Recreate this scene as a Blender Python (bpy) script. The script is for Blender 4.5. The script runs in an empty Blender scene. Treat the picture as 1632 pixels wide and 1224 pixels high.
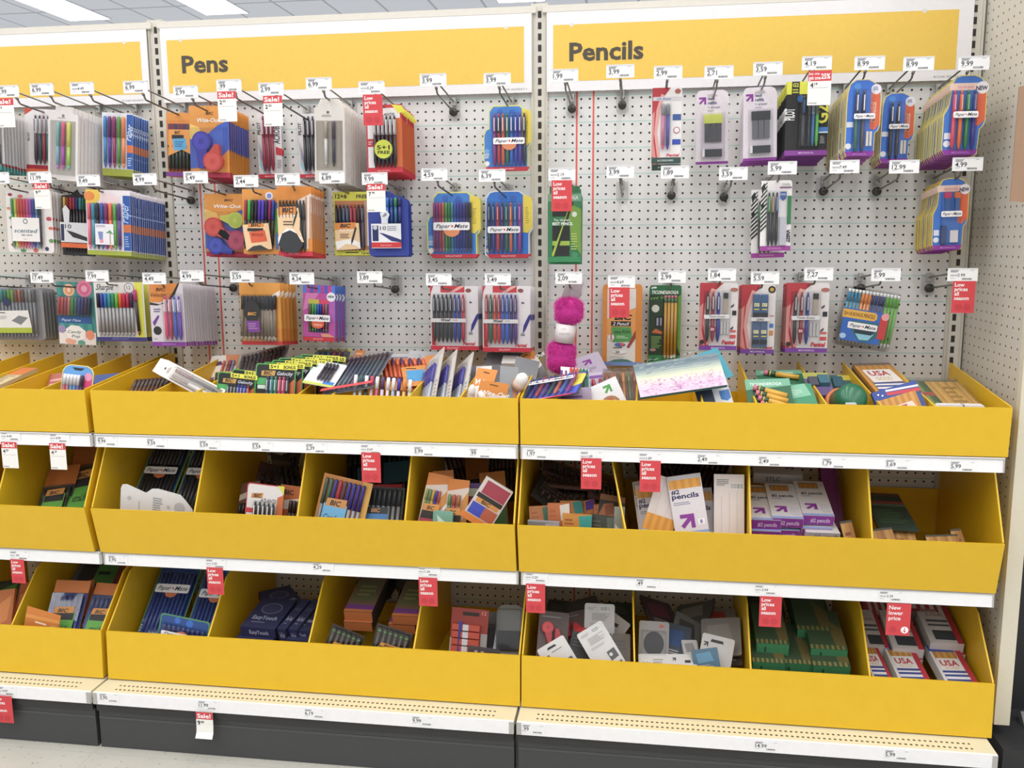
import bpy, math, random
from mathutils import Vector, Matrix
S = bpy.context.scene
COL = S.collection
random.seed(7)
# ---------------------------------------------------------------- camera
CAM = Vector((1.541, -2.8276, 1.4416)); YAW, PIT, ROL, FPX = 0.1445, 0.1556, -0.0056, 1453.7855
_f = Vector((-math.sin(YAW)*math.cos(PIT), math.cos(YAW)*math.cos(PIT), -math.sin(PIT)))
_r = Vector((math.cos(YAW), math.sin(YAW), 0)); _u = _r.cross(_f)
CR = _r*math.cos(ROL) + _u*math.sin(ROL); CU = _u*math.cos(ROL) - _r*math.sin(ROL)
cd = bpy.data.cameras.new('camera'); cam = bpy.data.objects.new('camera', cd); COL.objects.link(cam)
cd.sensor_width = 36; cd.lens = FPX/1632*36; cd.clip_start = .05; cd.clip_end = 200
m3 = Matrix((CR, CU, -_f)).transposed()
cam.matrix_world = Matrix.Translation(CAM) @ m3.to_4x4()
S.camera = cam
def at(px, py, Y):
    d = _f*FPX + CR*(px-816) - CU*(py-612)
    return CAM + d*((Y-CAM.y)/d.y)
# ---------------------------------------------------------------- world, lights, exposure
w = bpy.data.worlds.new('world'); S.world = w; w.use_nodes = True
w.node_tree.nodes['Background'].inputs[0].default_value = (.9, .95, 1, 1)
w.node_tree.nodes['Background'].inputs[1].default_value = .55
S.view_settings.view_transform = 'Standard'; S.view_settings.look = 'None'
S.view_settings.exposure = 0.26; S.view_settings.gamma = 1; S.view_settings.use_curve_mapping = False
def area(loc, sx, sy, power, rot=(0, 0, 0)):
    l = bpy.data.lights.new('ceiling_lamp', 'AREA'); l.shape = 'RECTANGLE'; l.size = sx; l.size_y = sy
    l.energy = power; l.color = (1, .98, .96)
    o = bpy.data.objects.new('ceiling_lamp', l); o.location = loc; o.rotation_euler = rot; COL.objects.link(o)
HC = 4.5
for x in (-4.1, -2.1, -.1, 1.9, 3.9, 5.9):
    area((x, -3.2, HC-.1), .6, 9.0, 92)
# ---------------------------------------------------------------- materials
MC = {}
def lin(c): return c/12.92 if c <= .04045 else ((c+.055)/1.055)**2.4
def rgb(h):
    h = h.lstrip('#'); return tuple(lin(int(h[i:i+2], 16)/255) for i in (0, 2, 4)) + (1,)
def M(h, rough=.55, metal=0.0, noise=.04):
    k = (h, rough, metal, noise)
    if k in MC: return MC[k]
    m = bpy.data.materials.new('mat_'+h); m.use_nodes = True; nt = m.node_tree
    b = nt.nodes['Principled BSDF']; b.inputs['Roughness'].default_value = rough; b.inputs['Metallic'].default_value = metal
    c = rgb(h); l_ = .25*c[0]+.65*c[1]+.1*c[2]; c = tuple(v+(l_-v)*.09+.006 for v in c[:3])+(1,)
    tc = nt.nodes.new('ShaderNodeTexCoord'); nz = nt.nodes.new('ShaderNodeTexNoise'); nz.inputs['Scale'].default_value = 60
    mx = nt.nodes.new('ShaderNodeMix'); mx.data_type = 'RGBA'
    mx.inputs[6].default_value = tuple(v*(1-noise) for v in c[:3])+(1,); mx.inputs[7].default_value = tuple(min(1, v*(1+noise)) for v in c[:3])+(1,)
    nt.links.new(tc.outputs['Object'], nz.inputs['Vector']); nt.links.new(nz.outputs['Fac'], mx.inputs[0]); nt.links.new(mx.outputs[2], b.inputs['Base Color'])
    MC[k] = m; return m
def nodes(name, rough=.6):
    m = bpy.data.materials.new(name); m.use_nodes = True; nt = m.node_tree; b = nt.nodes['Principled BSDF']; b.inputs['Roughness'].default_value = rough
    tc = nt.nodes.new('ShaderNodeTexCoord'); sp = nt.nodes.new('ShaderNodeSeparateXYZ'); nt.links.new(tc.outputs['Object'], sp.inputs[0])
    def mth(op, a, bb=None, c=None):
        n = nt.nodes.new('ShaderNodeMath'); n.operation = op
        for i, v in enumerate((a, bb, c)):
            if v is None: continue
            if isinstance(v, (int, float)): n.inputs[i].default_value = v
            else: nt.links.new(v, n.inputs[i])
        return n.outputs[0]
    def mix(f, a, bb):
        n = nt.nodes.new('ShaderNodeMix'); n.data_type = 'RGBA'; nt.links.new(f, n.inputs[0])
        for i, v in ((6, a), (7, bb)):
            if isinstance(v, tuple): n.inputs[i].default_value = v
            else: nt.links.new(v, n.inputs[i])
        return n.outputs[2]
    def noise(sc, det=2):
        n = nt.nodes.new('ShaderNodeTexNoise'); n.inputs['Scale'].default_value = sc; n.inputs['Detail'].default_value = det
        nt.links.new(tc.outputs['Object'], n.inputs['Vector']); return n.outputs['Fac']
    return m, nt, b, sp, mth, mix, noise
INCH = .0254
def pegmat(name, ax, base, hole, teal=True, reds=(), px=.5, pz=.2, sx=INCH):
    m, nt, b, sp, mth, mix, noise = nodes(name, .5)
    a = sp.outputs[ax]; z = sp.outputs[2]
    def cell(v, ph, s=INCH): return mth('SUBTRACT', mth('FRACT', mth('ADD', mth('DIVIDE', v, s), 100.5-ph)), .5)
    da = cell(a, px, sx); dz = cell(z, pz)
    if sx != INCH: da = mth('MULTIPLY', da, sx/INCH)
    d = mth('SQRT', mth('ADD', mth('MULTIPLY', da, da), mth('MULTIPLY', dz, dz)))
    hm = mth('LESS_THAN', d, .128)
    c = mix(noise(6), tuple(v*.97 for v in rgb(base)[:3])+(1,), rgb(base))
    if teal:
        t = mth('ABSOLUTE', mth('SUBTRACT', mth('FRACT', mth('DIVIDE', mth('SUBTRACT', z, 1.8683-1.5*INCH-60*INCH), 3*INCH)), .5))
        c = mix(mth('MULTIPLY', mth('LESS_THAN', t, .02), .75), c, rgb('#a3ccc8'))
    for rx in reds:
        t = mth('ABSOLUTE', mth('SUBTRACT', a, rx)); c = mix(mth('LESS_THAN', t, .0028), c, rgb('#e2695a'))
    c = mix(hm, c, rgb(hole)); nt.links.new(c, b.inputs['Base Color'])
    return m
CREAM = 'd9d3c4'
# clear plastic: part transparent, part gloss
def clear(name, tint='#ffffff', gloss=.12, fr=.5):
    m = bpy.data.materials.new(name); m.use_nodes = True; nt = m.node_tree; nt.nodes.clear()
    o = nt.nodes.new('ShaderNodeOutputMaterial'); mx = nt.nodes.new('ShaderNodeMixShader'); t = nt.nodes.new('ShaderNodeBsdfTransparent'); g = nt.nodes.new('ShaderNodeBsdfGlossy')
    t.inputs[0].default_value = rgb(tint); g.inputs['Roughness'].default_value = .12
    lw = nt.nodes.new('ShaderNodeLayerWeight'); lw.inputs[0].default_value = .25
    ad = nt.nodes.new('ShaderNodeMath'); ad.operation = 'MULTIPLY_ADD'; ad.inputs[1].default_value = fr; ad.inputs[2].default_value = gloss*.4
    nt.links.new(lw.outputs['Fresnel'], ad.inputs[0]); nt.links.new(ad.outputs[0], mx.inputs[0]); nt.links.new(t.outputs[0], mx.inputs[1]); nt.links.new(g.outputs[0], mx.inputs[2]); nt.links.new(mx.outputs[0], o.inputs[0])
    return m
CLEAR = clear('clear_plastic'); HAZY = clear('hazy_plastic', '#f8f8f8', .0, .1)
# ---------------------------------------------------------------- geometry builder
_tx = {}
def glyphs(s, bold=0, shear=0):
    k = (s, bold, shear)
    if k in _tx: return _tx[k]
    cu = bpy.data.curves.new('t', 'FONT'); cu.body = s; cu.size = 1; cu.resolution_u = 2; cu.offset = bold; cu.shear = shear
    ob = bpy.data.objects.new('t', cu); me = ob.to_mesh()
    vs = [(v.co.x, v.co.y) for v in me.vertices]; fs = [tuple(p.vertices) for p in me.polygons]
    ob.to_mesh_clear(); bpy.data.objects.remove(ob); bpy.data.curves.remove(cu)
    if not vs: vs = [(0, 0)]
    x0 = min(v[0] for v in vs); x1 = max(v[0] for v in vs)
    vs = [(x-x0, y) for x, y in vs]; x1 = max(x1, x0+.05)
    _tx[k] = (vs, fs, x1-x0); return _tx[k]
class G:
    def __init__(s): s.v = []; s.f = []; s.m = []; s.mats = []; s.sm = []
    def mi(s, m):
        if isinstance(m, str): m = M(m)
        if m not in s.mats: s.mats.append(m)
        return s.mats.index(m)
    def add(s, vs, fs, m, smooth=False):
        n = len(s.v); s.v += [tuple(v) for v in vs]; k = s.mi(m)
        for f in fs: s.f.append(tuple(n+i for i in f)); s.m.append(k); s.sm.append(smooth)
    def box(s, x0, x1, y0, y1, z0, z1, m):
        vs = [(x0, y0, z0), (x1, y0, z0), (x1, y1, z0), (x0, y1, z0), (x0, y0, z1), (x1, y0, z1), (x1, y1, z1), (x0, y1, z1)]
        s.add(vs, [(3, 2, 1, 0), (4, 5, 6, 7), (0, 1, 5, 4), (1, 2, 6, 5), (2, 3, 7, 6), (3, 0, 4, 7)], m)
    def face(s, pts, y, m):            # flat polygon in x,z looking to -y
        a = sum(pts[i][0]*pts[(i+1) % len(pts)][1]-pts[(i+1) % len(pts)][0]*pts[i][1] for i in range(len(pts)))
        if a < 0: pts = pts[::-1]
        s.add([(x, y, z) for x, z in pts], [tuple(range(len(pts)))], m)
    def slab(s, pts, y0, y1, m):       # prism, front y0, back y1
        a = sum(pts[i][0]*pts[(i+1) % len(pts)][1]-pts[(i+1) % len(pts)][0]*pts[i][1] for i in range(len(pts)))
        if a < 0: pts = pts[::-1]
        n = len(pts)
        s.add([(x, y0, z) for x, z in pts]+[(x, y1, z) for x, z in pts],
              [tuple(range(n)), tuple(range(2*n-1, n-1, -1))]+[(i, n+i, n+(i+1) % n, (i+1) % n) for i in range(n)], m)
    def prof(s, pts, x0, x1, m):       # prism extruded along x, profile in (y,z)
        n = len(pts)
        s.add([(x0, y, z) for y, z in pts]+[(x1, y, z) for y, z in pts],
              [tuple(range(n)), tuple(range(2*n-1, n-1, -1))]+[(i, n+i, n+(i+1) % n, (i+1) % n) for i in range(n)], m)
    def tube(s, pts, rs, m, n=8, caps=True):
        pts = [Vector(p) for p in pts]; rings = []
        for i, p in enumerate(pts):
            d = (pts[min(i+1, len(pts)-1)]-pts[max(i-1, 0)]).normalized()
            a = d.orthogonal().normalized(); 
            ref = Vector((0, -1, 0)) if abs(d.y) < .9 else Vector((1, 0, 0))
            a = (ref-d*ref.dot(d)).normalized(); b = d.cross(a); r = rs[i] if isinstance(rs, (list, tuple)) else rs
            rings.append([p+a*r*math.cos(2*math.pi*k/n)+b*r*math.sin(2*math.pi*k/n) for k in range(n)])
        vs = [q for R in rings for q in R]; fs = []
        for i in range(len(pts)-1):
            for k in range(n): fs.append((i*n+k, i*n+(k+1) % n, (i+1)*n+(k+1) % n, (i+1)*n+k))
        if caps: fs += [tuple(range(n-1, -1, -1)), tuple((len(pts)-1)*n+k for k in range(n))]
        s.add(vs, fs, m, True)
    def text(s, t, x, z, h, y, m, bold=0, shear=0, al='l', width=None, rot=0):
        vs, fs, w0 = glyphs(t, bold, shear); k = h/.7; kx = k
        if width: kx = width/w0
        elif al == 'fit': kx = k
        ww = w0*kx; ox = -ww/2 if al == 'c' else (-ww if al == 'r' else 0)
        c, sn = math.cos(rot), math.sin(rot); out = []
        for a, b in vs:
            a = a*kx+ox; b = b*k
            out.append((x+a*c-b*sn, y, z+a*sn+b*c))
        fs2 = []
        for f in fs:
            p = [vs[i] for i in f]; ar = sum(p[i][0]*p[(i+1) % len(p)][1]-p[(i+1) % len(p)][0]*p[i][1] for i in range(len(p)))
            fs2.append(f if ar > 0 else f[::-1])
        s.add(out, fs2, m)
    def build(s, name, parent=None, loc=None):
        me = bpy.data.meshes.new(name); me.from_pydata(s.v, [], s.f)
        for m in s.mats: me.materials.append(m)
        me.polygons.foreach_set('material_index', s.m); me.polygons.foreach_set('use_smooth', s.sm); me.update()
        o = bpy.data.objects.new(name, me); COL.objects.link(o)
        if parent: o.parent = parent
        if loc is not None: o.location = loc
        return o
def tag(o, label=None, cat=None, group=None, kind=None):
    for k, v in (('label', label), ('category', cat), ('group', group), ('kind', kind)):
        if v: o[k] = v
    return o
def empty(name, loc=(0, 0, 0)):
    o = bpy.data.objects.new(name, None); o.location = loc; o.empty_display_size = .02; COL.objects.link(o); return o
def dup(root, loc, only=None):
    r = root.copy(); COL.objects.link(r); r.location = loc
    for ch in list(root.children):
        if only and ch.name.split('.')[0] not in only: continue
        c = ch.copy(); COL.objects.link(c); c.parent = r
    return r
# ================================================================ the setting
B = 1.2192
# floor
m, nt, b, sp, mth, mix, noise = nodes('floor_tile', .25)
c = mix(noise(9, 4), rgb('#b9b7ae'), rgb('#c8c6bd'))
c = mix(mth('MULTIPLY', mth('GREATER_THAN', noise(70, 3), .66), .6), c, rgb('#8d8c84'))
gx = mth('LESS_THAN', mth('FRACT', mth('DIVIDE', sp.outputs[0], .305)), .006); gy = mth('LESS_THAN', mth('FRACT', mth('DIVIDE', sp.outputs[1], .305)), .006)
c = mix(mth('MULTIPLY', mth('MAXIMUM', gx, gy), .5), c, rgb('#9c9a92')); nt.links.new(c, b.inputs['Base Color'])
g = G(); g.box(-7, 7, -8, 1.5, -.1, 0, m); tag(g.build('floor'), kind='structure')
# ceiling
m, nt, b, sp, mth, mix, noise = nodes('ceiling_tile', .9)
c = mix(noise(40, 3), rgb('#f0eeef'), rgb('#f8f6f7'))
gx = mth('LESS_THAN', mth('FRACT', mth('DIVIDE', mth('ADD', sp.outputs[0], 6.42+12.2), .6667)), .05); gy = mth('LESS_THAN', mth('FRACT', mth('DIVIDE', mth('ADD', sp.outputs[1], 24.4-.42), 1.22)), .035)
c = mix(mth('MAXIMUM', gx, gy), c, rgb('#c4c2c4')); nt.links.new(c, b.inputs['Base Color'])
g = G(); g.box(-14, 12, -9, 24, HC, HC+.1, m); tag(g.build('ceiling'), kind='structure')
# ceiling lights in view behind the shelving
em = bpy.data.materials.new('lamp_tube_glow'); em.use_nodes = True; bb = em.node_tree.nodes['Principled BSDF']
bb.inputs['Emission Color'].default_value = (1, .98, .96, 1); bb.inputs['Emission Strength'].default_value = 2.5; bb.inputs['Base Color'].default_value = (1, 1, 1, 1)
for x, y1, lb in ((-6.4, 9.43, 'long ceiling light furthest left, above the blank yellow sign'), (-4.4, 9.43, 'long ceiling light above the left end of the Pens sign'), (-.39, 9.46, 'ceiling light showing just above the right end of the Pens sign')):
    t = empty('ceiling_light', (x+.3, y1, HC)); tag(t, lb, 'ceiling light', 'ceiling lights')
    g = G(); g.box(-.3, .3, -3.6, 0, -.012, -.004, em); g.build('diffuser', t)
    g = G()
    for a in ((-.315, -.3, -3.615, .015), (.3, .315, -3.615, .015), (-.3, .3, 0, .015), (-.3, .3, -3.615, -3.6)): g.box(a[0], a[1], a[2], a[3], -.016, -.002, 'e6e4e2')
    g.build('frame', t)
# ================================================================ shelving fixture
names = ['left', 'middle', 'right']
peg = [pegmat('pegboard_left', 0, '#d5d0c9', '#3a342f'), pegmat('pegboard_middle', 0, '#e2e1e1', '#332e2a', True, (.1175, .1675), .12), pegmat('pegboard_right', 0, '#e2e1e1', '#332e2a', True, (1.3305, 1.3805), .90)]
for i in range(3):
    x0, x1 = (i-1)*B+.02, i*B-.02
    g = G(); g.box(x0, x1, 0, .008, .18, 2.105, peg[i])
    tag(g.build('pegboard_panel'), ['off-white pegboard back panel behind the left bay of pens', 'off-white pegboard panel with red lines behind the Pens bay', 'off-white pegboard panel with red lines behind the Pencils bay'][i], 'pegboard', 'pegboard back panels')
    g = G(); g.box(x0-.01, x1+.01, -.014, .03, 2.106, 2.127, 'dad5cb'); g.box(x0-.01, x1+.01, -.0145, -.013, 2.1055, 2.108, 'a8a297')
    tag(g.build('top_rail'), 'cream metal rail capping the %s bay of shelving' % names[i], 'rail', 'top rails')
for i in range(4):
    xc = (i-1)*B
    if i == 0: continue
    t = empty('slotted_upright', (xc, 0, 0)); tag(t, ['', 'cream slotted upright between the left bay and the Pens bay', 'cream slotted upright between the Pens bay and the Pencils bay', 'cream slotted upright in the right corner by the side pegboard'][i], 'upright', 'slotted uprights')
    g = G(); g.box(-.0185, .0185, -.004, .04, 0, 2.135, 'd6d1c6')
    for sx in (-1, 1): g.box(sx*.0215-.003, sx*.0215+.003, -.010, .04, 0, 2.135, 'cdc8bc')
    z = .25
    while z < 2.12: g.box(-.0052, .0052, -.0046, -.0035, z, z+.0195, '2b2622'); z += .0318
    g.build('slotted_channel', t)
# side pegboard at the right end
sm_ = pegmat('pegboard_side', 1, '#cfcabf', '#4a443d', False, (), .5, .9, .0378)
t = empty('side_panel', (0, 0, 0)); tag(t, 'cream perforated side panel closing the right end of the bay', 'side panel')
g = G(); g.box(2.468, 2.476, -.43, .05, .19, 2.5, sm_); g.build('perforated_sheet', t)
g = G(); g.box(2.464, 2.502, -.452, -.428, .185, 2.5, 'd8d0bb'); g.box(2.476, 2.502, -.43, .05, .19, 2.5, 'cfc8b4'); g.build('edge_frame', t)
g = G(); g.box(2.52, 3.6, -.30, .4, .0, 2.5, '1d1e22'); tag(g.build('dark_fixture'), 'near-black fixture standing beyond the cream side panel', 'fixture')
t = empty('black_base', (2.7, -.4, 0)); tag(t, 'black plastic base on the floor at the bottom right corner', 'base')
g = G(); g.box(-.235, .6, -.12, .1, 0, .155, '26272a'); g.build('base_block', t)
g = G(); g.prof([(-.2, .0), (-.16, .0), (.05, .17), (.03, .185)], -.14, -.12, '6c6e72'); g.build('brace', t)
g = G(); g.tube([(2.575, -.62, .03), (2.60, -.62, .03)], .03, '1b1b1d', 14); tag(g.build('caster_wheel'), 'black caster wheel on the floor at the bottom right corner', 'wheel')
# tan cardboard flag near the right picture edge
a = at(1617, 141, -.45); bq = at(1612, 275, -.45)
g = G(); g.slab([(0, 0), (.05, .008), (.05, -.265), (.0, -.262)], -.002, .002, 'a07d62')
tag(g.build('cardboard_flag', None, (a.x, -.475, a.z)), 'tan cardboard sheet at the upper right edge, in front of the side panel', 'cardboard')
# header signs
YEL = 'ecc23c'
def sign(x0, x1, y0, y1, txt, tx, lb, dots):
    t = empty('header_sign', ((x0+x1)/2, -.016, 1.88)); tag(t, lb, 'sign', 'yellow header signs')
    cx = (x0+x1)/2; g = G(); g.box(x0-cx, x1-cx, -.003, 0, 0, .2255, 'e9e7ea'); g.face([(y0-cx, .029), (y1-cx, .029), (y1-cx, .189), (y0-cx, .189)], -.0034, M(YEL, .4))
    for d in dots: g.face([(d-cx+.006*math.cos(k*.785), .188+.006*math.sin(k*.785)) for k in range(8)], -.0037, 'dcdad8')
    g.text('E1234 AD4567-1', x1-.095-cx, .008, .005, -.0036, '8c8a90', 0, 0, 'l', .08)
    g.build('printed_panel', t)
    if txt:
        g = G(); g.text(txt, tx[0]-cx, tx[2]-1.88, tx[3], -.0042, '4a4238', .028, 0, 'l', tx[1]-tx[0]); g.build('lettering', t)
sign(-B+.03, -.024, -B+.05, -.047, None, None, 'blank yellow header sign with white border over the left bay', (-.1,))
sign(.022, 1.197, .042, 1.174, 'Pens', (.090, .243, 1.970, .050), 'yellow header sign reading Pens in dark letters', (.09, 1.12))
sign(1.242, 2.430, 1.261, 2.391, 'Pencils', (1.309, 1.526, 1.967, .050), 'yellow header sign reading Pencils in dark letters', (1.315, 2.3))
# shelves with price rails, base decks, kick plates
def price_label(px, py, Y, txt, lb, now=False, w=.062, h=.026):
    p = at(px, py, Y); g = G(); g.box(-w/2, w/2, -.0003, .0001, -h/2, h/2, 'f0f0f2'); ink(g, txt, w, h, -.0006, now)
    return tag(g.build('price_label', None, (p.x, Y, p.z)), lb, 'price label', 'price labels in the shelf rails')
def ink(g, txt, w, h, y, now):
    c = '4a4a50'
    for k in range(3): g.face([(-w*.46, h*(.36-.07*k)), (-w*(.14+.03*k), h*(.36-.07*k)), (-w*(.14+.03*k), h*(.40-.07*k)), (-w*.46, h*(.40-.07*k))], y, '7c7c84')
    g.face([(w*.28, h*.36), (w*.42, h*.36), (w*.42, h*.39), (w*.28, h*.39)], y, '9a9aa0')
    if now: g.text('NOW', -w*.46, -h*.12, h*.15, y, '55555c', .01); g.text(txt, -w*.2, -h*.14, h*.25, y, c, .01, .15)
    else: g.text(txt, -w*.46, -h*.2, h*.38, y, '3c3c44', .012)
    x = -w*.02; R = random.Random(txt)
    while x < w*.34:
        d = R.choice((.0004, .0007, .001)); g.face([(x, -h*.42), (x+d, -h*.42), (x+d, -h*.26), (x, -h*.26)], y, '4e4e54'); x += d+R.choice((.0005, .0008))
    g.face([(-w*.46, -h*.3), (-w*.28, -h*.3), (-w*.28, -h*.27), (-w*.46, -h*.27)], y, 'a0a0a6')
for i in range(3):
    x0, x1 = (i-1)*B+.004, i*B-.004
    if i == 2: x1 -= .01
    for zz, dd, rn in ((.9081, .4885, 'upper'), (.5594, .4885, 'lower')):
        t = empty('shelf', ((x0+x1)/2, 0, zz)); tag(t, 'cream metal shelf with white price strip, %s shelf of the %s bay' % (rn, names[i]), 'shelf', 'metal shelves'); c = (x0+x1)/2
        g = G(); g.box(x0-c, x1-c, -dd+.012, -.012, -.022, -.004, 'd3ccba'); g.box(x0-c, x1-c, -dd-.002, -dd+.014, -.004, .0, 'ded8c6'); g.build('deck', t)
        g = G(); g.prof([(-dd-.004, 0), (-dd+.004, 0), (-dd+.004, -.037), (-dd-.006, -.037)], x0-c, x1-c, 'f0f0f2')
        g.box(x0-c, x1-c, -dd-.0065, -dd-.004, -.004, -.0015, 'b8b6b4'); g.box(x0-c+.001, x0-c+.004, -dd-.0075, -dd, -.036, -.002, 'b3b1ad'); g.box(x1-c-.004, x1-c-.001, -dd-.0075, -dd, -.036, -.002, 'b3b1ad'); g.build('price_rail', t)
    t = empty('base_deck', ((x0+x1)/2, 0, .179)); c = (x0+x1)/2; tag(t, 'cream perforated bottom deck with white price strip, %s bay' % names[i], 'shelf', 'base decks')
    m, nt, b, sp, mth, mix, noise = nodes('deck_metal', .45)
    dx = mth('SUBTRACT', mth('FRACT', mth('DIVIDE', sp.outputs[0], .0132)), .5)
    d1 = mth('DIVIDE', mth('ADD', sp.outputs[1], .548), .0132); d2 = mth('DIVIDE', mth('ADD', sp.outputs[1], .571), .0132)
    q = mth('MINIMUM', mth('ADD', mth('MULTIPLY', dx, dx), mth('MULTIPLY', d1, d1)), mth('ADD', mth('MULTIPLY', dx, dx), mth('MULTIPLY', d2, d2)))
    q = mth('MULTIPLY', mth('LESS_THAN', q, .075), mth('LESS_THAN', mth('ABSOLUTE', sp.outputs[0]), .55))
    cc = mix(q, mix(noise(5), rgb('#d6cfb2'), rgb('#dfd9c0')), rgb('#4a4438')); nt.links.new(cc, b.inputs['Base Color'])
    g = G(); g.box(x0-c, x1-c, -.588, -.012, -.02, 0, m); g.build('deck', t)
    g = G(); g.box(x0-c, x1-c, -.594, -.587, -.0365, -.0005, 'f2f1f4')
    g.box(x0-c, x0-c+.012, -.596, -.594, -.035, -.002, 'b0aeaa'); g.box(x1-c-.012, x1-c, -.596, -.594, -.035, -.002, 'b0aeaa'); g.build('price_rail', t)
    g = G(); g.box(x0+.002, x1-.002, -.575, -.54, .001, .125, '3e3f41'); g.box(x0+.002, x1-.002, -.585, -.54, .118, .141, '2c2c2e'); g.box(x0+.002, x1-.002, -.5765, -.575, .09, .096, '4a4b4d')
    tag(g.build('kick_plate'), 'dark grey kick plate on the floor below the %s bay' % names[i], 'kick plate', 'kick plates')
# yellow cardboard bins
def cardboard():
    m, nt, b, sp, mth, mix, noise = nodes('yellow_cardboard', .42)
    c = mix(noise(28, 4), rgb('#dcb120'), rgb('#e5bb28')); nt.links.new(c, b.inputs['Base Color']); return m
YC = cardboard()
T = .0045
def dbin(x0, x1, z0, hf, yt, yb, prof, divs, backz, lb):
    t = empty('display_bin', ((x0+x1)/2, -.25, z0)); tag(t, lb, 'bin', 'yellow cardboard display bins'); c = Vector(((x0+x1)/2, -.25, z0))
    def L(pts): return [(y+.25, z-z0) for y, z in pts]
    g = G(); g.prof(L([(-yb, z0), (-yb+T, z0), (-yt+T, hf), (-yt, hf)]), x0-c.x, x1-c.x, YC); g.build('front_panel', t)
    for xx in (x0, x1-T):
        g = G(); g.prof(L([(-yb+T+.001, z0+.001)]+[(y if k else -yt+T+.001, z) for k, (y, z) in enumerate(prof)]+[(-.02, z0+.001)]), xx-c.x+.0002, xx+T-c.x-.0002, YC); g.build('side_panel', t)
    for xd, sk in divs:
        g = G(); pts = L([(-yb+T+.002, z0+.002)]+[(y if k else -yt+T+.002, z-.003) for k, (y, z) in enumerate(prof)]+[(-.025, z0+.002)]); n = len(pts)
        vs = []
        for off in (-T/2, T/2):
            for y, z in pts: vs.append((xd-c.x+off+sk*max(0, (z-.12))*(1 if sk else 0), y, z))
        g.add(vs, [tuple(range(n)), tuple(range(2*n-1, n-1, -1))]+[(k, n+k, n+(k+1) % n, (k+1) % n) for k in range(n)], YC); g.build('divider', t)
    g = G(); g.box(x0+T-c.x, x1-T-c.x, .23, .2345, 0, backz-z0, YC); g.box(x0+T-c.x, x1-T-c.x, -yb+T+.25, .23, 0.0005, .004, YC); g.build('tray', t)
P1 = [(-.495, 1.034), (-.49, 1.036), (-.025, 1.083)]
P2 = [(-.53, .703), (-.437, .862), (-.42, .878), (-.025, .878)]
P3 = [(-.517, .329), (-.375, .458), (-.34, .468), (-.025, .49)]
for i in range(3):
    x0, x1 = (i-1)*B+.003, i*B-.002
    if i == 0: x1 -= .012
    if i == 2: x1 -= .005
    d1 = [[(-.52, 0), (-.395, 0), (-.273, 0), (-.151, 0)], [(.193, 0), (.316, 0), (.613, 0), (.709, 0), (.922, 0), (1.062, 0)], [(1.525, 0), (1.692, 0), (1.826, 0), (1.997, 0), (2.128, 0), (2.255, 0)]][i]
    dbin(x0, x1, .9095, 1.0335, .495, .4885, P1, d1, .985, 'yellow cardboard bin on the top shelf of the %s bay' % names[i])
    d2 = [[(-.60, 0), (-.30, 0)], [(.309, 0), (.609, 0), (.912, 0)], [(1.507, -.25), (1.819, 0), (2.116, 0)]][i]
    dbin(x0-(.004 if i else .004), x1-.006, .5605, .7003, .53, .497, P2, d2, .70, 'yellow cardboard bin on the middle shelf of the %s bay' % names[i])
    d3 = [[(-.60, 0), (-.299, 0)], [(.319, 0), (.62, 0), (.924, 0)], [(1.532, -.06), (1.834, 0), (2.134, 0)]][i]
    dbin(x0+.004, x1+.005 if i < 2 else x1+.003, .1835, .3272, .5139, .5204, P3, d3, .25, 'yellow cardboard bin on the bottom deck of the %s bay' % names[i])
# ================================================================ peg hooks, price tags, promotional tags
HK = {}
def hook(key, tx, ty, price, what, ball=False, now=False, tagon=True, glare=False):
    p = at(tx, ty, -.29); zt = p.z; HK[key] = (p.x, zt)
    t = empty('peg_hook', (p.x, 0, zt-.05)); tag(t, 'grey peg hook '+what[0], 'hook', 'grey peg hooks')
    g = G(); g.tube([(0, .0, 0), (0, -.232, .0215), (0, -.24, .024), (0, -.250, .036)], .0027, M('76746f', .35, .7), 6); g.tube([(0, -.247, .034), (0, -.255, .0385)], .0042, M('8a8884', .35, .6), 6); g.build('rod', t)
    g = G(); g.tube([(0, .0, .036), (0, -.006, .032), (0, -.285, .058)], .0024, M('817f7a', .35, .7), 6); g.build('tag_arm', t)
    g = G(); g.slab([(-.018, -.012), (-.008, -.024), (.008, -.024), (.018, -.012), (.018, .042), (-.018, .042)], -.004, -.0005, HAZY); g.box(-.006, .006, -.016, -.004, .022, .045, M('a9a7a2', .4)); g.build('base_plate', t)
    if ball:
        g = G(); g.tube([(0, -.012, .001), (0, -.015, .001), (0, -.027, .002), (0, -.030, .002)], [.008, .0125, .0125, .008], M('2e2b29', .3), 14); g.build('stopper', t)
    if tagon:
        g = G(); g.box(-.037, .037, -.0012, .0012, -.0165, .0165, 'eeeef0'); g.box(-.037, .037, -.002, .002, .0145, .0175, M('dcdce0', .2))
        ink(g, price, .066, .031, -.0016, now); tag(g.build('price_tag', None, (p.x+.001, -.292, zt)), 'price tag reading %s %s' % (price, what[1]), 'price tag', 'white price tags on the peg hooks')
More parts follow.
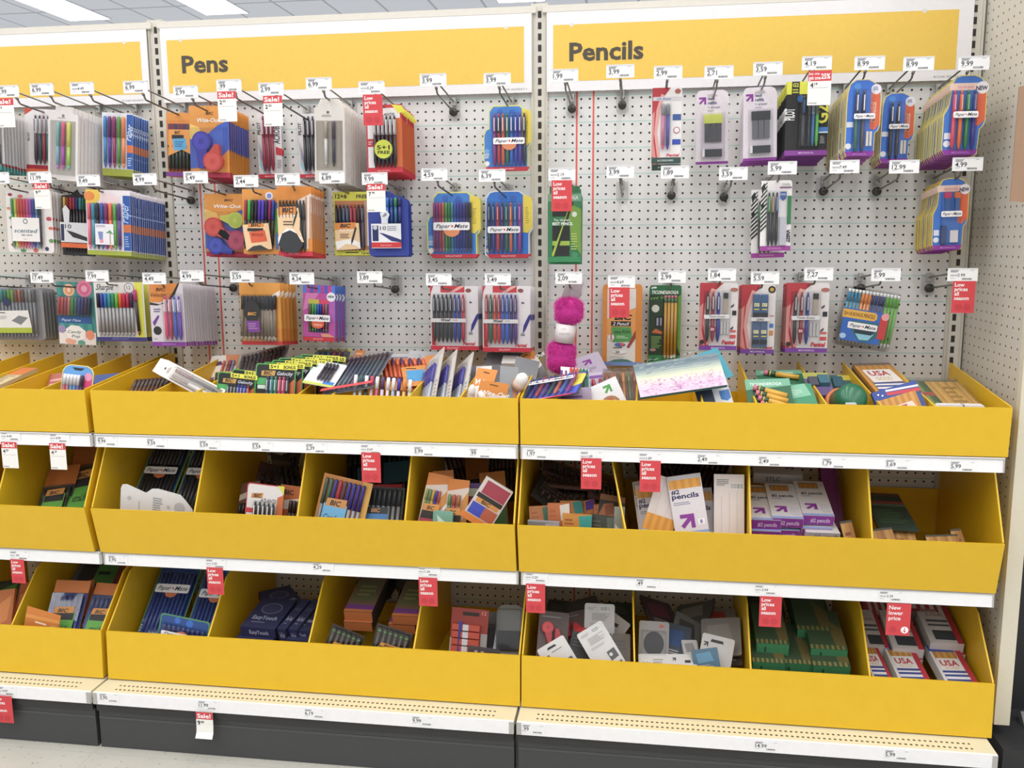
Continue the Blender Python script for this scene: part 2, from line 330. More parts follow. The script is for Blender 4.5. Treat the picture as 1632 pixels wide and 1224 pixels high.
def promo(kind, px, py, Y, lb, txt=None, w=.056, h=.083):
    """px,py is the top left corner in the photograph"""
    p = at(px, py, Y); g = G()
    if kind == 'low':
        g.box(0, w, 0, .0006, -h, 0, 'd5353f')
        for k, s in enumerate(('Low', 'prices', 'all', 'season')): g.text(s, w*.09, -h*(.17+.14*k), h*.115, -.0004, 'f6ecec', .025)
        for cx in (.3, .68): g.face([(w*(cx+.16*math.cos(a*.52)), -h*.82+w*.16*math.sin(a*.52)) for a in range(12)], -.0004, 'c42c38')
    elif kind == 'new':
        g.box(0, w, 0, .0006, -h, 0, 'd5353f')
        for k, s in enumerate(('New', 'lower', 'price')): g.text(s, w*.09, -h*(.19+.165*k), h*.12, -.0004, 'f6ecec', .02)
        g.face([(w*(.3+.15*math.cos(a*.52)), -h*.82+w*.15*math.sin(a*.52)) for a in range(12)], -.0004, 'c42c38')
        g.face([(w*(.78+.16*math.cos(a*.52)), -h*.82+w*.16*math.sin(a*.52)) for a in range(12)], -.0004, 'f6f2f2')
        g.box(w*.765, w*.795, -.0008, -.0006, -h*.89, -h*.75, 'd5353f'); g.face([(w*.7, -h*.83), (w*.78, -h*.9), (w*.86, -h*.83), (w*.78, -h*.86)], -.0007, 'd5353f')
    else:
        a, b_ = txt; hh = h*(.24 if kind == 'sale' else .3)
        g.box(0, w, 0, .0006, -h, 0, 'f0eeea'); g.face([(0, 0), (w, 0), (w, -hh), (0, -hh)], -.0003, 'd5353f')
        if kind == 'sale': g.text('Sale!', w*.06, -hh*.8, hh*.62, -.0006, 'faf4f4', .025, 0, 'l', w*.8)
        else: g.text('get one', w*.03, -hh*.85, hh*.35, -.0006, 'faf4f4', .02, 0, 'l', w*.5); g.text('25%', w*.55, -hh*.8, hh*.5, -.0006, 'faf4f4', .03, 0, 'l', w*.4); g.text('buy one', w*.03, -hh*.4, hh*.25, -.0006, 'faf4f4', .01, 0, 'l', w*.45)
        g.text(a, w*.1, -h*.42-(hh-h*.24), h*.13, -.0003, '3a3838', .03); aw = glyphs(a, .03, 0)[2]*h*.13/.7
        g.text(b_, w*.14+aw, -h*.36-(hh-h*.24), h*.075, -.0003, '3a3838', .025)
        g.face([(w*.1, -h*.49), (w*.9, -h*.49), (w*.9, -h*.5), (w*.1, -h*.5)], -.0003, 'a8a4a0')
        for k in range(9): g.face([(w*(.06+.04*k), -h*.96), (w*(.08+.04*k), -h*.96), (w*(.08+.04*k), -h*.92), (w*(.06+.04*k), -h*.92)], -.0003, '6a6866')
    return tag(g.build('promotion_tag', None, (p.x, Y, p.z)), lb, 'promotion tag', 'red and white promotion tags')
HL = [
 # key, tx, ty, price, (hook text, tag text), ball, now
 ('a0', 12, 146, '9.99', ('at the top left edge holding white cards of dark pens', 'at the far top left corner above a red Sale tag')),
 ('a1', 67, 143, '6.99', ('holding white window boxes of pastel pens', 'on the blank yellow sign, second from the left edge')),
 ('a2', 131, 141, '4.49', ('holding white cards of felt pens with blue spines, top left bay', 'on the blank yellow sign, third from the left edge'), 0, 1),
 ('a3', 216, 139, '6.99', ('holding the orange and purple pen pouch beside the first upright', 'at the right end of the blank yellow sign')),
 ('b0', 296, 147, '2.99', ('holding orange correction tape packs in the top row', 'just below the P of the Pens sign')),
 ('b1', 365, 137, '.99', ('holding the pack of three red pens', 'with a red Sale tag hanging from it below the word Pens')),
 ('b2', 432, 142, '2.99', ('holding the pack of three black pens in the top row', 'above the pack of red pens')),
 ('b3', 508, 134, '6.99', ('holding tall white window boxes of two pens', 'above the white boxes with a white and a black pen')),
 ('b4', 592, 140, '3.29', ('holding red cards of silver pens with a yellow 5+1 sticker', 'with a red low price tag under it, top row'), 0, 1),
 ('b5', 690, 128, '3.99', ('standing empty in the top row left of the eight-colour pen pack', 'on the empty top hook of the Pens bay'), 1),
 ('b6', 792, 127, '3.99', ('holding the blue pack of eight coloured pens in the top row', 'at the top right end of the Pens sign')),
 ('c0', 899, 121, '1.99', ('standing empty at the top left of the Pencils bay', 'directly below the P of Pencils'), 1),
 ('c1', 988, 114, '3.99', ('standing empty below the letter s of Pencils', 'bright with glare, below the end of the word Pencils'), 1),
 ('c2', 1064, 116, '2.99', ('holding the red and white clip eraser card', 'above the red and white card of two eraser pens')),
 ('c3', 1145, 116, '2.71', ('holding the lead refills with yellow caps', 'above the yellow-capped lead refills')),
 ('c4', 1223, 110, '3.59', ('holding the lead refills with black caps', 'above the black-capped lead refills')),
 ('c5', 1301, 101, '4.19', ('holding black and yellow packs of mechanical pencils', 'above the black and yellow packs')),
 ('c6', 1385, 101, '8.99', ('holding the deep row of blue and orange cards', 'on the yellow sign, left of two alike')),
 ('c7', 1463, 102, '8.99', ('holding the shorter row of blue and orange cards', 'on the yellow sign, right of two alike')),
 ('c8', 1551, 101, '9.99', ('holding the cards with four bright pencils marked NEW', 'in front of the right upright at the top')),
 ('d0', -3, 284, '11.99', ('holding cards of scented gel pens', 'cut by the left picture edge, second row')),
 ('d1', 64, 283, '11.99', ('holding the black case of fineliners, second row', 'with a red Sale tag below, second row left bay')),
 ('d2', 141, 288, '9.49', ('holding cards of tropical pens with blue spines', 'between the white window box and the row of felt pens')),
 ('d3', 231, 286, '4.99', ('standing empty across the first upright in the second row', 'left of the first upright in the second row'), 1),
 ('e0', 312, 283, '5.49', ('holding four-colour correction tape cards in the second row', 'below the orange and purple pen pouch')),
 ('e1', 392, 289, '2.44', ('holding the bag of assorted capped pens in the second row', 'below the orange correction tape stack')),
 ('e2', 458, 286, '7.99', ('holding the stack of black pens with orange header', 'above the black pens with orange header')),
 ('e3', 529, 283, '6.89', ('holding the yellow 12+6 FREE pen packs', 'below the white box of two pens')),
 ('e4', 597, 285, '9.99', ('holding the blue case of ten pens', 'above the Sale tag with 7.99')),
 ('e5', 692, 278.5, '4.59', ('holding the rainbow pack of many stick pens', 'above the rainbow pack of stick pens')),
 ('e6', 784, 280, '6.39', ('holding the bright blue pack of eight grip pens', 'above the bright blue pack of grip pens')),
 ('f0', 895, 278, '2.19', ('holding the green pencil carton', 'above the green pencil carton'), 0, 1),
 ('f1', 988, 274, '3.99', ('standing empty without stopper in the second row of the Pencils bay', 'on the empty hook right of the green pencil carton')),
 ('f2', 1075, 274.5, '1.89', ('standing empty below the dark green base of the eraser card', 'below the dark green base of the eraser card'), 1),
 ('f3', 1168, 277, '3.59', ('standing empty left of the zebra striped card', 'on the empty hook left of the zebra striped card'), 1),
 ('f4', 1246, 268, '5.99', ('holding the zebra striped pencil cards', 'above the zebra striped card')),
 ('f5', 1345, 266, '7.49', ('standing empty right of the zebra striped card', 'right of the zebra striped card'), 1, 1),
 ('f6', 1440, 266, '12.99', ('standing empty left of the yellow-edged refill cards', 'below the shorter row of blue and orange cards'), 1),
 ('f7', 1541, 262, '4.99', ('holding the yellow-edged lead refill cards marked NEW', 'above the lead refill cards marked NEW')),
 ('g0', -52, 441, '9.99', ('holding grey cases of fineliners at the left edge', 'just outside the left edge of the third row')),
 ('g1', 67, 442, '17.49', ('holding the candy coloured pen card', 'in the third row of the left bay above grey cases')),
 ('g2', 155, 440, '7.99', ('holding permanent marker cards', 'between the candy card and the marker card')),
 ('g3', 246, 444, '4.49', ('holding slim pencil cards with purple base', 'left of the first upright in the third row')),
 ('g4', 306, 440, '4.99', ('standing empty in the third row of the Pens bay beside red lines', 'over the pencil cards with purple base'), 1),
 ('h0', 386, 441, '3.59', ('holding orange bags of capped black pens', 'above the orange bags of black pens')),
 ('h1', 481, 444, '4.34', ('holding pink and purple striped pen cartons', 'above the pink pen carton')),
 ('h2', 589, 442, '3.89', ('standing empty in the middle of the third row of the Pens bay', 'on the empty hook right of the pink carton'), 1),
 ('h3', 699, 445.5, '3.45', ('holding the red cards of mostly black pens', 'above the mostly black pen card')),
 ('h4', 793, 445.5, '3.49', ('holding the red cards of multicoloured pens', 'above the multicoloured pen card left of the upright')),
 ('i0', 906, 443, '2.09', ('holding the pink fluffy toy', 'above the pink fluffy toy')),
 ('i1', 990, 449, '4.69', ('holding the tall orange and white pencil pack', 'above the tall orange pencil pack'), 0, 1),
 ('i2', 1070.5, 441, '2.99', ('holding the green card of four yellow pencils', 'above the green card of four yellow pencils')),
 ('i3', 1150, 438, '1.84', ('holding the left pack of three mechanical pencils with purple base', 'above the left card with three mechanical pencils')),
 ('i4', 1218.5, 443, '5.59', ('holding the blue lead tubes with purple base', 'above the card of blue lead tubes')),
 ('i5', 1304, 437, '7.27', ('holding the right pack of three mechanical pencils with purple base', 'above the right card with three mechanical pencils')),
 ('i6', 1411, 438, '5.99', ('holding the clear pouch of coloured mechanical pencils', 'above the clear pouch of coloured pencils'), 1),
 ('i7', 1533, 438, '3.99', ('standing empty beside the right upright in the third row', 'above the low price tag beside the side panel'), 1, 1),
]
for r in HL: hook(r[0], r[1], r[2], r[3], r[4], ball=bool(len(r) > 5 and r[5]), now=bool(len(r) > 6 and r[6]))
YT = -.2945
promo('sale', -10, 157, YT, 'red and white Sale tag reading 7.19 at the top left edge', ('7', '19'), .062)
promo('sale', 346, 146, YT, 'red and white Sale tag reading 2.50 over the orange correction tape', ('2', '50'))
promo('sale', 419, 153, YT, 'red and white Sale tag reading 2.50 over the red pens', ('2', '50'))
promo('low', 578, 151, YT, 'red low price tag over the cards of silver pens, top row')
promo('25', 1288.5, 113, YT, 'red and white tag reading 4.19 over the black and yellow packs', ('4', '19'), .058, .086)
promo('sale', 53, 292, YT, 'red and white Sale tag reading 9.59 over the scented pens', ('9', '59'), .05, .075)
promo('sale', 584, 293, YT, 'red and white Sale tag reading 7.99 over the blue case of ten pens', ('7', '99'), .054, .078)
promo('low', 879, 287.5, YT, 'red low price tag over the green pencil carton')
promo('low', 971, 458, YT, 'red low price tag over the tall orange pencil pack')
promo('low', 1519, 448, YT, 'red low price tag below the 3.99 tag beside the side panel')
R1 = -.497; w1 = .0535
promo('sale', 1, 704, R1, 'red and white Sale tag reading 4.29 under the top shelf, left of two', ('4', '29'), .05, .077)
promo('sale', 78, 706, R1, 'red and white Sale tag reading 4.29 under the top shelf, right of two', ('4', '29'), .05, .077)
promo('low', 575.5, 721, R1, 'red low price tag hanging over the bags of grey pens, middle bin', None, w1, .083)
promo('low', 926, 730, R1, 'red low price tag hanging from the top shelf over the brown pile of packs', None, w1, .083)
promo('low', 1020, 734, R1, 'red low price tag hanging from the top shelf over the clear bags of pencils', None, w1, .083)
promo('low', 16, 891, R1, 'red low price tag hanging from the middle shelf at the left edge', None, .044, .073)
promo('low', 329, 904, R1, 'red low price tag over the blue pen packs in the bottom bin', None, .049, .080)
promo('low', 667, 920, R1, 'red low price tag over the empty-looking bottom compartment', None, .0525, .082)
promo('low', 838, 930, R1, 'red low price tag over the bin divider beside the white cards', None, .0525, .082)
promo('low', 1211, 950, R1, 'red low price tag over the green cartons in the bottom bin', None, .056, .083)
promo('new', 1414, 961, R1, 'red New lower price tag over the flag patterned cartons', None, .059, .086)
promo('low', -12, 1108, -.60, 'red low price tag at the bottom left corner below the deck', None, .060, .083)
# bottom sale tag with curled end
p = at(312, 1134, -.6); g = G()
pr = [(0, 0), (-.001, -.04), (-.003, -.06), (-.012, -.074)]
g.add([(-.0, y-.0, z) for y, z in pr]+[(.05, y, z) for y, z in pr], [(k+1, k+5, k+4, k) for k in range(3)], 'eeece8')
g.face([(0, 0), (.05, 0), (.05, -.021), (0, -.021)], -.0012, 'd5353f'); g.text('Sale!', .004, -.017, .012, -.0015, 'faf4f4', .025, 0, 'l', .04); g.text('9', .004, -.038, .012, -.0016, '3a3838', .03); g.text('99', .014, -.033, .0065, -.0016, '3a3838', .02)
tag(g.build('promotion_tag', None, (p.x, -.6, p.z)), 'curled white Sale tag reading 9.99 hanging below the bottom price strip', 'promotion tag', 'red and white promotion tags')
YR = -.4955; YB = -.595
for px, py, Y, s, lb, nw in (
 (17, 695, YR, '4.49', 'in the top shelf strip at the left edge', 1), (95, 698, YR, '4.99', 'in the top strip above the right Sale tag', 1), (171, 703, YR, '9.99', 'in the top strip, left end of the Pens bay', 0), (250, 706, YR, '9.59', 'in the top strip below the diagonal white pen box', 0), (334, 709, YR, '5.59', 'in the top strip, left one of two reading 5.59', 0), (418, 712, YR, '5.59', 'in the top strip, right one of two reading 5.59', 0), (504, 714, YR, '2.39', 'in the top strip left of the low price tag', 0), (592, 716, YR, '3.69', 'directly above the low price tag in the top strip', 1), (677, 719, YR, '3.99', 'in the top strip right of the low price tag', 0), (766, 722, YR, '.99', 'at the right end of the top strip of the Pens bay', 0),
 (857, 723, YR, '1.97', 'in the top strip, left end of the Pencils bay', 0), (943, 727, YR, '1.09', 'above the low price tag over the brown pile', 1), (1037, 730, YR, '1.09', 'above the low price tag over the clear pencil bags', 1), (1130, 732, YR, '2.49', 'in the top strip above the clear pencil bags', 0), (1228, 735, YR, '2.49', 'in the top strip above the purple pencil cartons', 0), (1330, 738, YR, '1.79', 'in the top strip near the last divider', 0), (1431, 740, YR, '3.69', 'in the top strip above the nearly empty compartment', 0), (1535, 743, YR, '5.99', 'in the top strip, right end of the Pencils bay', 0),
 (31, 885, YR, '.99', 'in the middle strip at the left edge', 1), (188, 892, YR, '3.95', 'in the middle strip, left end of the Pens bay', 0), (344, 898, YR, '3.29', 'above the low price tag over the blue pen packs', 1), (515, 904, YR, '4.29', 'in the middle of the middle strip of the Pens bay', 0), (684, 911, YR, '1.39', 'in the middle strip above the right low price tag', 1), (855, 920, YR, '3.29', 'in the middle strip, left end of the Pencils bay', 1), (1032, 930, YR, '.49', 'in the middle strip above the grey sharpener cards', 0), (1222, 940, YR, '3.99', 'in the middle strip above the green cartons', 1), (1421, 950, YR, '3.39', 'above the New lower price tag', 1),
 (10, 1101, YB, '4.99', 'in the bottom strip at the left edge', 1), (174, 1112, YB, '3.95', 'in the bottom strip, left end of the Pens bay', 0), (332, 1124, YB, '11.99', 'in the bottom strip above the curled Sale tag', 0), (502, 1137, YB, '6.19', 'in the middle of the bottom strip', 0), (674, 1149, YB, '9.99', 'in the bottom strip towards the right of the Pens bay', 0), (850, 1162, YB, '.99', 'at the left end of the bottom strip of the Pencils bay', 0), (1222, 1189, YB, '14.99', 'in the middle of the bottom strip of the Pencils bay', 0), (1430, 1203, YB, '5.99', 'towards the right end of the bottom strip', 0)):
    price_label(px, py, Y+.0012 if Y > -.55 else Y+.0005, s, 'shelf label reading %s %s' % (s, lb), bool(nw))
# ================================================================ packs: a small drawing language
SH = {
 'pmA': [(.12, .08), (.2, 0), (.76, 0), (.84, .05), (.97, .08), (1, .15), (1, .56), (.97, .62), (.93, .65), (.93, .97), (.88, 1), (.1, 1), (.03, .93), (0, .85), (0, .46), (.04, .38), (.12, .35)],
 'pmB': [(.02, .16), (.08, .05), (.25, 0), (.62, 0), (.8, .04), (.97, .14), (1, .22), (1, .6), (.95, .67), (.86, .7), (.86, 1), (.05, 1), (0, .95), (0, .3)],
 'pmC': [(.17, .1), (.25, .02), (.4, 0), (.7, 0), (.85, .03), (.98, .12), (1, .2), (1, .58), (.94, .65), (.88, .68), (.85, 1), (.08, 1), (0, .93), (0, .5), (.08, .42), (.12, .36)],
 'rr': [(0, .05), (.02, .015), (.06, 0), (.94, 0), (.98, .015), (1, .05), (1, .95), (.98, .985), (.94, 1), (.06, 1), (.02, .985), (0, .95)],
 'arch': [(0, .12), (.08, .04), (.22, 0), (.78, 0), (.92, .04), (1, .12), (1, 1), (0, 1)],
 're': [(0, 0), (1, 0), (1, 1), (0, 1)],
 'tab': [(0, .12), (.28, .12), (.32, 0), (.68, 0), (.72, .12), (1, .12), (1, 1), (0, 1)],
 'tag': [(0, .2), (.12, .03), (.3, 0), (.7, 0), (.88, .03), (1, .2), (1, 1), (0, 1)],
}
def stick(g, x, z0, z1, r, y, cap, body, tip, cf=.3):
    """a pen: z0 top, z1 bottom"""
    L = z0-z1; zc = z0-L*cf
    g.tube([(x, y, z0), (x, y, z0-L*.02), (x, y, zc)], [r*.6, r*.95, r], cap, 7)
    g.tube([(x, y, zc), (x, y, z1+L*.1)], [r*.86, r*.86], body, 7)
    g.tube([(x, y, z1+L*.1), (x, y, z1+L*.03), (x, y, z1)], [r*.84, r*.4, r*.12], tip, 7)
def clicker(g, x, z0, z1, r, y, cap, body, tip, cf=.3):
    L = z0-z1
    g.tube([(x, y, z0), (x, y, z0-L*.07)], r*.5, cap, 7); g.tube([(x, y, z0-L*.07), (x, y, z0-L*.35), (x, y, z0-L*.37)], [r*.8, r, r*.9], body, 7)
    g.box(x-r*.22, x+r*.22, y-r*1.5, y-r*1.1, z0-L*.33, z0-L*.08, tip)
    g.tube([(x, y, z0-L*.37), (x, y, z1+L*.12), (x, y, z1+L*.03), (x, y, z1)], [r*.85, r, r*.5, r*.15], cap, 7)
def pencil(g, x, z0, z1, r, y, cap, body, tip, cf=.3):
    L = z0-z1
    g.tube([(x, y, z0), (x, y, z0-L*.045)], r*.9, cap, 7); g.tube([(x, y, z0-L*.045), (x, y, z0-L*.11)], r*1.02, M('5d8a52', .35, .4), 7)
    g.tube([(x, y, z0-L*.11), (x, y, z1+L*.07)], r, body, 6); g.tube([(x, y, z1+L*.07), (x, y, z1+L*.015), (x, y, z1)], [r, r*.3, r*.08], 'd9b98a', 7)
PENK = {'s': stick, 'c': clicker, 'p': pencil}
def cardparts(t, w, h, shape, base, cmds, th=.0012):
    pts = SH[shape] if isinstance(shape, str) else shape
    X = lambda u: (u-.5)*w
    Z = lambda v: (.5-v)*h
    g = G(); g.slab([(X(u), Z(v)) for u, v in pts], 0, th, base); y = -.0002; cur = g; nm = 'backing_card'
    if th > .006: nm = 'carton'
    rnd = random.Random(str(cmds)[:40])
    for c in cmds:
        k = c[0]; y -= .00012
        if k == 'r': cur.face([(X(c[1]), Z(c[2])), (X(c[3]), Z(c[2])), (X(c[3]), Z(c[4])), (X(c[1]), Z(c[4]))], y, c[5])
        elif k == 'q': cur.face([(X(u), Z(v)) for u, v in c[1]], y, c[2])
        elif k == 'in':                       # inset copy of the outline
            s = c[1]; cur.face([(X(.5+(u-.5)*(1-s)), Z(.5+(v-.5)*(1-s*w/h))) for u, v in pts], y, c[2])
        elif k == 'o':
            ru, rv = c[3]*w, c[4]*w; cur.face([(X(c[1])+ru*math.cos(a*.3927), Z(c[2])+rv*math.sin(a*.3927)) for a in range(16)], y, c[5])
        elif k == 't':                        # text, u, v(baseline), height as part of h, colour, width u, bold, shear, rotation
            o = c[6] if len(c) > 6 else {}
            cur.text(c[1], X(c[2]), Z(c[3]), c[4]*h, y, c[5], o.get('b', .01), o.get('i', 0), o.get('al', 'l'), o['w']*(h if o.get('rot') else w) if 'w' in o else None, o.get('rot', 0))
        elif k == 'lines':                    # tiny print
            u0, v0, u1, v1, n, col = c[1:7]
            for i in range(n):
                vv = v0+(v1-v0)*i/n; e = u0+(u1-u0)*rnd.uniform(.6, 1); cur.face([(X(u0), Z(vv)), (X(e), Z(vv)), (X(e), Z(vv+(v1-v0)/n*.5)), (X(u0), Z(vv+(v1-v0)/n*.5))], y, col)
        elif k == 'bar':                      # bar code
            u0, v0, u1, v1, col = c[1:6]; cur.face([(X(u0), Z(v0)), (X(u1), Z(v0)), (X(u1), Z(v1)), (X(u0), Z(v1))], y, 'f2f2f2'); x = X(u0)+.001
            while x < X(u1)-.002:
                d = rnd.choice((.0006, .001, .0015)); cur.face([(x, Z(v0)-.001), (x+d, Z(v0)-.001), (x+d, Z(v1)+.001), (x, Z(v1)+.001)], y-.0001, col); x += d+rnd.choice((.0007, .0012))
        elif k == 'str':                      # vertical or slanted stripes: u0,v0,u1,v1,n,cols,skew
            u0, v0, u1, v1, n, cols = c[1:7]; sk = c[7] if len(c) > 7 else 0
            for i in range(n):
                a = u0+(u1-u0)*i/n; b_ = u0+(u1-u0)*(i+1)/n; col = cols[i % len(cols)]
                if col: cur.face([(X(a), Z(v0)), (X(b_), Z(v0)), (X(b_+sk), Z(v1)), (X(a+sk), Z(v1))], y, col)
        elif k == 'arrow':                    # the white/purple arrow mark
            u, v, s, col = c[1:5]; cx, cz = X(u), Z(v); s *= w
            A = [(-.5, .5), (.5, .5), (.5, -.5), (.22, -.5), (.22, .02), (-.3, -.5), (-.5, -.3), (.02, .22), (-.5, .22)]
            cur.face([(cx+a*s, cz+b_*s) for a, b_ in A], y, col)
        elif k == 'P':                        # pens: kind, name, u0, u1, v0, v1, [(cap, body, tip)...], depth factor, capfrac
            kind, name, u0, u1, v0, v1, cols = c[1:8]; cf = c[8] if len(c) > 8 else .3; n = len(cols); du = (u1-u0)/n; r = min(.0055, .46*du*w)
            for i, cc in enumerate(cols):
                if cc is None: continue
                pg = G(); cc = cc if isinstance(cc, tuple) else (cc, cc, cc); sl = c[9] if len(c) > 9 else 0
                xx = X(u0+du*(i+.5)); PENK[kind](pg, xx, Z(v0), Z(v1), r, -r-.0006, *[M(q, .3) if isinstance(q, str) else q for q in cc], cf)
                if sl:
                    zc = (Z(v0)+Z(v1))/2
                    pg.v = [(a+(b_-zc)*sl, yy, b_) for a, yy, b_ in pg.v]
                pg.build(name, t)
        elif k == 'W':                        # raised block: name,u0,v0,u1,v1,depth,colour
            pg = G(); pg.box(X(c[2]), X(c[4]), -c[6], -.0006, Z(c[5]), Z(c[3]), c[7]); pg.build(c[1], t)
        elif k == 'D':                        # round tape reel dispenser: name,u,v,r(u),depth,colour, tail (du,dv)
            pg = G(); r = c[4]*w; cx, cz = X(c[2]), Z(c[3]); d = c[5]; m_ = M(c[6], .2)
            tl = c[7]; ang = math.atan2(-tl[1]*h, tl[0]*w); ln = math.hypot(tl[0]*w, tl[1]*h); P_ = []
            for a in range(19):
                q = ang+.6+(2*math.pi-1.2)*a/18; P_.append((cx+r*math.cos(q), cz+r*math.sin(q)))
            P_.append((cx+ln*math.cos(ang-.12), cz+ln*math.sin(ang-.12))); P_.append((cx+ln*math.cos(ang+.12), cz+ln*math.sin(ang+.12)))
            pg.slab(P_, -d, -.0006, m_); pg.face([(cx+r*.82*math.cos(a*.4), cz+r*.82*math.sin(a*.4)) for a in range(16)], -d-.0006, M(c[8], .2)); pg.face([(cx+r*.3*math.cos(a*.4), cz+r*.3*math.sin(a*.4)) for a in range(16)], -d-.001, M(c[6], .2)); pg.build(c[1], t)
        elif k == 'E':                        # printed near end of a carton: colour, text, text colour
            x0, x1, zz = X(0)+.0006, X(1)-.0006, -h/2-.0004; t_ = th-.0006
            cur.add([(x0, t_, zz), (x1, t_, zz), (x1, .0006, zz), (x0, .0006, zz)], [(0, 1, 2, 3)], c[1])
            if len(c) > 2:
                vs, fs, w0 = glyphs(c[2], .015, 0); kx = c[4]*w/w0 if len(c) > 4 else .5*w/w0; kz = th*.42/.7
                cur.add([(X(.25)+a*kx, th*.7-b_*kz, zz-.0004) for a, b_ in vs], fs, c[3])
        elif k == 'B':                        # clear blister: u0,v0,u1,v1,depth
            x0, x1, z0, z1, d = X(c[1]), X(c[3]), Z(c[4]), Z(c[2]), c[5]; b_ = min(.004, (x1-x0)*.1)
            pg = G(); vs = [(x0, -.0008, z0), (x1, -.0008, z0), (x1, -.0008, z1), (x0, -.0008, z1), (x0+b_, -d, z0+b_), (x1-b_, -d, z0+b_), (x1-b_, -d, z1-b_), (x0+b_, -d, z1-b_)]
            pg.add(vs, [(4, 5, 6, 7), (0, 1, 5, 4), (1, 2, 6, 5), (2, 3, 7, 6), (3, 0, 4, 7)], CLEAR); pg.build('blister', t)
        elif k == 'z':                        # later flats lie on a label that stands off the card
            cur = G(); y = -c[1]; t_ = c[2] if len(c) > 2 else 'front_label'; EX.append((cur, t_))
    g.build(nm, t)
    for e, n in EX: e.build(n, t)
    EX.clear()
EX = []
PM = 'f1eef0'
def badge(u0, v0, u1, v1, u=None):
    return [('q', [(u0, v0+.01), (u0+.03, v0), (u1-.03, v0), (u1, v0+.01), (u1, v1-.01), (u1-.03, v1), (u0+.03, v1), (u0, v1-.01)], PM),
            ('t', 'Paper', u0+(u1-u0)*.07, v1-(v1-v0)*.28, (v1-v0)*.5, '26324c', {'i': .35, 'w': (u1-u0)*.4, 'b': .012}),
            ('t', 'Mate', u0+(u1-u0)*.57, v1-(v1-v0)*.28, (v1-v0)*.5, '26324c', {'i': .35, 'w': (u1-u0)*.38, 'b': .012}),
            ('o', u0+(u1-u0)*.52, (v0+v1)/2, (u1-u0)*.028, (u1-u0)*.03, 'd8323c')]
def hung(key, name, label, cat, box, spec, n=0, dy=.012, group=None, Y=None, roll=0, full=False, backlabel=None, swap=None, dz=0):
    """hang a pack on hook `key`; box = its rectangle in the photograph"""
    x0, y0, x1, y1 = box; hx, zt = HK[key]; xc, yc = (x0+x1)/2, (y0+y1)/2
    if Y is None:
        best = min(((abs(at(xc, yc, -a/200).x-hx), a/200) for a in range(4, 54))); Y = -best[1]
    c = at(xc, yc, Y); wd = at(x1, yc, Y).x-at(x0, yc, Y).x; hh = at(xc, y0, Y).z-at(xc, y1, Y).z
    t = empty(name, c); t.rotation_euler = (0, math.radians(roll), 0)
    tag(t, label, cat, group)
    shape, base, cmds = spec[:3]; th = spec[3] if len(spec) > 3 else .0012
    cardparts(t, wd, hh, shape, base, cmds, th)
    for k in range(n):
        y = Y+dy*(k+1)
        if y > -.012: break
        r = dup(t, (c.x+random.uniform(-.001, .001), y, c.z-.09*dy*(k+1)+dz*(k+1)+random.uniform(-.0008, .0008)), None if full else ('backing_card', 'carton'))
        r.rotation_euler = (0, math.radians(roll+random.uniform(-.6, .6)), 0)
        r['label'] = backlabel or ('one of the rear '+group if group else label)
    return t
def colorpens(cols): return [(c, c, c) for c in cols]
BIC = lambda u, v, w_, h_: [('q', [(u, v-h_), (u+w_, v-h_), (u+w_*.94, v), (u-w_*.04, v)], 'e8983a'), ('t', 'BIC', u+w_*.14, v-h_*.22, h_*.6, '2a2420', {'b': .03, 'i': .2, 'w': w_*.7})]
# ---- top row, left bay
hung('a0', 'pen_box', 'white card of five dark pens with a red corner and orange base', 'pen pack', (40, 174, 90, 277), ('re', 'dfdcdf', [('q', [(0, 0), (.3, 0), (0, .1)], 'c9432f'), ('t', 'PILOT', .15, .5, .035, '33323a', {'rot': 1.571, 'b': .02}), ('P', 'c', 'pen', .32, .98, .1, .86, [('4a3a42', 'c9c6cc', '8a8a90'), ('3d4a5a', 'c9c6cc', '8a8a90'), ('8c2f3c', 'b9a6ac', '8a8a90'), ('2f6a66', 'b9c6c8', '8a8a90'), ('3a4a8a', 'b9c6cc', '8a8a90')]), ('r', 0, .93, 1, 1, 'e2693a'), ('r', 0, .87, 1, .93, 'b3263c')]), 1, .02, group='white pen cards behind the pastel pen box', Y=-.13, roll=4)
hung('a0', 'pen_box', 'front card of silver and black pens with red and teal bands, top left edge', 'pen pack', (-42, 176, 6, 272), ('re', 'd6d4d6', [('P', 's', 'pen', .1, .98, .05, .98, [('b8b6ba', '4a4a50', '2f7f7c')]*5, .55), ('r', 0, .88, 1, .92, 'b3343c'), ('r', 0, .92, 1, 1, '2f8583'), ('z', .011), ('str', .1, .9, .98, .99, 5, ['2f8583', '2a7572'])]), 7, .014, group='silver and black pens at the left edge', Y=-.245, full=True, roll=3)
hung('a1', 'window_box', 'tall white window box of pastel pens at the front of its hook', 'pen box', (77, 170, 124, 288), ([(0, .1), (.22, .1), (.25, 0), (.78, 0), (.8, .1), (1, .1), (1, 1), (0, 1)], 'e4dfdf', [('r', .1, .19, .92, .93, 'b8b2ac'), ('o', .5, .125, .05, .05, '8a8486'), ('lines', .3, .15, .75, .17, 1, 'b0a8a8'), ('P', 's', 'pen', .28, .82, .21, .86, [('7fc2bf', '84b7d2', 'c97ad0'), ('e0528a', 'c04ac0', 'd85ab0'), ('e0e04a', 'b6e04a', '6fd6a8')], .5), ('B', .1, .19, .92, .93, .013)], .013), 8, .0175, group='tall white window boxes of pastel pens', Y=-.215, roll=5.5)
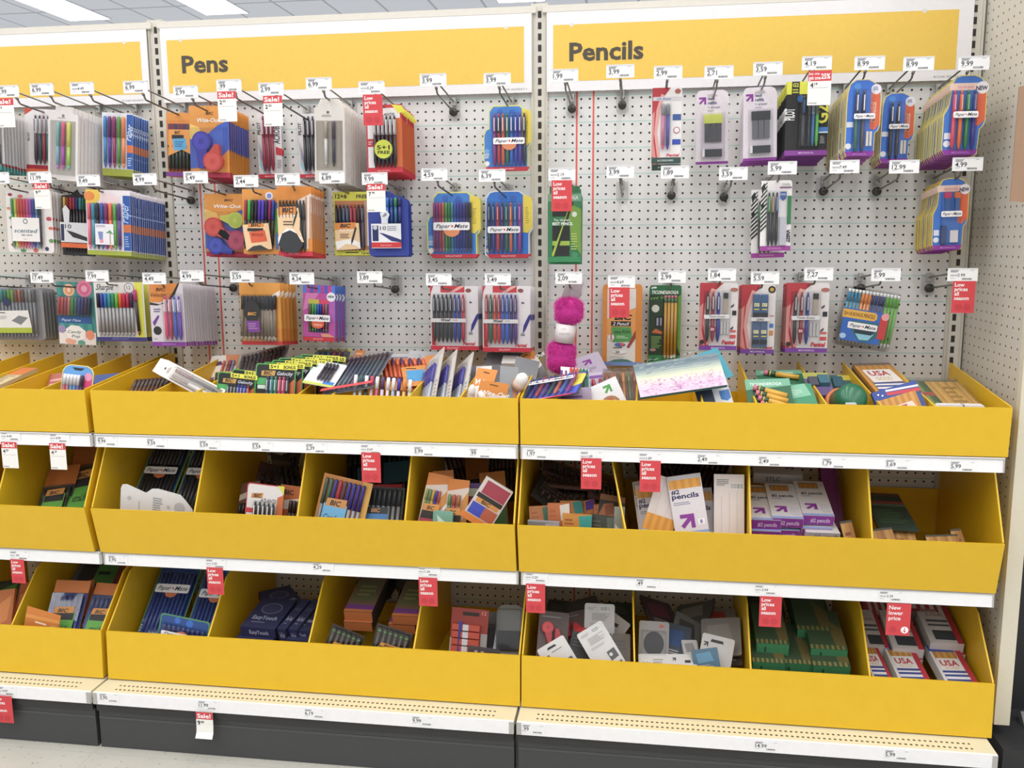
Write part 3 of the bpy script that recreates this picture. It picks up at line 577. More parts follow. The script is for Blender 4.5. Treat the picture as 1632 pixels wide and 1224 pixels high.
hung('a2', 'pen_card', 'white card of five bright felt pens with yellow-green base', 'pen pack', (163, 180, 212, 281), ('re', 'dddfe6', [('P', 's', 'pen', .06, .8, .06, .88, [('3f86c8', '3f86c8', '3a5aa8'), ('6a2f78', '5a3aa0', '5a3aa0'), ('8c2f6a', 'a03a6a', 'a03a6a'), ('5a9a4a', '5a9a4a', '5a9a4a'), ('e8804a', 'e8804a', 'e8804a')], .4), ('r', .8, .02, 1, .88, '2c5fb4'), ('r', .8, .5, 1, .62, 'dd7438'), ('t', 'Paper', .93, .44, .12, 'cfe0f6', {'rot': 1.4, 'i': .3, 'w': .26}), ('lines', .83, .7, .98, .85, 4, 'a9c0e4'), ('r', 0, .89, 1, 1, 'a3ad34')]), 7, .0125, group='felt pens with blue spines in the top row', Y=-.11, roll=4, backlabel='one of the blue spined pen cards behind the bright felt pens, top row')
# ---- top row, middle bay
hung('a3', 'pen_pouch', 'orange and purple pouch of dark pens beside the first upright', 'pen pack', (266, 180, 310, 282), ('re', 'd98432', [('r', 0, .0, 1, .12, 'e0913a'), ('str', .06, .17, .95, .26, 8, ['6a3a52', '7a2f3a', '3a3a5a']), ('q', [(.1, .26), (.95, .26), (.8, .62), (.2, .66)], 'e8a45a'), ('P', 's', 'pen', .06, .98, .5, .92, [('2f4446', '2f4446', '6a2a30')]*7, .1), ('z', .011), ('q', [(.15, .28), (.98, .28), (1, .48), (.97, .66), (.6, .58), (.1, .68)], 'e59a44'), ('r', .25, .35, .68, .41, '2b2a2c'), ('q', [(.27, .41), (.75, .4), (.78, .57), (.32, .6)], '5aa9dc'), ('t', 'BIC', .35, .335, .045, '3a2a20', {'b': .03, 'i': .2}), ('lines', .35, .45, .7, .55, 3, '2f7ab0'), ('r', 0, .93, 1, 1, '7b3a92')]), 1, .012, group='orange and purple pen pouches', Y=-.05, roll=2)
WO = lambda reels: [('q', [(0, 0), (1, 0), (1, .22), (.7, .26), (.4, .42), (.1, .45), (0, .47)], 'e09438'), ('q', [(0, .25), (.25, .3), (.3, .42), (0, .47)], 'f0c85a'), ('q', [(.0, .47), (.4, .42), (.72, .27), (1, .2), (1, .6), (.55, .84), (0, .88)], '3b5fc4'), ('q', [(0, .88), (.5, .87), (.72, .78), (1, .6), (1, .93), (0, .93)], 'e0922f'), ('r', 0, .93, 1, 1, 'b3264a'), ('t', 'BIC', .42, .12, .035, '5a3a20', {'b': .03, 'i': .2, 'w': .2}), ('t', 'Wite-Out', .2, .225, .055, 'f4f0ec', {'b': .02, 'i': .2, 'w': .58})]+reels
hung('b0', 'correction_tape_pack', 'orange and blue card with one purple and one red correction tape dispenser', 'correction tape pack', (303, 169, 365, 283), ('re', 'd98a2c', WO([('D', 'tape_dispenser', .34, .5, .24, .014, '3c34a8', (-.02, .38), '4a44c0'), ('D', 'tape_dispenser', .63, .78, .24, .018, 'd8402f', (.12, -.24), 'e2554a'), ('B', .04, .3, .95, .95, .02)])), 9, .0155, group='orange correction tape packs in the top row', Y=-.165, roll=1.5)
MB_ = lambda pc, side: [('q', [(0, .35), (.06, .5), (.16, .75), (.4, 1), (.3, 1), (.05, .8)], '8fc6d8'), ('q', [(.06, .42), (.14, .65), (.5, 1), (.42, 1), (.08, .7)], 'd88a7a'), ('q', [(.12, .5), (.2, .7), (.6, 1), (.52, 1), (.12, .7)], '7a90b8'), ('t', 'PILOT', .13, .33, .05, '3a3a40', {'rot': 1.571, 'b': .03}), ('P', 'c', 'pen', .2, .72, .05, .9, [(pc, pc, 'd8d4da')]*3), ('t', side, .93, .48, .1, '4a4a52', {'rot': 1.571, 'b': .02, 'i': .2, 'w': .4}), ('q', [(.75, .52), (1.05, .56), (1.02, .66), (.75, .64)], 'c9303f'), ('lines', .78, .72, .98, .86, 5, 'a8a8ae'), ('r', 0, .94, 1, 1, 'cf2740'), ('t', 'BALLPOINT', .25, .985, .022, 'f0d0d4', {'w': .5})]
hung('b1', 'pen_card', 'white card of three dark red pens hanging behind the Sale tag', 'pen pack', (411, 180, 449, 284), ('re', 'e0dce0', MB_('8f2240', 'ACROBALL')), 1, .01, group='cards of three red pens', Y=-.03)
hung('b2', 'pen_card', 'white card of three black pens left of the white window boxes', 'pen pack', (476, 181, 515, 284), ('re', 'e0dce0', MB_('2a2a34', 'ACROBALL')), 0, Y=-.014)
hung('b3', 'window_box', 'tall window box with one white and one black pen, front of its hook', 'pen box', (501, 158, 550, 290), ([(.02, .1), (.1, .1), (.22, 0), (.78, 0), (.9, .1), (.98, .1), (1, 1), (0, 1)], 'ded9d4', [('r', .06, .26, .92, .86, 'a59c90'), ('o', .45, .16, .045, .045, '6a6466'), ('lines', .25, .19, .7, .22, 2, '9a9290'), ('P', 's', 'pen', .3, .5, .27, .82, [('b8a898', 'e6e4e2', 'c8c6c4')], .38), ('P', 's', 'pen', .55, .75, .27, .82, [('4a3a48', '3a3a4a', '1f1f24')], .38), ('B', .06, .26, .92, .86, .013)], .014), 8, .0225, group='tall window boxes of two pens', Y=-.205, roll=1.5)
hung('b4', 'pen_card', 'red and white card of six silver-black pens with yellow 5+1 FREE sticker', 'pen pack', (584, 167, 641, 275), ('re', 'c93340', [('r', .03, .05, .95, .3, 'e8e4e6'), ('r', .8, .2, 1, .92, 'd4682e'), ('r', .04, .3, .2, .5, 'e8e4e6'), ('lines', .05, .54, .18, .6, 2, 'f0c0c4'), ('r', .04, .62, .22, .93, 'e6e2e4'), ('q', [(.72, 0), (1, .02), (1.1, .12), (.9, .13)], 'e2df33'), ('t', 'ATLANTIS', .3, .16, .035, '33323a', {'i': .2, 'w': .5}), ('P', 'c', 'pen', .2, .86, .17, .93, [('2c2c30', '9a989c', 'e2e0e4')]*6), ('r', 0, .94, 1, 1, 'd12b40'), ('t', 'BALLPOINT', .3, .985, .02, 'f0b0b8', {'w': .35}), ('z', .013, 'round_sticker'), ('o', .52, .67, .27, .27, '33332e'), ('o', .5, .66, .25, .25, 'c9d42e'), ('t', '5+1', .32, .665, .06, '1f1f18', {'b': .03, 'w': .36}), ('t', 'FREE', .34, .73, .045, '1f1f18', {'b': .03, 'w': .34})]), 7, .0205, group='red cards of silver pens in the top row', Y=-.17, roll=0, backlabel='one of the orange sided pen cards behind the 5+1 FREE card')
def pmcard(shape, pens, kind='c', band='cf2740', bandt='BALLPOINT', tabc='e8cf3a', face='3a7fd0', ub=(.2, .9), vb=(.13, .93), by=(.53, .63), edge='d9d878', sub='d8845a', cf=.3, tip=None, tabt=''):
    cm = [('in', .05, face), ('o', .35, .1, .06, .06, '3468c0'), ('o', .6, .12, .07, .07, '3468c0'), ('o', .08, .7, .05, .05, '6fa6e0')]
    if tabc: cm += [('q', [(.8, .06), (.97, .1), (.99, .18), (.99, .55), (.9, .63), (.8, .62)], tabc), ('lines', .85, .25, .93, .5, 8, 'b5a12e')]
    cm += [('lines', .03, .74, .15, .82, 3, 'dfe8f6'), ('o', .08, .89, .05, .05, 'e6eaf4')]
    cm += [('P', kind, 'pen', ub[0], ub[1], vb[0], vb[1], pens, cf), ('q', [(.04, .945), (.96, .945), (.9, 1), (.1, 1)], band), ('t', bandt, .35, .985, .022, 'f4ccd2', {'w': .3})]
    cm += [('B', ub[0]-.02, vb[0]-.02, ub[1]+.02, vb[1], .012), ('z', .0128), ]
    m_ = (ub[0]+ub[1])/2
    if sub: cm += [('o', m_, by[1], .15, .12, sub)]
    cm += badge(ub[0]+.02, by[0], ub[1]-.03, by[1])
    return (shape, edge, cm)
V8 = [('8a2f86', '8a2f86', 'dcdce6'), ('c02f3c', '3a2a30', 'dcdce6'), ('d8603a', 'd8603a', 'dcdce6'), ('2f7a5a', '2f7a5a', 'dcdce6'), ('2f6ac8', '2f5ab8', 'dcdce6'), ('3a44b8', '3a44b8', 'dcdce6'), ('5a3aa8', '5a3aa8', 'dcdce6'), ('2a2a4a', '2a2a3a', 'dcdce6')]
hung('b6', 'pen_card', 'blue card of eight coloured clicking pens with a yellow side tab, top row', 'pen pack', (770, 168, 847, 272), pmcard('pmA', V8, by=(.5, .6)), 1, .012, group='blue eight pen cards, top right of the Pens bay', Y=-.10)
# ---- top row, right bay
PENT = lambda: [('q', [(0, 0), (.62, 0), (.35, .14), (.2, .4), (.12, .7), (.3, 1), (0, 1)], 'b8323c'), ('q', [(.3, .08), (.42, .1), (.27, .3), (.18, .6), (.3, .9), (.2, .93), (.08, .6), (.14, .3)], 'e3a39e'), ('q', [(0, .35), (.09, .3), (.06, .7), (.16, .95), (0, .9)], 'd88a86')]
hung('c2', 'eraser_card', 'white and red card with a pink and a blue eraser pen, dark green base', 'pencil pack', (1039, 140, 1086, 261), ('rr', 'e6e2e2', PENT()+[('r', .02, .12, .98, .17, 'cfcdd2'), ('t', 'Clic Eraser', .15, .16, .03, '2f4a9a', {'i': .3, 'w': .5}), ('P', 's', 'eraser_pen', .3, .62, .22, .82, [('9a9aa2', 'd880a8', 'd8588a'), ('8a8a96', '5a5ab0', '4a3aa0')], .24), ('r', .7, .35, .98, .43, '3a5a9a'), ('r', .7, .68, .98, .75, '2f4ab0'), ('o', .84, .56, .11, .11, 'b8485a'), ('o', .84, .56, .085, .085, 'e8e4e6'), ('o', .86, .05, .1, .08, 'a85a50'), ('t', 'Pentel', .5, .965-.06, .035, 'd02a3a', {'b': .03, 'i': .2, 'w': .45}), ('r', 0, .92, 1, 1, '2f4a44'), ('t', 'ACCESSORIES', .2, .97, .022, 'd8e0de', {'w': .55}), ('B', .28, .2, .65, .83, .012)]), 1, .035, group='eraser pen cards', Y=-.225, dz=-.012)
LEADC = lambda cap, tube: [('arrow', .2, .14, .22, '8a2f98'), ('t', 'lead', .36, .13, .04, '3a3a6a', {'b': .02}), ('t', 'refills', .36, .19, .04, '3a3a6a', {'b': .02}), ('t', '+ eraser', .36, .245, .035, '7a7a96', {}), ('lines', .35, .27, .6, .29, 1, 'b0a8b8'), ('o', .5, .07, .16, .04, 'b8b0b8'), ('W', 'lead_tube', .27, .36, .43, .7, .008, tube), ('W', 'lead_tube', .45, .36, .6, .7, .008, tube), ('W', 'lead_tube', .62, .36, .78, .7, .008, tube), ('W', 'tube_caps', .25, .33, .8, .45, .009, cap), ('W', 'eraser', .25, .8, .8, .9, .012, '30353a'), ('W', 'eraser_end', .2, .8, .27, .9, .0125, 'e8e6e8'), ('B', .15, .3, .9, .95, .014), ('r', 0, .965, 1, 1, '8a2f98')]
LSH = [(.02, .05), (.08, .01), (.15, 0), (.82, 0), (.95, .03), (1, .1), (1, .97), (.96, 1), (.04, 1), (0, .97)]
hung('c3', 'lead_refill_card', 'pale purple card of lead tubes with yellow caps', 'lead refill pack', (1109, 144, 1161, 262), (LSH, 'ddd4de', LEADC('cfd84a', '4a4a52')), 0, Y=-.12, roll=-1)
hung('c4', 'lead_refill_card', 'pale purple card of lead tubes with black caps, front of its hook', 'lead refill pack', (1184, 139, 1238, 256), (LSH, 'ddd4de', LEADC('2a2a30', '6a6a72')), 3, .03, group='lead refill cards with black caps', Y=-.18, roll=-2)
hung('c5', 'pencil_card', 'black and yellow card of clear mechanical pencils behind the 25% tag', 'pencil pack', (1252, 130, 1320, 248), ('re', '1f2024', [('r', 0, 0, 1, .17, 'dfe02e'), ('q', [(.12, 0), (.3, 0), (.3, .18), (.21, .24), (.12, .18)], '1f2024'), ('t', 'G2', .14, .07, .05, 'd8d83a', {'b': .03, 'w': .14}), ('lines', .14, .1, .28, .17, 2, 'c8c83a'), ('t', 'PILOT', .2, .52, .13, 'e8e8ea', {'rot': 1.571, 'b': .03, 'w': .16}), ('o', .33, .23, .07, .09, '2f6ab0'), ('P', 'c', 'pencil', .3, .52, .2, .88, [('4a4a52', '2f3a52', '2f6ab0')]), ('P', 'c', 'pencil', .5, .78, .2, .88, [('3a3a42', '5a5a62', '3a3a42'), ('2f78b8', '8aa8b8', '3a3a42'), ('5ac03a', '6a7a6a', '3a3a42')]), ('t', 'G2', .98, .57, .16, 'e0dc3a', {'rot': 1.571, 'b': .03, 'w': .25}), ('r', .78, .62, 1, .68, '3a7ac8'), ('r', .78, .68, 1, .7, 'c8e0f0'), ('lines', .82, .74, .95, .85, 5, '9a9aa0'), ('r', 0, .93, 1, 1, '8a3a9c'), ('t', 'MECHANICAL', .33, .975, .022, 'e0c4e6', {'w': .36}), ('B', .28, .18, .8, .9, .012)], .002), 14, .0125, group='black and yellow pencil cards', Y=-.19)
MP = lambda p1, p2, er=True: [('in', .05, '3b74d8'), ('o', .3, .09, .1, .1, '4a90e0'), ('q', [(.7, .15), (.96, .18), (.98, .58), (.84, .66), (.7, .64)], 'e2633a'), ('t', 'Mechanical', .86, .55, .07, 'f4c8b4', {'rot': 1.571, 'w': .25}), ('o', .84, .13, .15, .15, 'e6e2ee'), ('lines', .75, .1, .92, .15, 3, '5a6aa8'), ('r', .03, .55, .22, .62, 'd8dcea'), ('P', 'c', 'mechanical_pencil', .2, .58, .14, .95, [p1, p2]), ('W', 'eraser_refill', .6, .68, .67, .87, .006, 'e8e2da'), ('W', 'eraser_refill', .7, .68, .77, .87, .006, 'e8e2da'), ('o', .1, .87, .09, .09, 'dfe2ee'), ('q', [(0, .935), (.86, .935), (.84, 1), (.08, 1)], '8f2fa0'), ('t', 'MECHANICAL', .25, .985, .022, 'c888d4', {'w': .4}), ('B', .18, .12, .8, .92, .014), ('z', .0145)]+badge(.2, .45, .8, .52)
hung('c6', 'pencil_card', 'blue and orange card of two chrome clip pencils, upper of the two', 'pencil pack', (1348, 127, 1403, 249), ('pmB', 'e3d28a', MP(('2f6a5a', '3a3a52', 'e6e6ee'), ('4a4a5a', '33334a', 'e6e6ee'))), 17, .0142, group='blue and orange pencil cards in the deep row', Y=-.255)
hung('c7', 'pencil_card', 'blue and orange card of two chrome clip pencils, lower of the two', 'pencil pack', (1404, 148, 1457, 260), ('pmB', 'e3d28a', MP(('33333e', '2a2a36', 'e6e6ee'), ('3a3a46', '2f2f3a', 'e6e6ee'))), 7, .014, group='blue and orange pencil cards in the short row', Y=-.125)
NEWC = lambda pens, leads=False: [('in', .05, '3a74cc'), ('r', .12, .1, .9, .19, 'e8c8bc'), ('t', 'COLOR LEADS', .3, .165, .03, 'c85a7a', {'w': .38}), ('q', [(.7, .25), (.97, .2), (.98, .56), (.84, .64), (.7, .62)], 'e2633a'), ('o', .88, .16, .15, .15, 'ece6ea'), ('t', 'NEW', .73, .19, .05, '22264a', {'b': .04, 'w': .27}), ('r', .05, .72, .2, .8, 'd8dcea'), ('o', .12, .86, .08, .08, 'dfe2ee')]+pens+[('q', [(.02, .935), (.85, .935), (.8, 1), (.08, 1)], '8f2fa0'), ('t', 'MECHANICAL', .25, .98, .022, 'c888d4', {'w': .42}), ('z', .0145)]+badge(.2, .46, .78, .54)
hung('c8', 'pencil_card', 'card of four bright pencils marked NEW in front of the side panel', 'pencil pack', (1503, 120, 1571, 247), ('pmC', 'dfcf72', NEWC([('P', 'c', 'mechanical_pencil', .16, .78, .19, .94, [('d8305a', 'd02f68', 'e8a0b0'), ('e8702f', 'e8602f', 'f0b090'), ('2f8a4a', '1f7a3a', '80c090'), ('3a3a9a', '2f3a8a', '8088c0')]), ('B', .14, .18, .8, .93, .013)])), 17, .0145, group='pencil cards marked NEW in the top row', Y=-.255)
# ---- second row, left bay
hung('d0', 'pen_card', 'white fruit-dotted card of scented gel pens behind a Sale tag', 'pen pack', (11, 303, 84, 403), ('rr', 'ece6e6', [('o', .1, .08, .05, .03, 'a02f3a'), ('o', .32, .1, .06, .03, 'd86a5a'), ('o', .05, .3, .04, .03, 'e88a6a'), ('o', .1, .45, .05, .03, '6a9a5a'), ('o', .92, .45, .06, .04, 'c84a5a'), ('o', .95, .6, .05, .03, 'e0605a'), ('o', .12, .6, .05, .03, '8a2f4a'), ('o', .95, .8, .05, .04, '6a9a5a'), ('o', .33, .97, .06, .03, '4a9a5a'), ('o', .6, .96, .05, .04, 'e0705a'), ('o', .85, .93, .04, .04, '3a3a6a'), ('o', .12, .88, .05, .03, 'c03a3a'), ('P', 's', 'gel_pen', .13, .78, .14, .94, colorpens(['3a9a5a', 'd8e04a', 'e8603a', 'e04a4a', 'e03a5a', 'e05a9a', 'a85ac0', '3a4aa8', '6a9ac8', '3a3a4a'])), ('B', .12, .12, .82, .95, .012), ('z', .0125), ('r', .16, .44, .76, .82, 'ece8e8'), ('o', .46, .5, .05, .05, '3a3a44'), ('o', .46, .5, .035, .035, 'ece8e8'), ('t', 'scented', .2, .68, .065, '4a6a86', {'i': .3, 'w': .52}), ('t', 'GEL PENS', .36, .73, .022, '3a3a44', {'w': .24}), ('lines', .4, .78, .52, .79, 1, '8a8a90')]), 6, .014, group='white cards of scented gel pens', Y=-.16, roll=2)
hung('d1', 'pen_case', 'black case of ten fineliners with a white label and orange band', 'pen pack', (99, 302, 150, 408), ([(0, .1), (.3, .08), (.5, 0), (.6, .08), (1, .05), (1, 1), (0, 1)], '26242a', [('P', 's', 'fineliner', .08, .95, .12, .95, [('d8b02f', '26242a', '26242a'), ('8a2f2f', '26242a', '26242a'), ('b0303a', '26242a', '26242a'), ('8a2f5a', '26242a', '26242a'), ('2a2f6a', '26242a', '26242a'), ('2f8a9a', '26242a', '26242a'), ('1f5a4a', '26242a', '26242a'), ('2f7a4a', '26242a', '26242a'), ('2a2a2f', '26242a', '26242a')], .22), ('z', .012), ('q', [(.0, .5), (1, .5), (1, .8), (.02, .8)], 'dfe0e6'), ('r', .03, .53, .13, .78, '2a2f5a'), ('t', '10', .16, .59, .06, '3a3a44', {'w': .2}), ('q', [(.2, .62), (.4, .64), (1, .74), (1, .79), (.4, .72)], '2e2e34'), ('r', .02, .81, 1, .88, 'e2682e'), ('q', [(.1, .3), (.2, .24), (.32, .32), (.3, .5), (.14, .5)], 'e4e4ea')]), 0, Y=-.14, roll=3)
hung('d2', 'pen_card', 'sunny card of eight felt pens with a palm tree picture', 'pen pack', (138, 303, 208, 407), ('re', 'e6dfe6', [('q', [(0, 0), (.3, 0), (.35, .12), (.2, .22), (0, .22)], 'f0c83a'), ('o', .08, .1, .12, .1, 'e88a3a'), ('q', [(.35, 0), (.75, .1), (.75, .22), (.3, .22)], 'f0d8dc'), ('P', 's', 'felt_pen', .04, .82, .2, .92, [('e0607a', 'e0708a', 'e0708a'), ('3a90a8', '3a90a8', '3a90a8'), ('2a2a3a', '2a2a3a', '2a2a3a'), ('3a5aa8', '3a5aa8', '3a5aa8'), ('8a2f6a', '8a2f6a', '8a2f6a'), ('e8704a', 'e8704a', 'e8704a'), ('5aa84a', '5aa84a', '5aa84a'), ('5a3a8a', '5a3a8a', '5a3a8a')], .35), ('r', .84, .08, 1, .92, '2456a8'), ('r', .84, .52, 1, .64, 'cc6a2f'), ('lines', .86, .7, .98, .88, 5, '8aa8d8'), ('t', 'Paper', .95, .5, .14, 'b0c8ec', {'rot': 1.52, 'i': .3, 'w': .3}), ('r', 0, .935, 1, 1, 'a3b02c'), ('z', .012), ('r', .24, .52, .66, .84, 'e4e2ea'), ('q', [(.3, .64), (.42, .64), (.41, .76), (.33, .76)], '7a8ac0'), ('r', .34, .76, .42, .81, 'e090a0'), ('r', .57, .66, .59, .83, 'b08a6a'), ('q', [(.48, .66), (.58, .61), (.66, .68), (.58, .66)], '5a9a6a'), ('lines', .26, .54, .5, .58, 2, 'b0a8c0')]), 19, .0112, group='tropical felt pen cards with blue spines', Y=-.22, roll=2.5, backlabel='one of the many blue and orange striped spines behind the tropical felt pens')
# ---- second row, middle bay
hung('e0', 'correction_tape_pack', 'card with four correction tape dispensers, red, lime, purple and blue', 'correction tape pack', (327, 309, 402, 409), ('re', 'd98a2c', WO([('D', 'tape_dispenser', .68, .42, .16, .014, 'c8cf3a', (-.32, -.04), 'b5c832'), ('D', 'tape_dispenser', .22, .53, .19, .018, 'd83a2f', (.34, .18), 'e0503f'), ('D', 'tape_dispenser', .7, .74, .2, .018, 'b02a58', (-.36, -.14), 'c04068'), ('D', 'tape_dispenser', .25, .83, .17, .015, '2f40b0', (.35, .1), '4050c8'), ('B', .03, .28, .97, .94, .022)])), 2, .018, group='four-colour correction tape packs', Y=-.105, roll=1)
hung('e1', 'pen_bag', 'orange-topped bag of assorted capped pens with a bold label', 'pen pack', (387, 302, 447, 405), ('re', 'e2963a', [('r', .85, .2, 1, .93, '4a7ab8'), ('q', [(.85, .3), (1, .3), (1, .6), (.85, .7)], '4aa84a'), ('o', .72, .1, .1, .1, 'e4e0ee'), ('o', .72, .1, .06, .06, '7a8ad0'), ('P', 's', 'pen', .04, .86, .16, .93, [('b02a4a', '3a3a40', '2a2a30'), ('3ac04a', '3a4a3a', '2a2a30'), ('2f3a36', '2f3a3a', '2a2a30'), ('2f2f3a', '2a2a30', '2a2a30'), ('5a3ac0', '3a3a5a', '2a2a30'), ('5a48c8', '3a3a5a', '2a2a30'), ('2f2a5a', '2a2a30', '2a2a30'), ('9a2a6a', '2a2a30', '2a2a30'), ('3a4aa8', '2a2a30', '2a2a30')], .4, .06), ('z', .012), ('q', [(.03, .55), (.72, .52), (.8, .92), (.12, .96)], 'efc89a'), ('q', [(.18, .53), (.6, .52), (.6, .58), (.18, .59)], 'e08a34'), ('t', 'BIC', .25, .575, .05, '2a2420', {'b': .03, 'i': .2, 'w': .28}), ('r', .16, .6, .58, .65, '26262a'), ('q', [(.2, .66), (.62, .63), (.68, .8), (.26, .83)], 'dd5a30'), ('t', 'BOLD', .28, .72, .04, '8a2a1a', {'b': .03, 'w': .3}), ('q', [(.12, .96), (.3, .88), (.5, .86), (.72, .93)], '3a3a3a')]), 1, .02, group='bags of assorted capped pens', Y=-.19, roll=1)
SOFT = [('q', [(0, 0), (1, 0), (1, .18), (.6, .22), (0, .32)], 'e08a2c'), ('q', [(.6, .2), (1, .1), (1, .35), (.85, .9), (.6, .8)], 'f0dcd0'), ('str', .82, .15, 1, .9, 3, ['caa088', 'efe4dc'], -.04), ('r', .88, .75, 1, .93, 'e08a2c'), ('P', 'c', 'pen', .04, .84, .2, .95, [('2b2d31', '2b2d31', '3d4045')]*8), ('r', 0, .935, 1, 1, 'cf2740'), ('t', 'BALL POINT', .3, .98, .024, 'f0a8b0', {'w': .3}), ('z', .012), ('q', [(.03, .32), (.65, .31), (.7, .45), (.68, .62), (.8, .8), (.05, .82)], 'ecc89c'), ('q', [(.05, .3), (.6, .29), (.62, .4), (.05, .42)], 'e08a34'), ('t', 'BIC', .18, .375, .06, '2a2420', {'b': .04, 'i': .2, 'w': .34}), ('t', 'Soft Feel', .16, .44, .035, 'f4ece4', {'b': .02, 'i': .2, 'w': .4}), ('lines', .2, .5, .55, .58, 2, '6a5a4a'), ('q', [(.04, .74), (.3, .6), (.5, .62), (.75, .76), (.04, .84)], 'efece8'), ('q', [(.04, .84), (.16, .68), (.4, .63), (.6, .68), (.78, .84), (.6, .95), (.2, .95)], '303238'), ('q', [(.5, .5), (.6, .35), (.64, .37), (.54, .52), (.48, .6)], '33302c')]
hung('e2', 'pen_pack', 'orange-headed card of black soft grip pens, front of its hook', 'pen pack', (443, 297, 497, 408), ('re', 'd98a2c', SOFT), 6, .0185, group='black soft grip pen packs', Y=-.235, roll=1, backlabel='one of the rust-striped pen packs behind the orange-headed card')
hung('e3', 'pen_pack', 'yellow-headed 12+6 FREE pack of black, blue and red soft grip pens', 'pen pack', (532, 306, 590, 407), ('re', 'd5d03a', [('t', '12+6', .06, .1, .065, '2a2a20', {'b': .03, 'w': .32}), ('t', 'FREE', .64, .1, .055, '2a2a20', {'b': .03, 'w': .3}), ('r', .04, .14, .96, .92, 'c07a4a'), ('str', .85, .15, 1, .85, 2, ['caa088', 'efe4dc'], -.02), ('P', 'c', 'pen', .05, .86, .2, .93, [('262a38', '262a38', '4a5060'), ('262a38', '262a38', '4a5060'), ('2f4a70', '2f4a70', '6a8098'), ('34506f', '34506f', '6a8098'), ('a02f44', 'a02f44', 'c06070'), ('a02f44', 'a02f44', 'c06070'), ('2f2a2c', '2f2a2c', '4a4a50'), ('4a4660', '4a4660', '7a7a90')]), ('lines', .3, .95, .7, .98, 1, '2a2a20'), ('t', '12+6', .74, .985, .035, '3a3a20', {'w': .2}), ('z', .012), ('q', [(.05, .5), (.72, .49), (.75, .9), (.08, .92)], 'e8c496'), ('q', [(.05, .49), (.62, .48), (.64, .58), (.05, .6)], 'e08a34'), ('t', 'BIC', .2, .56, .055, '2a2420', {'b': .04, 'i': .2, 'w': .3}), ('t', 'Soft Feel', .18, .62, .035, 'f4ece4', {'b': .02, 'i': .2, 'w': .38}), ('q', [(.06, .78), (.5, .74), (.74, .8), (.75, .9), (.6, .84), (.35, .82), (.1, .92)], 'efece8'), ('q', [(.5, .76), (.62, .55), (.66, .57), (.56, .77), (.5, .84)], '33302c'), ('lines', .2, .66, .5, .74, 3, '8a6a4a')]), 2, .02, group='yellow-headed 12+6 pen packs', Y=-.145)
hung('e4', 'pen_case', 'royal blue case of ten pens with a white label and red band', 'pen pack', (587, 305, 651, 408), ([(0, .04), (.3, 0), (.55, 0), (.62, .06), (.85, .08), (.95, .12), (1, .2), (1, .96), (.97, 1), (.05, 1), (0, .96)], '2b3f9e', [('P', 's', 'ballpoint_pen', .45, .85, .1, .55, [('2f7ac0', '2f6ab8', '2f5ab0'), ('2a4a9a', '2a4a9a', '2a4a9a'), ('2f8a5a', '2f6a8a', '2a4a9a'), ('2f2f6a', '2a2f7a', '2a4a9a')]), ('z', .0135), ('r', .1, .5, .84, .88, 'e8e8ee'), ('r', .13, .53, .28, .77, '1f2a60'), ('o', .2, .56, .055, .055, 'c8ccdc'), ('t', '10', .32, .6, .06, '33333c', {'w': .15}), ('lines', .5, .54, .8, .62, 3, 'a0a4b4'), ('q', [(.3, .64), (.4, .65), (.84, .75), (.84, .79), (.6, .77)], '2a3072'), ('r', .1, .79, .84, .87, 'd0282f'), ('t', 'BALLPOINT', .33, .845, .02, 'f0b0b4', {'w': .28}), ('q', [(.36, .5), (.36, .42), (.33, .34), (.42, .29), (.5, .3), (.57, .36), (.52, .43), (.52, .5)], 'dfe2ea'), ('q', [(.38, .39), (.47, .33), (.51, .37), (.42, .4)], '8a90a8')]), 2, .02, group='royal blue pen cases', Y=-.175)
RB = colorpens(['9a2a7a', '8f2f80', 'c0305a', 'd06a4a', '5aa83a', '3a8a3a', '3a9aa8', '3a5ab8', '3a3fa8', '3a3aa0', '4a3a9a', '3a3050', '33333a'])
hung('e5', 'pen_card', 'blue card of a dozen rainbow stick pens with orange dot and yellow tab', 'pen pack', (680, 306, 766, 411), pmcard('pmA', RB, kind='s', by=(.46, .58), ub=(.12, .84), vb=(.16, .93), sub='e08a5a'), 2, .013, group='rainbow stick pen cards', Y=-.055)
hung('e6', 'pen_card', 'bright blue card of eight grip pens with a yellow side tab', 'pen pack', (772, 304, 849, 411), pmcard([(.03, .1), (.1, .02), (.2, 0), (.72, 0), (.84, .06), (.95, .1), (1, .17), (1, .56), (.95, .62), (.93, .65), (.93, 1), (.1, 1), (0, .95)], [('26304a', '26304a', '7a98b8'), ('3a2f8a', '2f3a7a', '7a98b8'), ('c02f40', 'c82a40', 'f0a0a8'), ('4a2f70', '4a2f70', '9a88b8'), ('2a6a50', '2a6a50', '8ab8a0'), ('d8663a', 'd8603a', 'f0b090'), ('3a7ac0', '2f70b8', '9ac0e0'), ('a82f98', 'a82f98', 'd890d0')], face='2f78d6', ub=(.06, .78), vb=(.18, .93), by=(.53, .63), edge='e4e8ea', sub=None), 1, .015, group='bright blue grip pen cards', Y=-.035)
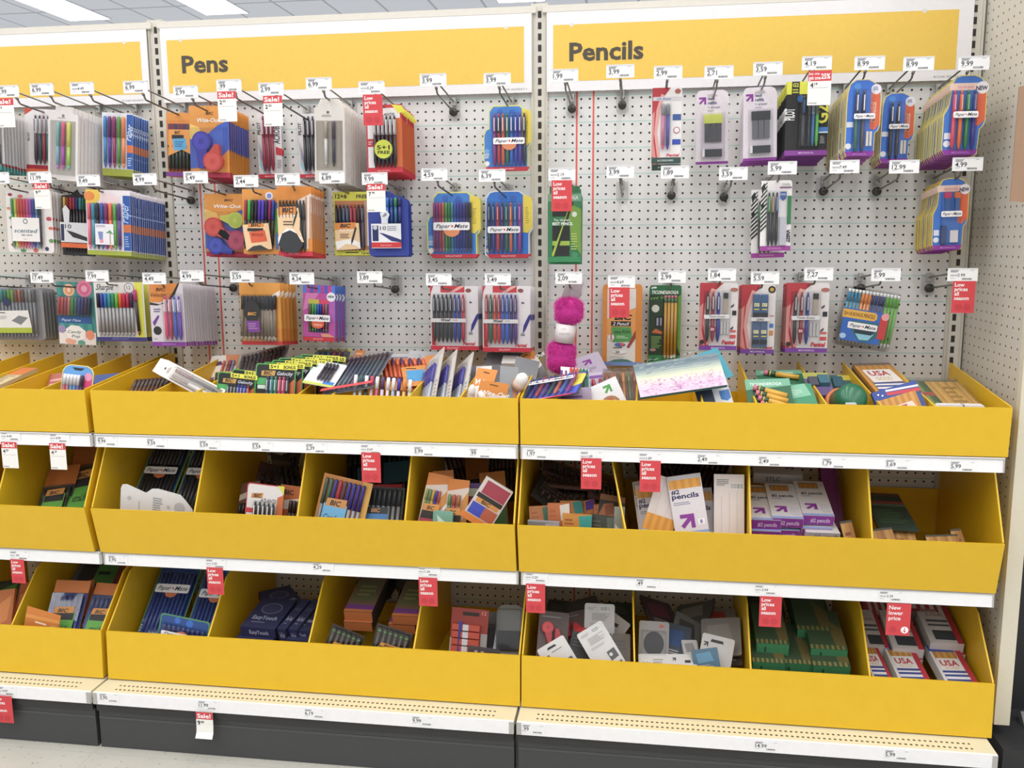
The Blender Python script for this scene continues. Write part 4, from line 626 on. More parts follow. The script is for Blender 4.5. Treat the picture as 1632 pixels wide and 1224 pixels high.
# ---- second row, right bay
hung('f0', 'pencil_carton', 'green carton of black pencils reading BEST PENCIL behind a low price tag', 'pencil pack', (873, 297, 926, 418), ([(.05, 0), (.95, 0), (.95, .08), (1, .1), (1, 1), (0, 1), (0, .1), (.05, .1)], '2a7a4c', [('r', .05, .0, .95, .08, '1f6a3c'), ('r', 0, .1, 1, .2, '6a9a7e'), ('t', 'TICONDEROGA', .1, .175, .05, 'e0e8e2', {'i': .2, 'w': .8}), ('r', .14, .24, .66, .92, '1e2420'), ('r', .14, .4, .66, .52, '2f7a48'), ('r', .14, .72, .66, .78, '9ab83a'), ('q', [(.6, .22), (1, .3), (1, .9), (.7, .7)], '6f9a34'), ('q', [(.16, .93), (.12, .9), (.62, .3), (.72, .22), (.74, .24), (.3, .85)], 'a8bf3a'), ('q', [(.18, .94), (.2, .9), (.7, .2), (.75, .2), (.76, .23), (.24, .93)], '22261e'), ('t', "The World's", .18, .46, .03, 'e8ece6', {'w': .5}), ('t', 'BEST PENCIL', .14, .51, .035, 'f0f4ee', {'b': .03, 'w': .62}), ('o', .8, .37, .08, .08, 'cfd8c8'), ('r', 0, .93, 1, 1, '2a8a54'), ('o', .82, .91, .09, .09, '3a8a60'), ('lines', .7, .62, .9, .85, 7, 'a8c05a')], .014), 1, .03, group='green pencil cartons on the peg hook', Y=-.165, dz=-.004)
ZEB = [('q', [(0, .0), (.2, .0), (.22, 1), (0, 1)], 'f0eeee'), ('q', [(0, .1), (.1, .03), (.14, .1), (.04, .2)], '2a2a2e'), ('q', [(.12, .12), (.2, .06), (.2, .09), (.13, .15)], '2a2a2e'), ('q', [(.1, .06), (.2, .02), (.2, .035), (.12, .08)], '2a2a2e')]+[('q', [(0, .22+.06*i), (.2, .12+.062*i), (.2, .145+.062*i), (0, .255+.06*i)], '26262a') for i in range(9)]+[('o', .06, .36, .05, .09, '1f1f24'), ('t', 'Z-Grip Plus', .68, .07, .03, '6a8a5a', {'w': .25}), ('r', .6, .09, .98, .11, '8a4a7a'), ('P', 'c', 'mechanical_pencil', .2, .58, .17, .93, [('2a2a2e', '2f8a4a', 'b0b0b8'), ('2a2a2e', 'b08a3a', 'b0b0b8'), ('2a2a2e', '2f5a9a', 'b0b0b8')]), ('q', [(.62, .16), (.82, .16), (.82, .25), (.72, .29), (.62, .25)], '3a5aa8'), ('t', 'FREE', .64, .21, .025, 'e0e6f4', {'w': .16}), ('r', .86, .22, .99, .62, '2a7a4a'), ('W', 'lead_case', .62, .52, .84, .92, .008, 'c8c8d4'), ('q', [(.7, .52), (.84, .52), (.84, .92), (.72, .92)], '7a4a7a'), ('t', 'ZEBRA', .97, .88, .07, '2a2a30', {'rot': 1.571, 'b': .03, 'w': .18}), ('r', 0, .93, 1, 1, 'a03a98'), ('t', 'MECHANICAL', .25, .975, .024, 'd8a0d4', {'w': .45}), ('B', .18, .14, .85, .92, .013)]
hung('f4', 'pencil_card', 'zebra striped card of three mechanical pencils, front one on its hook', 'pencil pack', (1212, 288, 1261, 400), ('rr', 'ece8ea', ZEB), 0, Y=-.215, roll=-.5)
hung('f4', 'pencil_card', 'second zebra striped card hanging further back and lower on the left', 'pencil pack', (1197, 302, 1250, 411), ('rr', 'ece8ea', ZEB), 0, Y=-.115, roll=-1.5)
hung('f7', 'lead_refill_card', 'blue card of pink and orange lead tubes marked NEW with yellow edge', 'lead refill pack', (1486, 284, 1543, 398), ('pmC', 'e6c83a', NEWC([('W', 'lead_tube', .33, .26, .46, .46, .009, '3a6aa8'), ('W', 'lead_tube', .6, .26, .72, .46, .009, '3a6aa8'), ('W', 'tube_cap', .31, .2, .48, .28, .0095, 'd8386a'), ('W', 'tube_cap', .58, .2, .75, .28, .0095, 'e8703a'), ('W', 'lead_tube', .24, .66, .38, .92, .009, '3a4a7a'), ('W', 'eraser_refill', .5, .73, .72, .9, .006, 'e8e4e2'), ('B', .22, .18, .78, .92, .013)])), 12, .0125, group='yellow-edged lead refill cards', Y=-.205, roll=-1.5)
# ---- third row, left bay
GR = ['3a4a9a', '5a5ab8', '6a8ac8', '4a9ab8', '3a8a8a', '3a7a6a', '6aa83a', '7aa85a', '8a5a4a', 'c0705a', '6a5a5a', '8a8a90', '9a9aa0', '6a6a70']
hung('g0', 'pen_case', 'grey case of fineliners with a white and lime label, cut by the left edge', 'pen pack', (-50, 459, 70, 542), ('rr', '8f9096', [('P', 's', 'fineliner', .04, .92, .03, .97, [(c, '8a8b92', '7a7b82') for c in ['2a2f5a', '3a4a8a', '3a5aa8', '4a3a8a', '3a3a9a']+GR], .25), ('B', .02, .02, .96, .98, .013), ('z', .0135), ('q', [(.2, .44), (.83, .42), (.86, .75), (.2, .76)], 'e2e4e6'), ('q', [(.6, .62), (.7, .52), (.82, .56), (.72, .7)], '7a8288'), ('q', [(.2, .76), (.86, .75), (.86, .85), (.2, .86)], 'a8bc2c'), ('q', [(.55, .18), (.6, .22), (.6, .32), (.51, .32), (.51, .22)], '2a3562'), ('lines', .42, .46, .58, .49, 1, '2a2a30'), ('lines', .42, .53, .55, .6, 3, 'b8bcc0')]), 4, .016, group='grey cases of fineliners', Y=-.10)
hung('g1', 'pen_card', 'card of coloured pens with lollipop swirls reading Candy Pop', 'pen pack', (92, 450, 153, 549), ('re', '3f8f8c', [('str', 0, .0, .9, .25, 9, ['3f8f8c', '338080']), ('o', .32, .13, .15, .15, 'e8b48a'), ('o', .32, .13, .1, .1, 'd8946a'), ('o', .32, .13, .05, .05, 'ecc8a8'), ('o', .72, .1, .2, .2, 'e2789e'), ('o', .72, .1, .14, .14, 'd0608a'), ('o', .72, .1, .08, .08, 'eca0b8'), ('P', 's', 'felt_pen', .03, .9, .24, .54, colorpens(['b84a4a', 'c0504a', 'a8506a', 'c8805a', '4a9a5a', '3a7a6a', '4a4a9a', '3a3a7a', '4a3a5a', '2a2a5a']), .9, .08), ('B', .0, .22, .95, .55, .013), ('r', 0, .55, .88, .66, '2a5aa0'), ('t', 'Paper Mate', .1, .63, .04, 'c8dcf0', {'i': .3, 'w': .5}), ('str', .05, .66, .9, .82, 7, ['3a9a94', '2f8a86']), ('r', .02, .8, .98, 1, 'e8e0dc'), ('o', .1, .76, .1, .1, '9a8ab8'), ('o', .83, .84, .12, .12, 'e89070'), ('o', .6, .97, .1, .06, '5aa08a'), ('o', .32, .95, .14, .08, 'e8a890'), ('q', [(.2, .76), (.35, .69), (.55, .7), (.72, .78), (.7, .9), (.5, .94), (.25, .9)], 'f0ecea'), ('t', 'Candy', .25, .82, .045, '3a6a5a', {'i': .2, 'w': .36}), ('t', 'Pop', .35, .89, .045, '3a6a5a', {'i': .2, 'w': .22})]), 2, .02, group='candy coloured pen cards', Y=-.13, roll=2)
SP = ['26242e', '3a4ab0', '2f7ac0', '2f9aa8', '2f8a6a', '6ac03a', 'e8602f', 'c02a48', 'c02a58', '4a3050']
hung('g2', 'marker_card', 'white card of twelve coloured markers with a yellow side and grey barrels', 'marker pack', (152, 450, 231, 544), ('re', 'dcdad8', [('t', 'Sharpie', .04, .13, .1, '3a3a3e', {'i': .4, 'w': .36, 'b': .012}), ('o', .71, .1, .1, .1, '5a5a5e'), ('o', .71, .1, .088, .088, 'dcdad8'), ('t', '12', .665, .12, .06, '5a5a5e', {'w': .08}), ('r', .82, .0, .97, .97, 'd8d838'), ('P', 's', 'marker', .06, .8, .18, .92, [(c, 'a2a1a4', '9a999c') for c in SP], .33), ('P', 's', 'marker', .8, .92, .12, .9, [('c83a88', '3a2a38', '7a2a3a')], .24, -.05), ('r', 0, .93, 1, 1, '3a3580'), ('t', 'PERMANENT', .3, .975, .03, '7a78b8', {'w': .35})]), 2, .036, group='white marker cards', Y=-.19)
hung('g3', 'pencil_card', 'orange-topped card of four slim pencils with pink and blue grips', 'pencil pack', (240, 452, 294, 552), ('re', 'd8d0d8', [('q', [(0, 0), (.85, 0), (.7, .15), (.5, .26), (.3, .3), (0, .3)], 'e08a34'), ('q', [(0, .3), (.3, .33), (.55, .25), (.72, .12), (.85, 0), (.9, 0), (.75, .18), (.55, .3), (.2, .35), (0, .34)], '2e2a26'), ('t', 'BIC', .2, .12, .05, '6a2f1a', {'b': .03, 'i': .2, 'w': .28}), ('t', 'Velocity', .05, .21, .06, '5a3a1a', {'i': .4, 'w': .45}), ('lines', .1, .4, .35, .47, 2, '6a6a9a'), ('q', [(.05, .62), (.22, .5), (.26, .52), (.1, .68)], '6a3a9a'), ('o', .18, .75, .12, .12, '26262c'), ('t', '.5mm', .05, .89, .02, '3a7a5a'), ('P', 'c', 'slim_pencil', .42, .95, .2, .9, [('e03a78', 'e6a8b8', 'f0e8ee'), ('c02a58', 'd88a9a', 'f0e8ee'), ('3a5ac0', '9ab0d8', 'f0e8ee'), ('6a3ab8', 'b8a0e0', 'f0e8ee')]), ('B', .38, .16, .98, .92, .013), ('r', 0, .93, 1, 1, '8a3aa0'), ('t', 'mechanical', .3, .975, .028, 'c890d8', {'w': .4})]), 14, .0145, group='slim pencil cards with purple bases', Y=-.235, roll=0, backlabel='one of the pale cards with grey lower half behind the four slim pencils')
# ---- third row, middle bay
hung('h0', 'pen_bag', 'orange bag of twenty-two capped black pens, front of its hook', 'pen pack', (383, 451, 448, 550), ('re', 'dd9534', [('q', [(0, .25), (.25, .25), (.3, .9), (0, .93)], 'f0c070'), ('q', [(.78, .2), (1, .12), (.98, .2), (.82, .3)], 'efe6da'), ('r', .86, .74, 1, .93, 'd98628'), ('P', 's', 'pen', .02, .9, .2, .93, [('26242a', '8a7a6a', 'b0a090')]*9, .3, .07), ('P', 's', 'pen', .5, .9, .22, .95, [('2a262c', '9a8a78', 'b0a090')]*5, .3, .02), ('r', 0, .94, 1, 1, 'cf2f38'), ('B', .02, .18, .92, .95, .018), ('z', .0185), ('o', .35, .45, .2, .26, '2b2a2c'), ('q', [(.18, .46), (.5, .45), (.5, .53), (.18, .54)], '26242a'), ('t', 'BIC', .24, .51, .045, 'd8963a', {'b': .04, 'i': .2, 'w': .22}), ('q', [(.2, .6), (.52, .6), (.54, .78), (.24, .79)], '7a3a90'), ('lines', .25, .64, .48, .75, 3, 'a878b8'), ('t', '22', .5, .9, .04, '3a2a20', {'w': .12})]), 4, .03, group='orange bags of black pens', Y=-.225, roll=0)
hung('h1', 'pen_carton', 'pink carton of pens with purple and blue striped top, front of its hook', 'pen pack', (483, 455, 534, 544), ('re', '4a6ac0', [('str', 0, 0, 1, .14, 9, ['4a7ad8', 'b83a98', '4a5ac0', 'c83a88']), ('r', .0, .14, 1, .92, 'c24aa0'), ('q', [(.1, .14), (.5, .14), (.2, .4), (0, .45)], 'd878b8'), ('q', [(.8, .3), (1, .2), (1, .6), (.85, .7)], 'b85ab8'), ('r', .17, .27, .8, .84, '4a4a52'), ('r', .17, .25, .5, .33, 'c0b83a'), ('r', .5, .25, .8, .33, 'd8406a'), ('o', .88, .2, .14, .14, 'ecebf2'), ('t', 'NEW', .78, .215, .04, '2a2a52', {'b': .04, 'w': .2}), ('P', 's', 'pen', .2, .78, .33, .83, colorpens(['6a6a4a', '5aa04a', '3a9a7a', '3a5ac0', '2f3a9a', 'a83a5a', '8a6a7a']), .4), ('q', [(.55, .86), (.8, .86), (1, .92), (.6, .92)], 'e8987a'), ('r', 0, .925, 1, 1, 'cf2a38'), ('t', 'BALLPOINT', .33, .97, .024, 'f0b0b4', {'w': .3}), ('z', .0115), ('o', .5, .68, .2, .15, 'e0582f'), ('t', 'InkJoy', .38, .715, .04, 'f4d8cc', {'w': .25})]+badge(.08, .52, .88, .64), .012), 3, .028, group='pink striped pen cartons', Y=-.17, roll=2)
WOW = lambda cols: [('q', [(0, 0), (.07, 0), (.02, .1), (.0, .25)], 'c83a44'), ('q', [(.02, .5), (.05, .5), (.06, .8), (.12, .93), (.02, .93)], 'c83a44'), ('q', [(.06, .55), (.075, .55), (.09, .8), (.16, .93), (.14, .93)], 'e09a98'),('r', .22, .0, .72, .1, 'c83240'), ('q', [(.62, 0), (.74, 0), (.5, .1), (.4, .1)], 'e8a8a0'), ('o', .8, .07, .06, .04, '8a4a44'), ('lines', .82, .25, .9, .28, 1, '5a5a62'), ('q', [(.84, .72), (.86, .6), (.96, .45), (1, .42), (1, .5), (.9, .66)], '2f2f86'), ('o', .84, .25, .015, .02, '2f3a6a'), ('lines', .8, .72, .92, .76, 2, '5a5a62'), ('P', 'c', 'pen', .05, .74, .13, .88, cols), ('t', 'Pentel', .68, .92, .05, 'd02a3a', {'b': .03, 'i': .2, 'w': .25}), ('r', 0, .935, 1, 1, 'cf2740'), ('t', 'BALLPOINT', .35, .98, .024, 'f4ccd2', {'w': .24}), ('B', .04, .12, .76, .9, .012), ('z', .0125), ('r', .03, .5, .76, .56, 'd4d0d2'), ('t', 'Wow!', .24, .545, .042, '26262c', {'b': .04, 'i': .2, 'w': .2}), ('lines', .48, .52, .62, .54, 1, '8a8a90')]
W3 = lambda c: (c, c, 'a8acb4')
hung('h3', 'pen_card', 'red and white card of mostly black pens, bottom row of the Pens bay', 'pen pack', (686, 456, 762, 558), ('re', 'dfdade', WOW([W3('2a2a2e')]*5+[W3('2f3a96')]*2+[W3('c0283a')])), 6, .0165, group='red cards of mostly black pens', Y=-.125)
hung('h4', 'pen_card', 'red and white card of multicoloured pens left of the centre upright', 'pen pack', (769, 456, 845, 561), ('re', 'dfdade', WOW([W3('c0303a'), W3('2f6a4a'), W3('d0402a'), W3('c83040'), W3('2f58c0'), W3('3360c8'), W3('3a2a7a'), W3('5a2a88')])), 7, .015, group='red cards of multicoloured pens', Y=-.15)
# ---- third row, right bay
hung('i1', 'pencil_pack', 'tall orange and white pack of twenty-four pencils with blue base', 'pencil pack', (960, 454, 1023, 583), ('rr', 'd9862c', [('r', .12, .05, .84, .96, 'dcd8d4'), ('q', [(.12, .42), (.84, .28), (.84, .62), (.12, .62)], 'e39a4c'), ('t', 'BIC', .3, .43, .06, '2a2420', {'b': .05, 'i': .2, 'w': .45}), ('o', .2, .39, .035, .05, '2a2a36'), ('r', .22, .45, .72, .51, '26282a'), ('t', '2 Pencil', .26, .5, .04, 'f0f0f0', {'i': .3, 'w': .42}), ('q', [(.22, .52), (.72, .52), (.78, .7), (.26, .71)], '4f9a50'), ('t', 'xtra FUN', .3, .6, .04, '223a24', {'w': .4, 'b': .02}), ('lines', .36, .63, .66, .67, 2, 'b0d8a8'), ('o', .22, .65, .09, .09, 'c8b8b0'), ('o', .22, .65, .075, .075, 'ece6e2'), ('r', .21, .6, .24, .68, 'b82f30'), ('o', .45, .74, .14, .05, '4a6ab0'), ('o', .5, .735, .05, .04, 'd85a4a'), ('q', [(.62, .77), (.84, .56), (.84, .66), (.68, .78)], '9a3a34'), ('lines', .28, .77, .6, .79, 1, '2a2a2e'), ('o', .45, .83, .16, .05, 'e8e8e8'), ('t', '24', .34, .845, .03, '33333a', {'b': .03, 'w': .1}), ('lines', .2, .89, .78, .9, 1, 'a0a0a0'), ('q', [(.16, .955), (.3, .925), (.5, .915), (.66, .925), (.8, .955)], '4a7a74'), ('r', .0, .955, 1, 1, '6f8fd0')], .02), 1, .03, group='tall orange pencil packs', Y=-.075)
hung('i2', 'pencil_card', 'green card holding four yellow pencils with pink erasers', 'pencil pack', (1034, 455, 1085, 578), ('rr', '1f6b3e', [('r', 0, .12, 1, .9, '24402a'), ('q', [(.85, .15), (1, .12), (1, .9), (.9, .8)], '6a9a3a'), ('o', .17, .03, .06, .03, 'dfe8e0'), ('t', '4', .06, .05, .03, 'e6efe6', {'b': .03}), ('t', 'TICONDEROGA', .08, .11, .04, 'eef2ec', {'i': .3, 'b': .03, 'w': .82}), ('t', 'MY FIRST', .06, .19, .03, '7ac05a', {'w': .3, 'rot': .1}), ('o', .2, .3, .12, .12, 'd0d8d0'), ('r', .2, .4, .44, .54, '222a26'), ('r', .24, .42, .3, .52, '9aa0c0'), ('r', .35, .42, .4, .52, '9aa0c0'), ('q', [(.08, .61), (.22, .56), (.42, .6), (.42, .63)], 'd0683a'), ('lines', .08, .66, .4, .82, 7, '7aa85a'), ('o', .14, .835, .1, .05, 'b08a88'), ('r', 0, .91, 1, 1, '2a8a54'), ('o', .15, .96, .07, .07, '1f5a3a'), ('P', 'p', 'pencil', .46, .88, .13, .96, [('d87a8a', 'dba62c', '2a2a2a')]*4), ('B', .44, .12, .9, .97, .011)]), 0, Y=-.03)
PTM = lambda: PENT()+[('P', 'c', 'mechanical_pencil', .13, .56, .14, .88, [('26262a', '33333c', 'c8c8d0'), ('a0262f', '8a2a38', 'c8c8d0'), ('2f2f9a', '2f3a96', 'c8c8d0')]), ('W', 'lead_case', .62, .15, .74, .45, .008, 'b8a89a'), ('W', 'case_cap', .62, .15, .74, .23, .009, '2a2a2c'), ('W', 'eraser_refill', .56, .57, .62, .76, .006, 'c8c6c6'), ('W', 'eraser_refill', .64, .57, .70, .76, .006, 'c8c6c6'), ('W', 'eraser_refill', .72, .57, .78, .76, .006, 'c8c6c6'), ('o', .9, .1, .1, .05, 'b06a5a'), ('r', .86, .41, .97, .48, '2a2a2e'), ('q', [(.82, .35), (.9, .31), (.9, .34), (.84, .37)], '33333a'), ('q', [(.82, .68), (.9, .64), (.9, .67), (.84, .7)], '33333a'), ('r', .82, .7, .97, .73, 'd05a5a'), ('r', .82, .77, .97, .82, 'd04a4f'), ('o', .07, .88, .06, .06, '33302a'), ('t', 'Pentel', .6, .91, .06, 'd02a3a', {'b': .04, 'i': .2, 'w': .36}), ('r', 0, .935, 1, 1, '7a3f9e'), ('t', 'MECHANICAL', .32, .98, .024, 'e0d0ea', {'w': .38}), ('B', .1, .12, .82, .9, .013), ('z', .0135), ('q', [(.1, .47), (.78, .46), (.78, .52), (.12, .53)], 'd8d6d8'), ('t', 'Twist Erase', .24, .51, .035, '4a4a4e', {'i': .35, 'w': .42}), ('q', [(.27, .64), (.42, .64), (.42, .72), (.27, .72)], '8a1f30'), ('t', '3X', .29, .7, .035, 'e8dce0', {'b': .03, 'w': .1})]
hung('i3', 'pencil_card', 'left card of three twist pencils with red swoosh and purple base', 'pencil pack', (1115, 451, 1175, 558), ('rr', 'e2dcdc', PTM()), 1, .012, group='twist pencil cards, left hook', Y=-.215)
LT = [('W', 'lead_tube', .34, .14, .54, .46, .009, '3f6aa0'), ('W', 'lead_tube', .57, .14, .77, .46, .009, '3f6aa0'), ('W', 'lead_tube', .34, .53, .54, .9, .009, '4a6a96'), ('W', 'lead_tube', .57, .53, .77, .9, .009, '4a6a96'), ('B', .3, .12, .8, .92, .012), ('z', .0125)]+[q for a in (.36, .59) for b_ in (.26, .65) for q in (('r', a, b_, a+.15, b_+.05, 'e0d8a8'), ('t', '0.7', a+.02, b_+.04, .03, '3a3a3a', {'w': .1}), ('r', a, b_+.08, a+.15, b_+.1, 'c8b858'), ('r', a-.02, b_+.14, a+.18, b_+.2, '34363c'))]+[('r', .28, .465, .84, .52, 'd8d6d8'), ('t', 'LEAD', .44, .51, .03, '2a2a2e', {'b': .03, 'w': .22})]
hung('i4', 'lead_refill_card', 'red and white card of four blue lead tubes with purple base', 'lead refill pack', (1181, 454, 1235, 564), ('rr', 'e2dcdc', PENT()+[('o', .88, .07, .11, .11, '2a2620'), ('o', .88, .07, .06, .06, 'c89a3a'), ('t', '150', .85, .46, .025, 'a03a3a', {'w': .12}), ('r', .84, .56, .96, .62, '4a7ac8'), ('r', .84, .66, .96, .73, 'd08a3a'), ('t', 'Pentel', .7, .925, .035, 'd02a3a', {'b': .04, 'i': .2, 'w': .26}), ('r', 0, .935, 1, 1, '7a3f9e'), ('t', 'MECHANICAL', .3, .98, .024, 'e0d0ea', {'w': .44})]+LT), 5, .016, group='cards of blue lead tubes', Y=-.165)
hung('i5', 'pencil_card', 'right card of three twist pencils with red swoosh and purple base', 'pencil pack', (1253, 451, 1320, 562), ('rr', 'e2dcdc', PTM()), 6, .013, group='twist pencil cards, right hook', Y=-.15)
PB = [('3f8ab0', '5a9ab8', 'b0b0b0')]*4+[('e8863a', 'e8965a', 'b0b0b0')]*3+[('3f4a7a', '4a5a8a', 'b0b0b0')]*4+[('5aa83a', '6ab04a', 'b0b0b0')]*4
t = hung('i6', 'pencil_pouch', 'clear pouch of blue, orange and green mechanical pencils with a blue label', 'pencil pack', (1338, 461, 1428, 556), ('rr', HAZY, [('P', 's', 'mechanical_pencil', .04, .98, .08, .95, PB, .2), ('P', 's', 'pencil_end', .04, .98, .04, .1, [('e4e8ea', 'e4e8ea', 'e4e8ea')]*15, .9), ('z', .0125), ('q', [(.03, .36), (.78, .36), (.76, .9), (.05, .9)], '2f68c0'), ('q', [(.02, .38), (.6, .38), (.64, .42), (.64, .48), (.6, .52), (.02, .52)], 'e8b03a'), ('t', '20+18 BONUS PENCILS', .04, .48, .06, '8a5a1a', {'b': .03, 'w': .56}), ('q', [(.2, .55), (.78, .55), (.68, .8), (.5, .9), (.35, .85), (.22, .7)], '2a6a78'), ('q', [(.3, .75), (.64, .74), (.56, .85), (.4, .86)], '8ac8dc'), ('r', .7, .42, .84, .8, 'c83a3a'), ('o', .78, .42, .07, .07, 'e8a0a0'), ('q', [(.28, .69), (.64, .69), (.6, .76), (.3, .76)], '2a3a4a'), ('o', .1, .83, .06, .05, 'a8c4e8')]+badge(.15, .58, .68, .69)), 2, .02, group='clear pouches of coloured pencils', Y=-.12, roll=9)
# pink fluffy toy on a grey header card
hx, zt = HK['i0']; c = at(903, 530, -.2)
t = empty('fluffy_toy', (c.x, -.2, c.z)); tag(t, 'hot pink fluffy toy with a white paper band hanging from a grey card', 'toy')
g = G(); a = at(912, 465, -.2)-c; g.slab([(a.x-.032, a.z-.02), (a.x+.022, a.z-.018), (a.x+.032, a.z+.026), (a.x-.018, a.z+.03)], -.001, .001, '9c8f96'); g.build('header_card', t)
def lobe(cx, cz, rx, rz, ry, n, nm):
    g = G(); m_ = M('d4209a', .8, 0, .15); m2 = M('e43cb0', .8, 0, .15); R = random.Random(nm); vs = []; fs = []; nu, nv = 20, 12
    for i in range(nv+1):
        th = math.pi*i/nv
        for j in range(nu):
            ph = 2*math.pi*j/nu; k = 1+R.uniform(-.05, .05); vs.append((cx+rx*math.sin(th)*math.cos(ph)*k, ry*math.sin(th)*math.sin(ph)*k, cz+rz*math.copysign(abs(math.cos(th))**.6, math.cos(th))*k))
    for i in range(nv):
        for j in range(nu): fs.append((i*nu+j, i*nu+(j+1) % nu, (i+1)*nu+(j+1) % nu, (i+1)*nu+j))
    g.add(vs, fs, m_, True)
    for q in range(n):
        th = math.acos(R.uniform(-1, 1)); ph = R.uniform(math.pi, 2*math.pi) if q % 4 else R.uniform(0, 6.28)
        p = Vector((cx+rx*math.sin(th)*math.cos(ph), ry*math.sin(th)*math.sin(ph), cz+rz*math.copysign(abs(math.cos(th))**.6, math.cos(th)))); nrm = Vector(((p.x-cx)/rx**2, p.y/ry**2, (p.z-cz)/rz**2)).normalized()
        d = (nrm+Vector((R.gauss(0, .5), R.gauss(0, .5), R.gauss(-.3, .5)))).normalized(); L_ = R.uniform(.006, .014); s_ = d.orthogonal().normalized()*.0005
        g.add([p-s_, p+s_, p+d*L_], [(0, 1, 2)], m2 if q % 3 else m_)
    g.build('fluffy_lobe', t)
b1 = at(907, 495, -.2)-c; b2 = at(895, 568, -.2)-c
lobe(b1.x, b1.z, .040, .036, .028, 2600, 'a'); lobe(b2.x, b2.z, .040, .047, .030, 3000, 'b')
g = G(); b3 = at(901, 531, -.2)-c; g.tube([(b3.x+.003, 0, b3.z+.026), (b3.x-.004, 0, b3.z-.026)], [.030, .030], 'e6dedf', 16); g.text('FUR PEN', b3.x-.014, b3.z-.002, .006, -.0312, 'a8a0a4', 0, 0, 'l', .03); g.text('lumina', b3.x-.009, b3.z+.014, .004, -.0312, 'a8a0a4'); g.build('paper_band', t)
g = G(); g.tube([(b1.x+.005, 0, b1.z+.03), (b1.x+.008, 0, a.z)], .0012, 'b8a0b0', 6); g.build('cord', t)
# ================================================================ loose packs in the yellow bins
def frame(t, c, d, roll_ref=None, yaw=0):
    z = d.normalized(); x = Vector((1, 0, 0)); x = (x-z*x.dot(z)).normalized()
    if yaw: x = Matrix.Rotation(math.radians(yaw), 3, z) @ x
    y = z.cross(x); R = Matrix((x, y, z)).transposed(); t.rotation_euler = R.to_euler(); t.location = c
DIV = {True: (-.60, -.30, .0, .309, .609, .912, 1.212, 1.507, 1.819, 2.116, 2.428), False: (-.60, -.299, .006, .319, .62, .924, 1.222, 1.532, 1.834, 2.134, 2.436)}
def inside(x, hw, row):
    """shift that keeps a loose pack between its two dividers"""
    D = DIV[row]
    for a, b_ in zip(D, D[1:]):
        if a <= x < b_:
            lo, hi = a+.008+hw, b_-.008-hw
            return 0 if lo > hi else max(lo-x, min(0, hi-x))
    return 0
def put(name, lb, cat, bot, top, w, spec, yaw=0, group=None):
    b_ = at(*bot); tp = at(*top)
    lim, fl = (-.468, .915) if b_.z > .85 else ((-.478, .567) if b_.z > .45 else (-.495, .189))
    if b_.y < lim and not (.85 < b_.z and b_.z > 1.02): b_ = at(bot[0], bot[1], lim)
    if b_.z < fl+.004: b_ = tp+(b_-tp)*((tp.z-fl-.004)/(tp.z-b_.z))
    cap = 9 if lim == -.468 else (.862 if lim == -.478 else .50)
    if tp.z > cap and b_.z < cap-.05: tp = b_+(tp-b_)*((cap-b_.z)/(tp.z-b_.z))
    d = tp-b_
    if cap < 9:
        sx = inside((b_.x+tp.x)/2, w*.5*math.cos(math.radians(yaw))+abs(d.x)*.5, cap > .6); b_.x += sx; tp.x += sx
    t = empty(name); frame(t, (b_+tp)/2, d, None, yaw); tag(t, lb, cat, group)
    cardparts(t, w, d.length, spec[0], spec[1], spec[2], spec[3] if len(spec) > 3 else .0012); return t
def flat(name, lb, cat, pt, w, L, yaw, tilt, spec, group=None):
    a, e = math.radians(yaw), math.radians(tilt); d = Vector((math.sin(a)*math.cos(e), math.cos(a)*math.cos(e), math.sin(e)))
    p = at(*pt) if not isinstance(pt, Vector) else pt.copy(); p.x += inside(p.x+d.x*L/2, w*.5*abs(math.cos(a))+abs(d.x)*L/2, p.z > .5); t = empty(name); z = d; x = Vector((math.cos(a), -math.sin(a), 0)); y = z.cross(x); t.rotation_euler = Matrix((x, y, z)).transposed().to_euler(); t.location = p+d*L/2
    tag(t, lb, cat, group); cardparts(t, w, L, spec[0], spec[1], spec[2], spec[3]); return t
def bic(head, body, pens, lab=None, lt='', strip=None, hv=.2, k='s'):
    c = [('r', 0, hv, 1, 1, body), ('P', k, 'pen', .04, .96, hv+.04, .97, pens, .25)]
    c = [c[0], c[1], ('B', .02, hv, .98, .99, .013), ('z', .0135)]
    if lab: c += [('q', [(.2, .44), (.85, .42), (.84, .88), (.16, .9)], lab), ('r', .22, .43, .82, .52, '26262a'), ('q', [(.25, .36), (.8, .35), (.78, .43), (.22, .44)], 'd08a3a'), ('t', 'BIC', .34, .425, .045, '2a2420', {'b': .03, 'i': .2, 'w': .3}), ('t', lt, .3, .66, .07, '2a3a2a', {'i': .3, 'w': .44})]
    if strip: c += [('r', 0, .93, 1, 1, strip)]
    return ('re', head, c)
DK = [('2a2a2e', '34343a', '26262a')]*7
GY = [('2f3438', '8a8d92', '6a6c70')]*8
pk = 'pen pack'; pc = 'pencil pack'
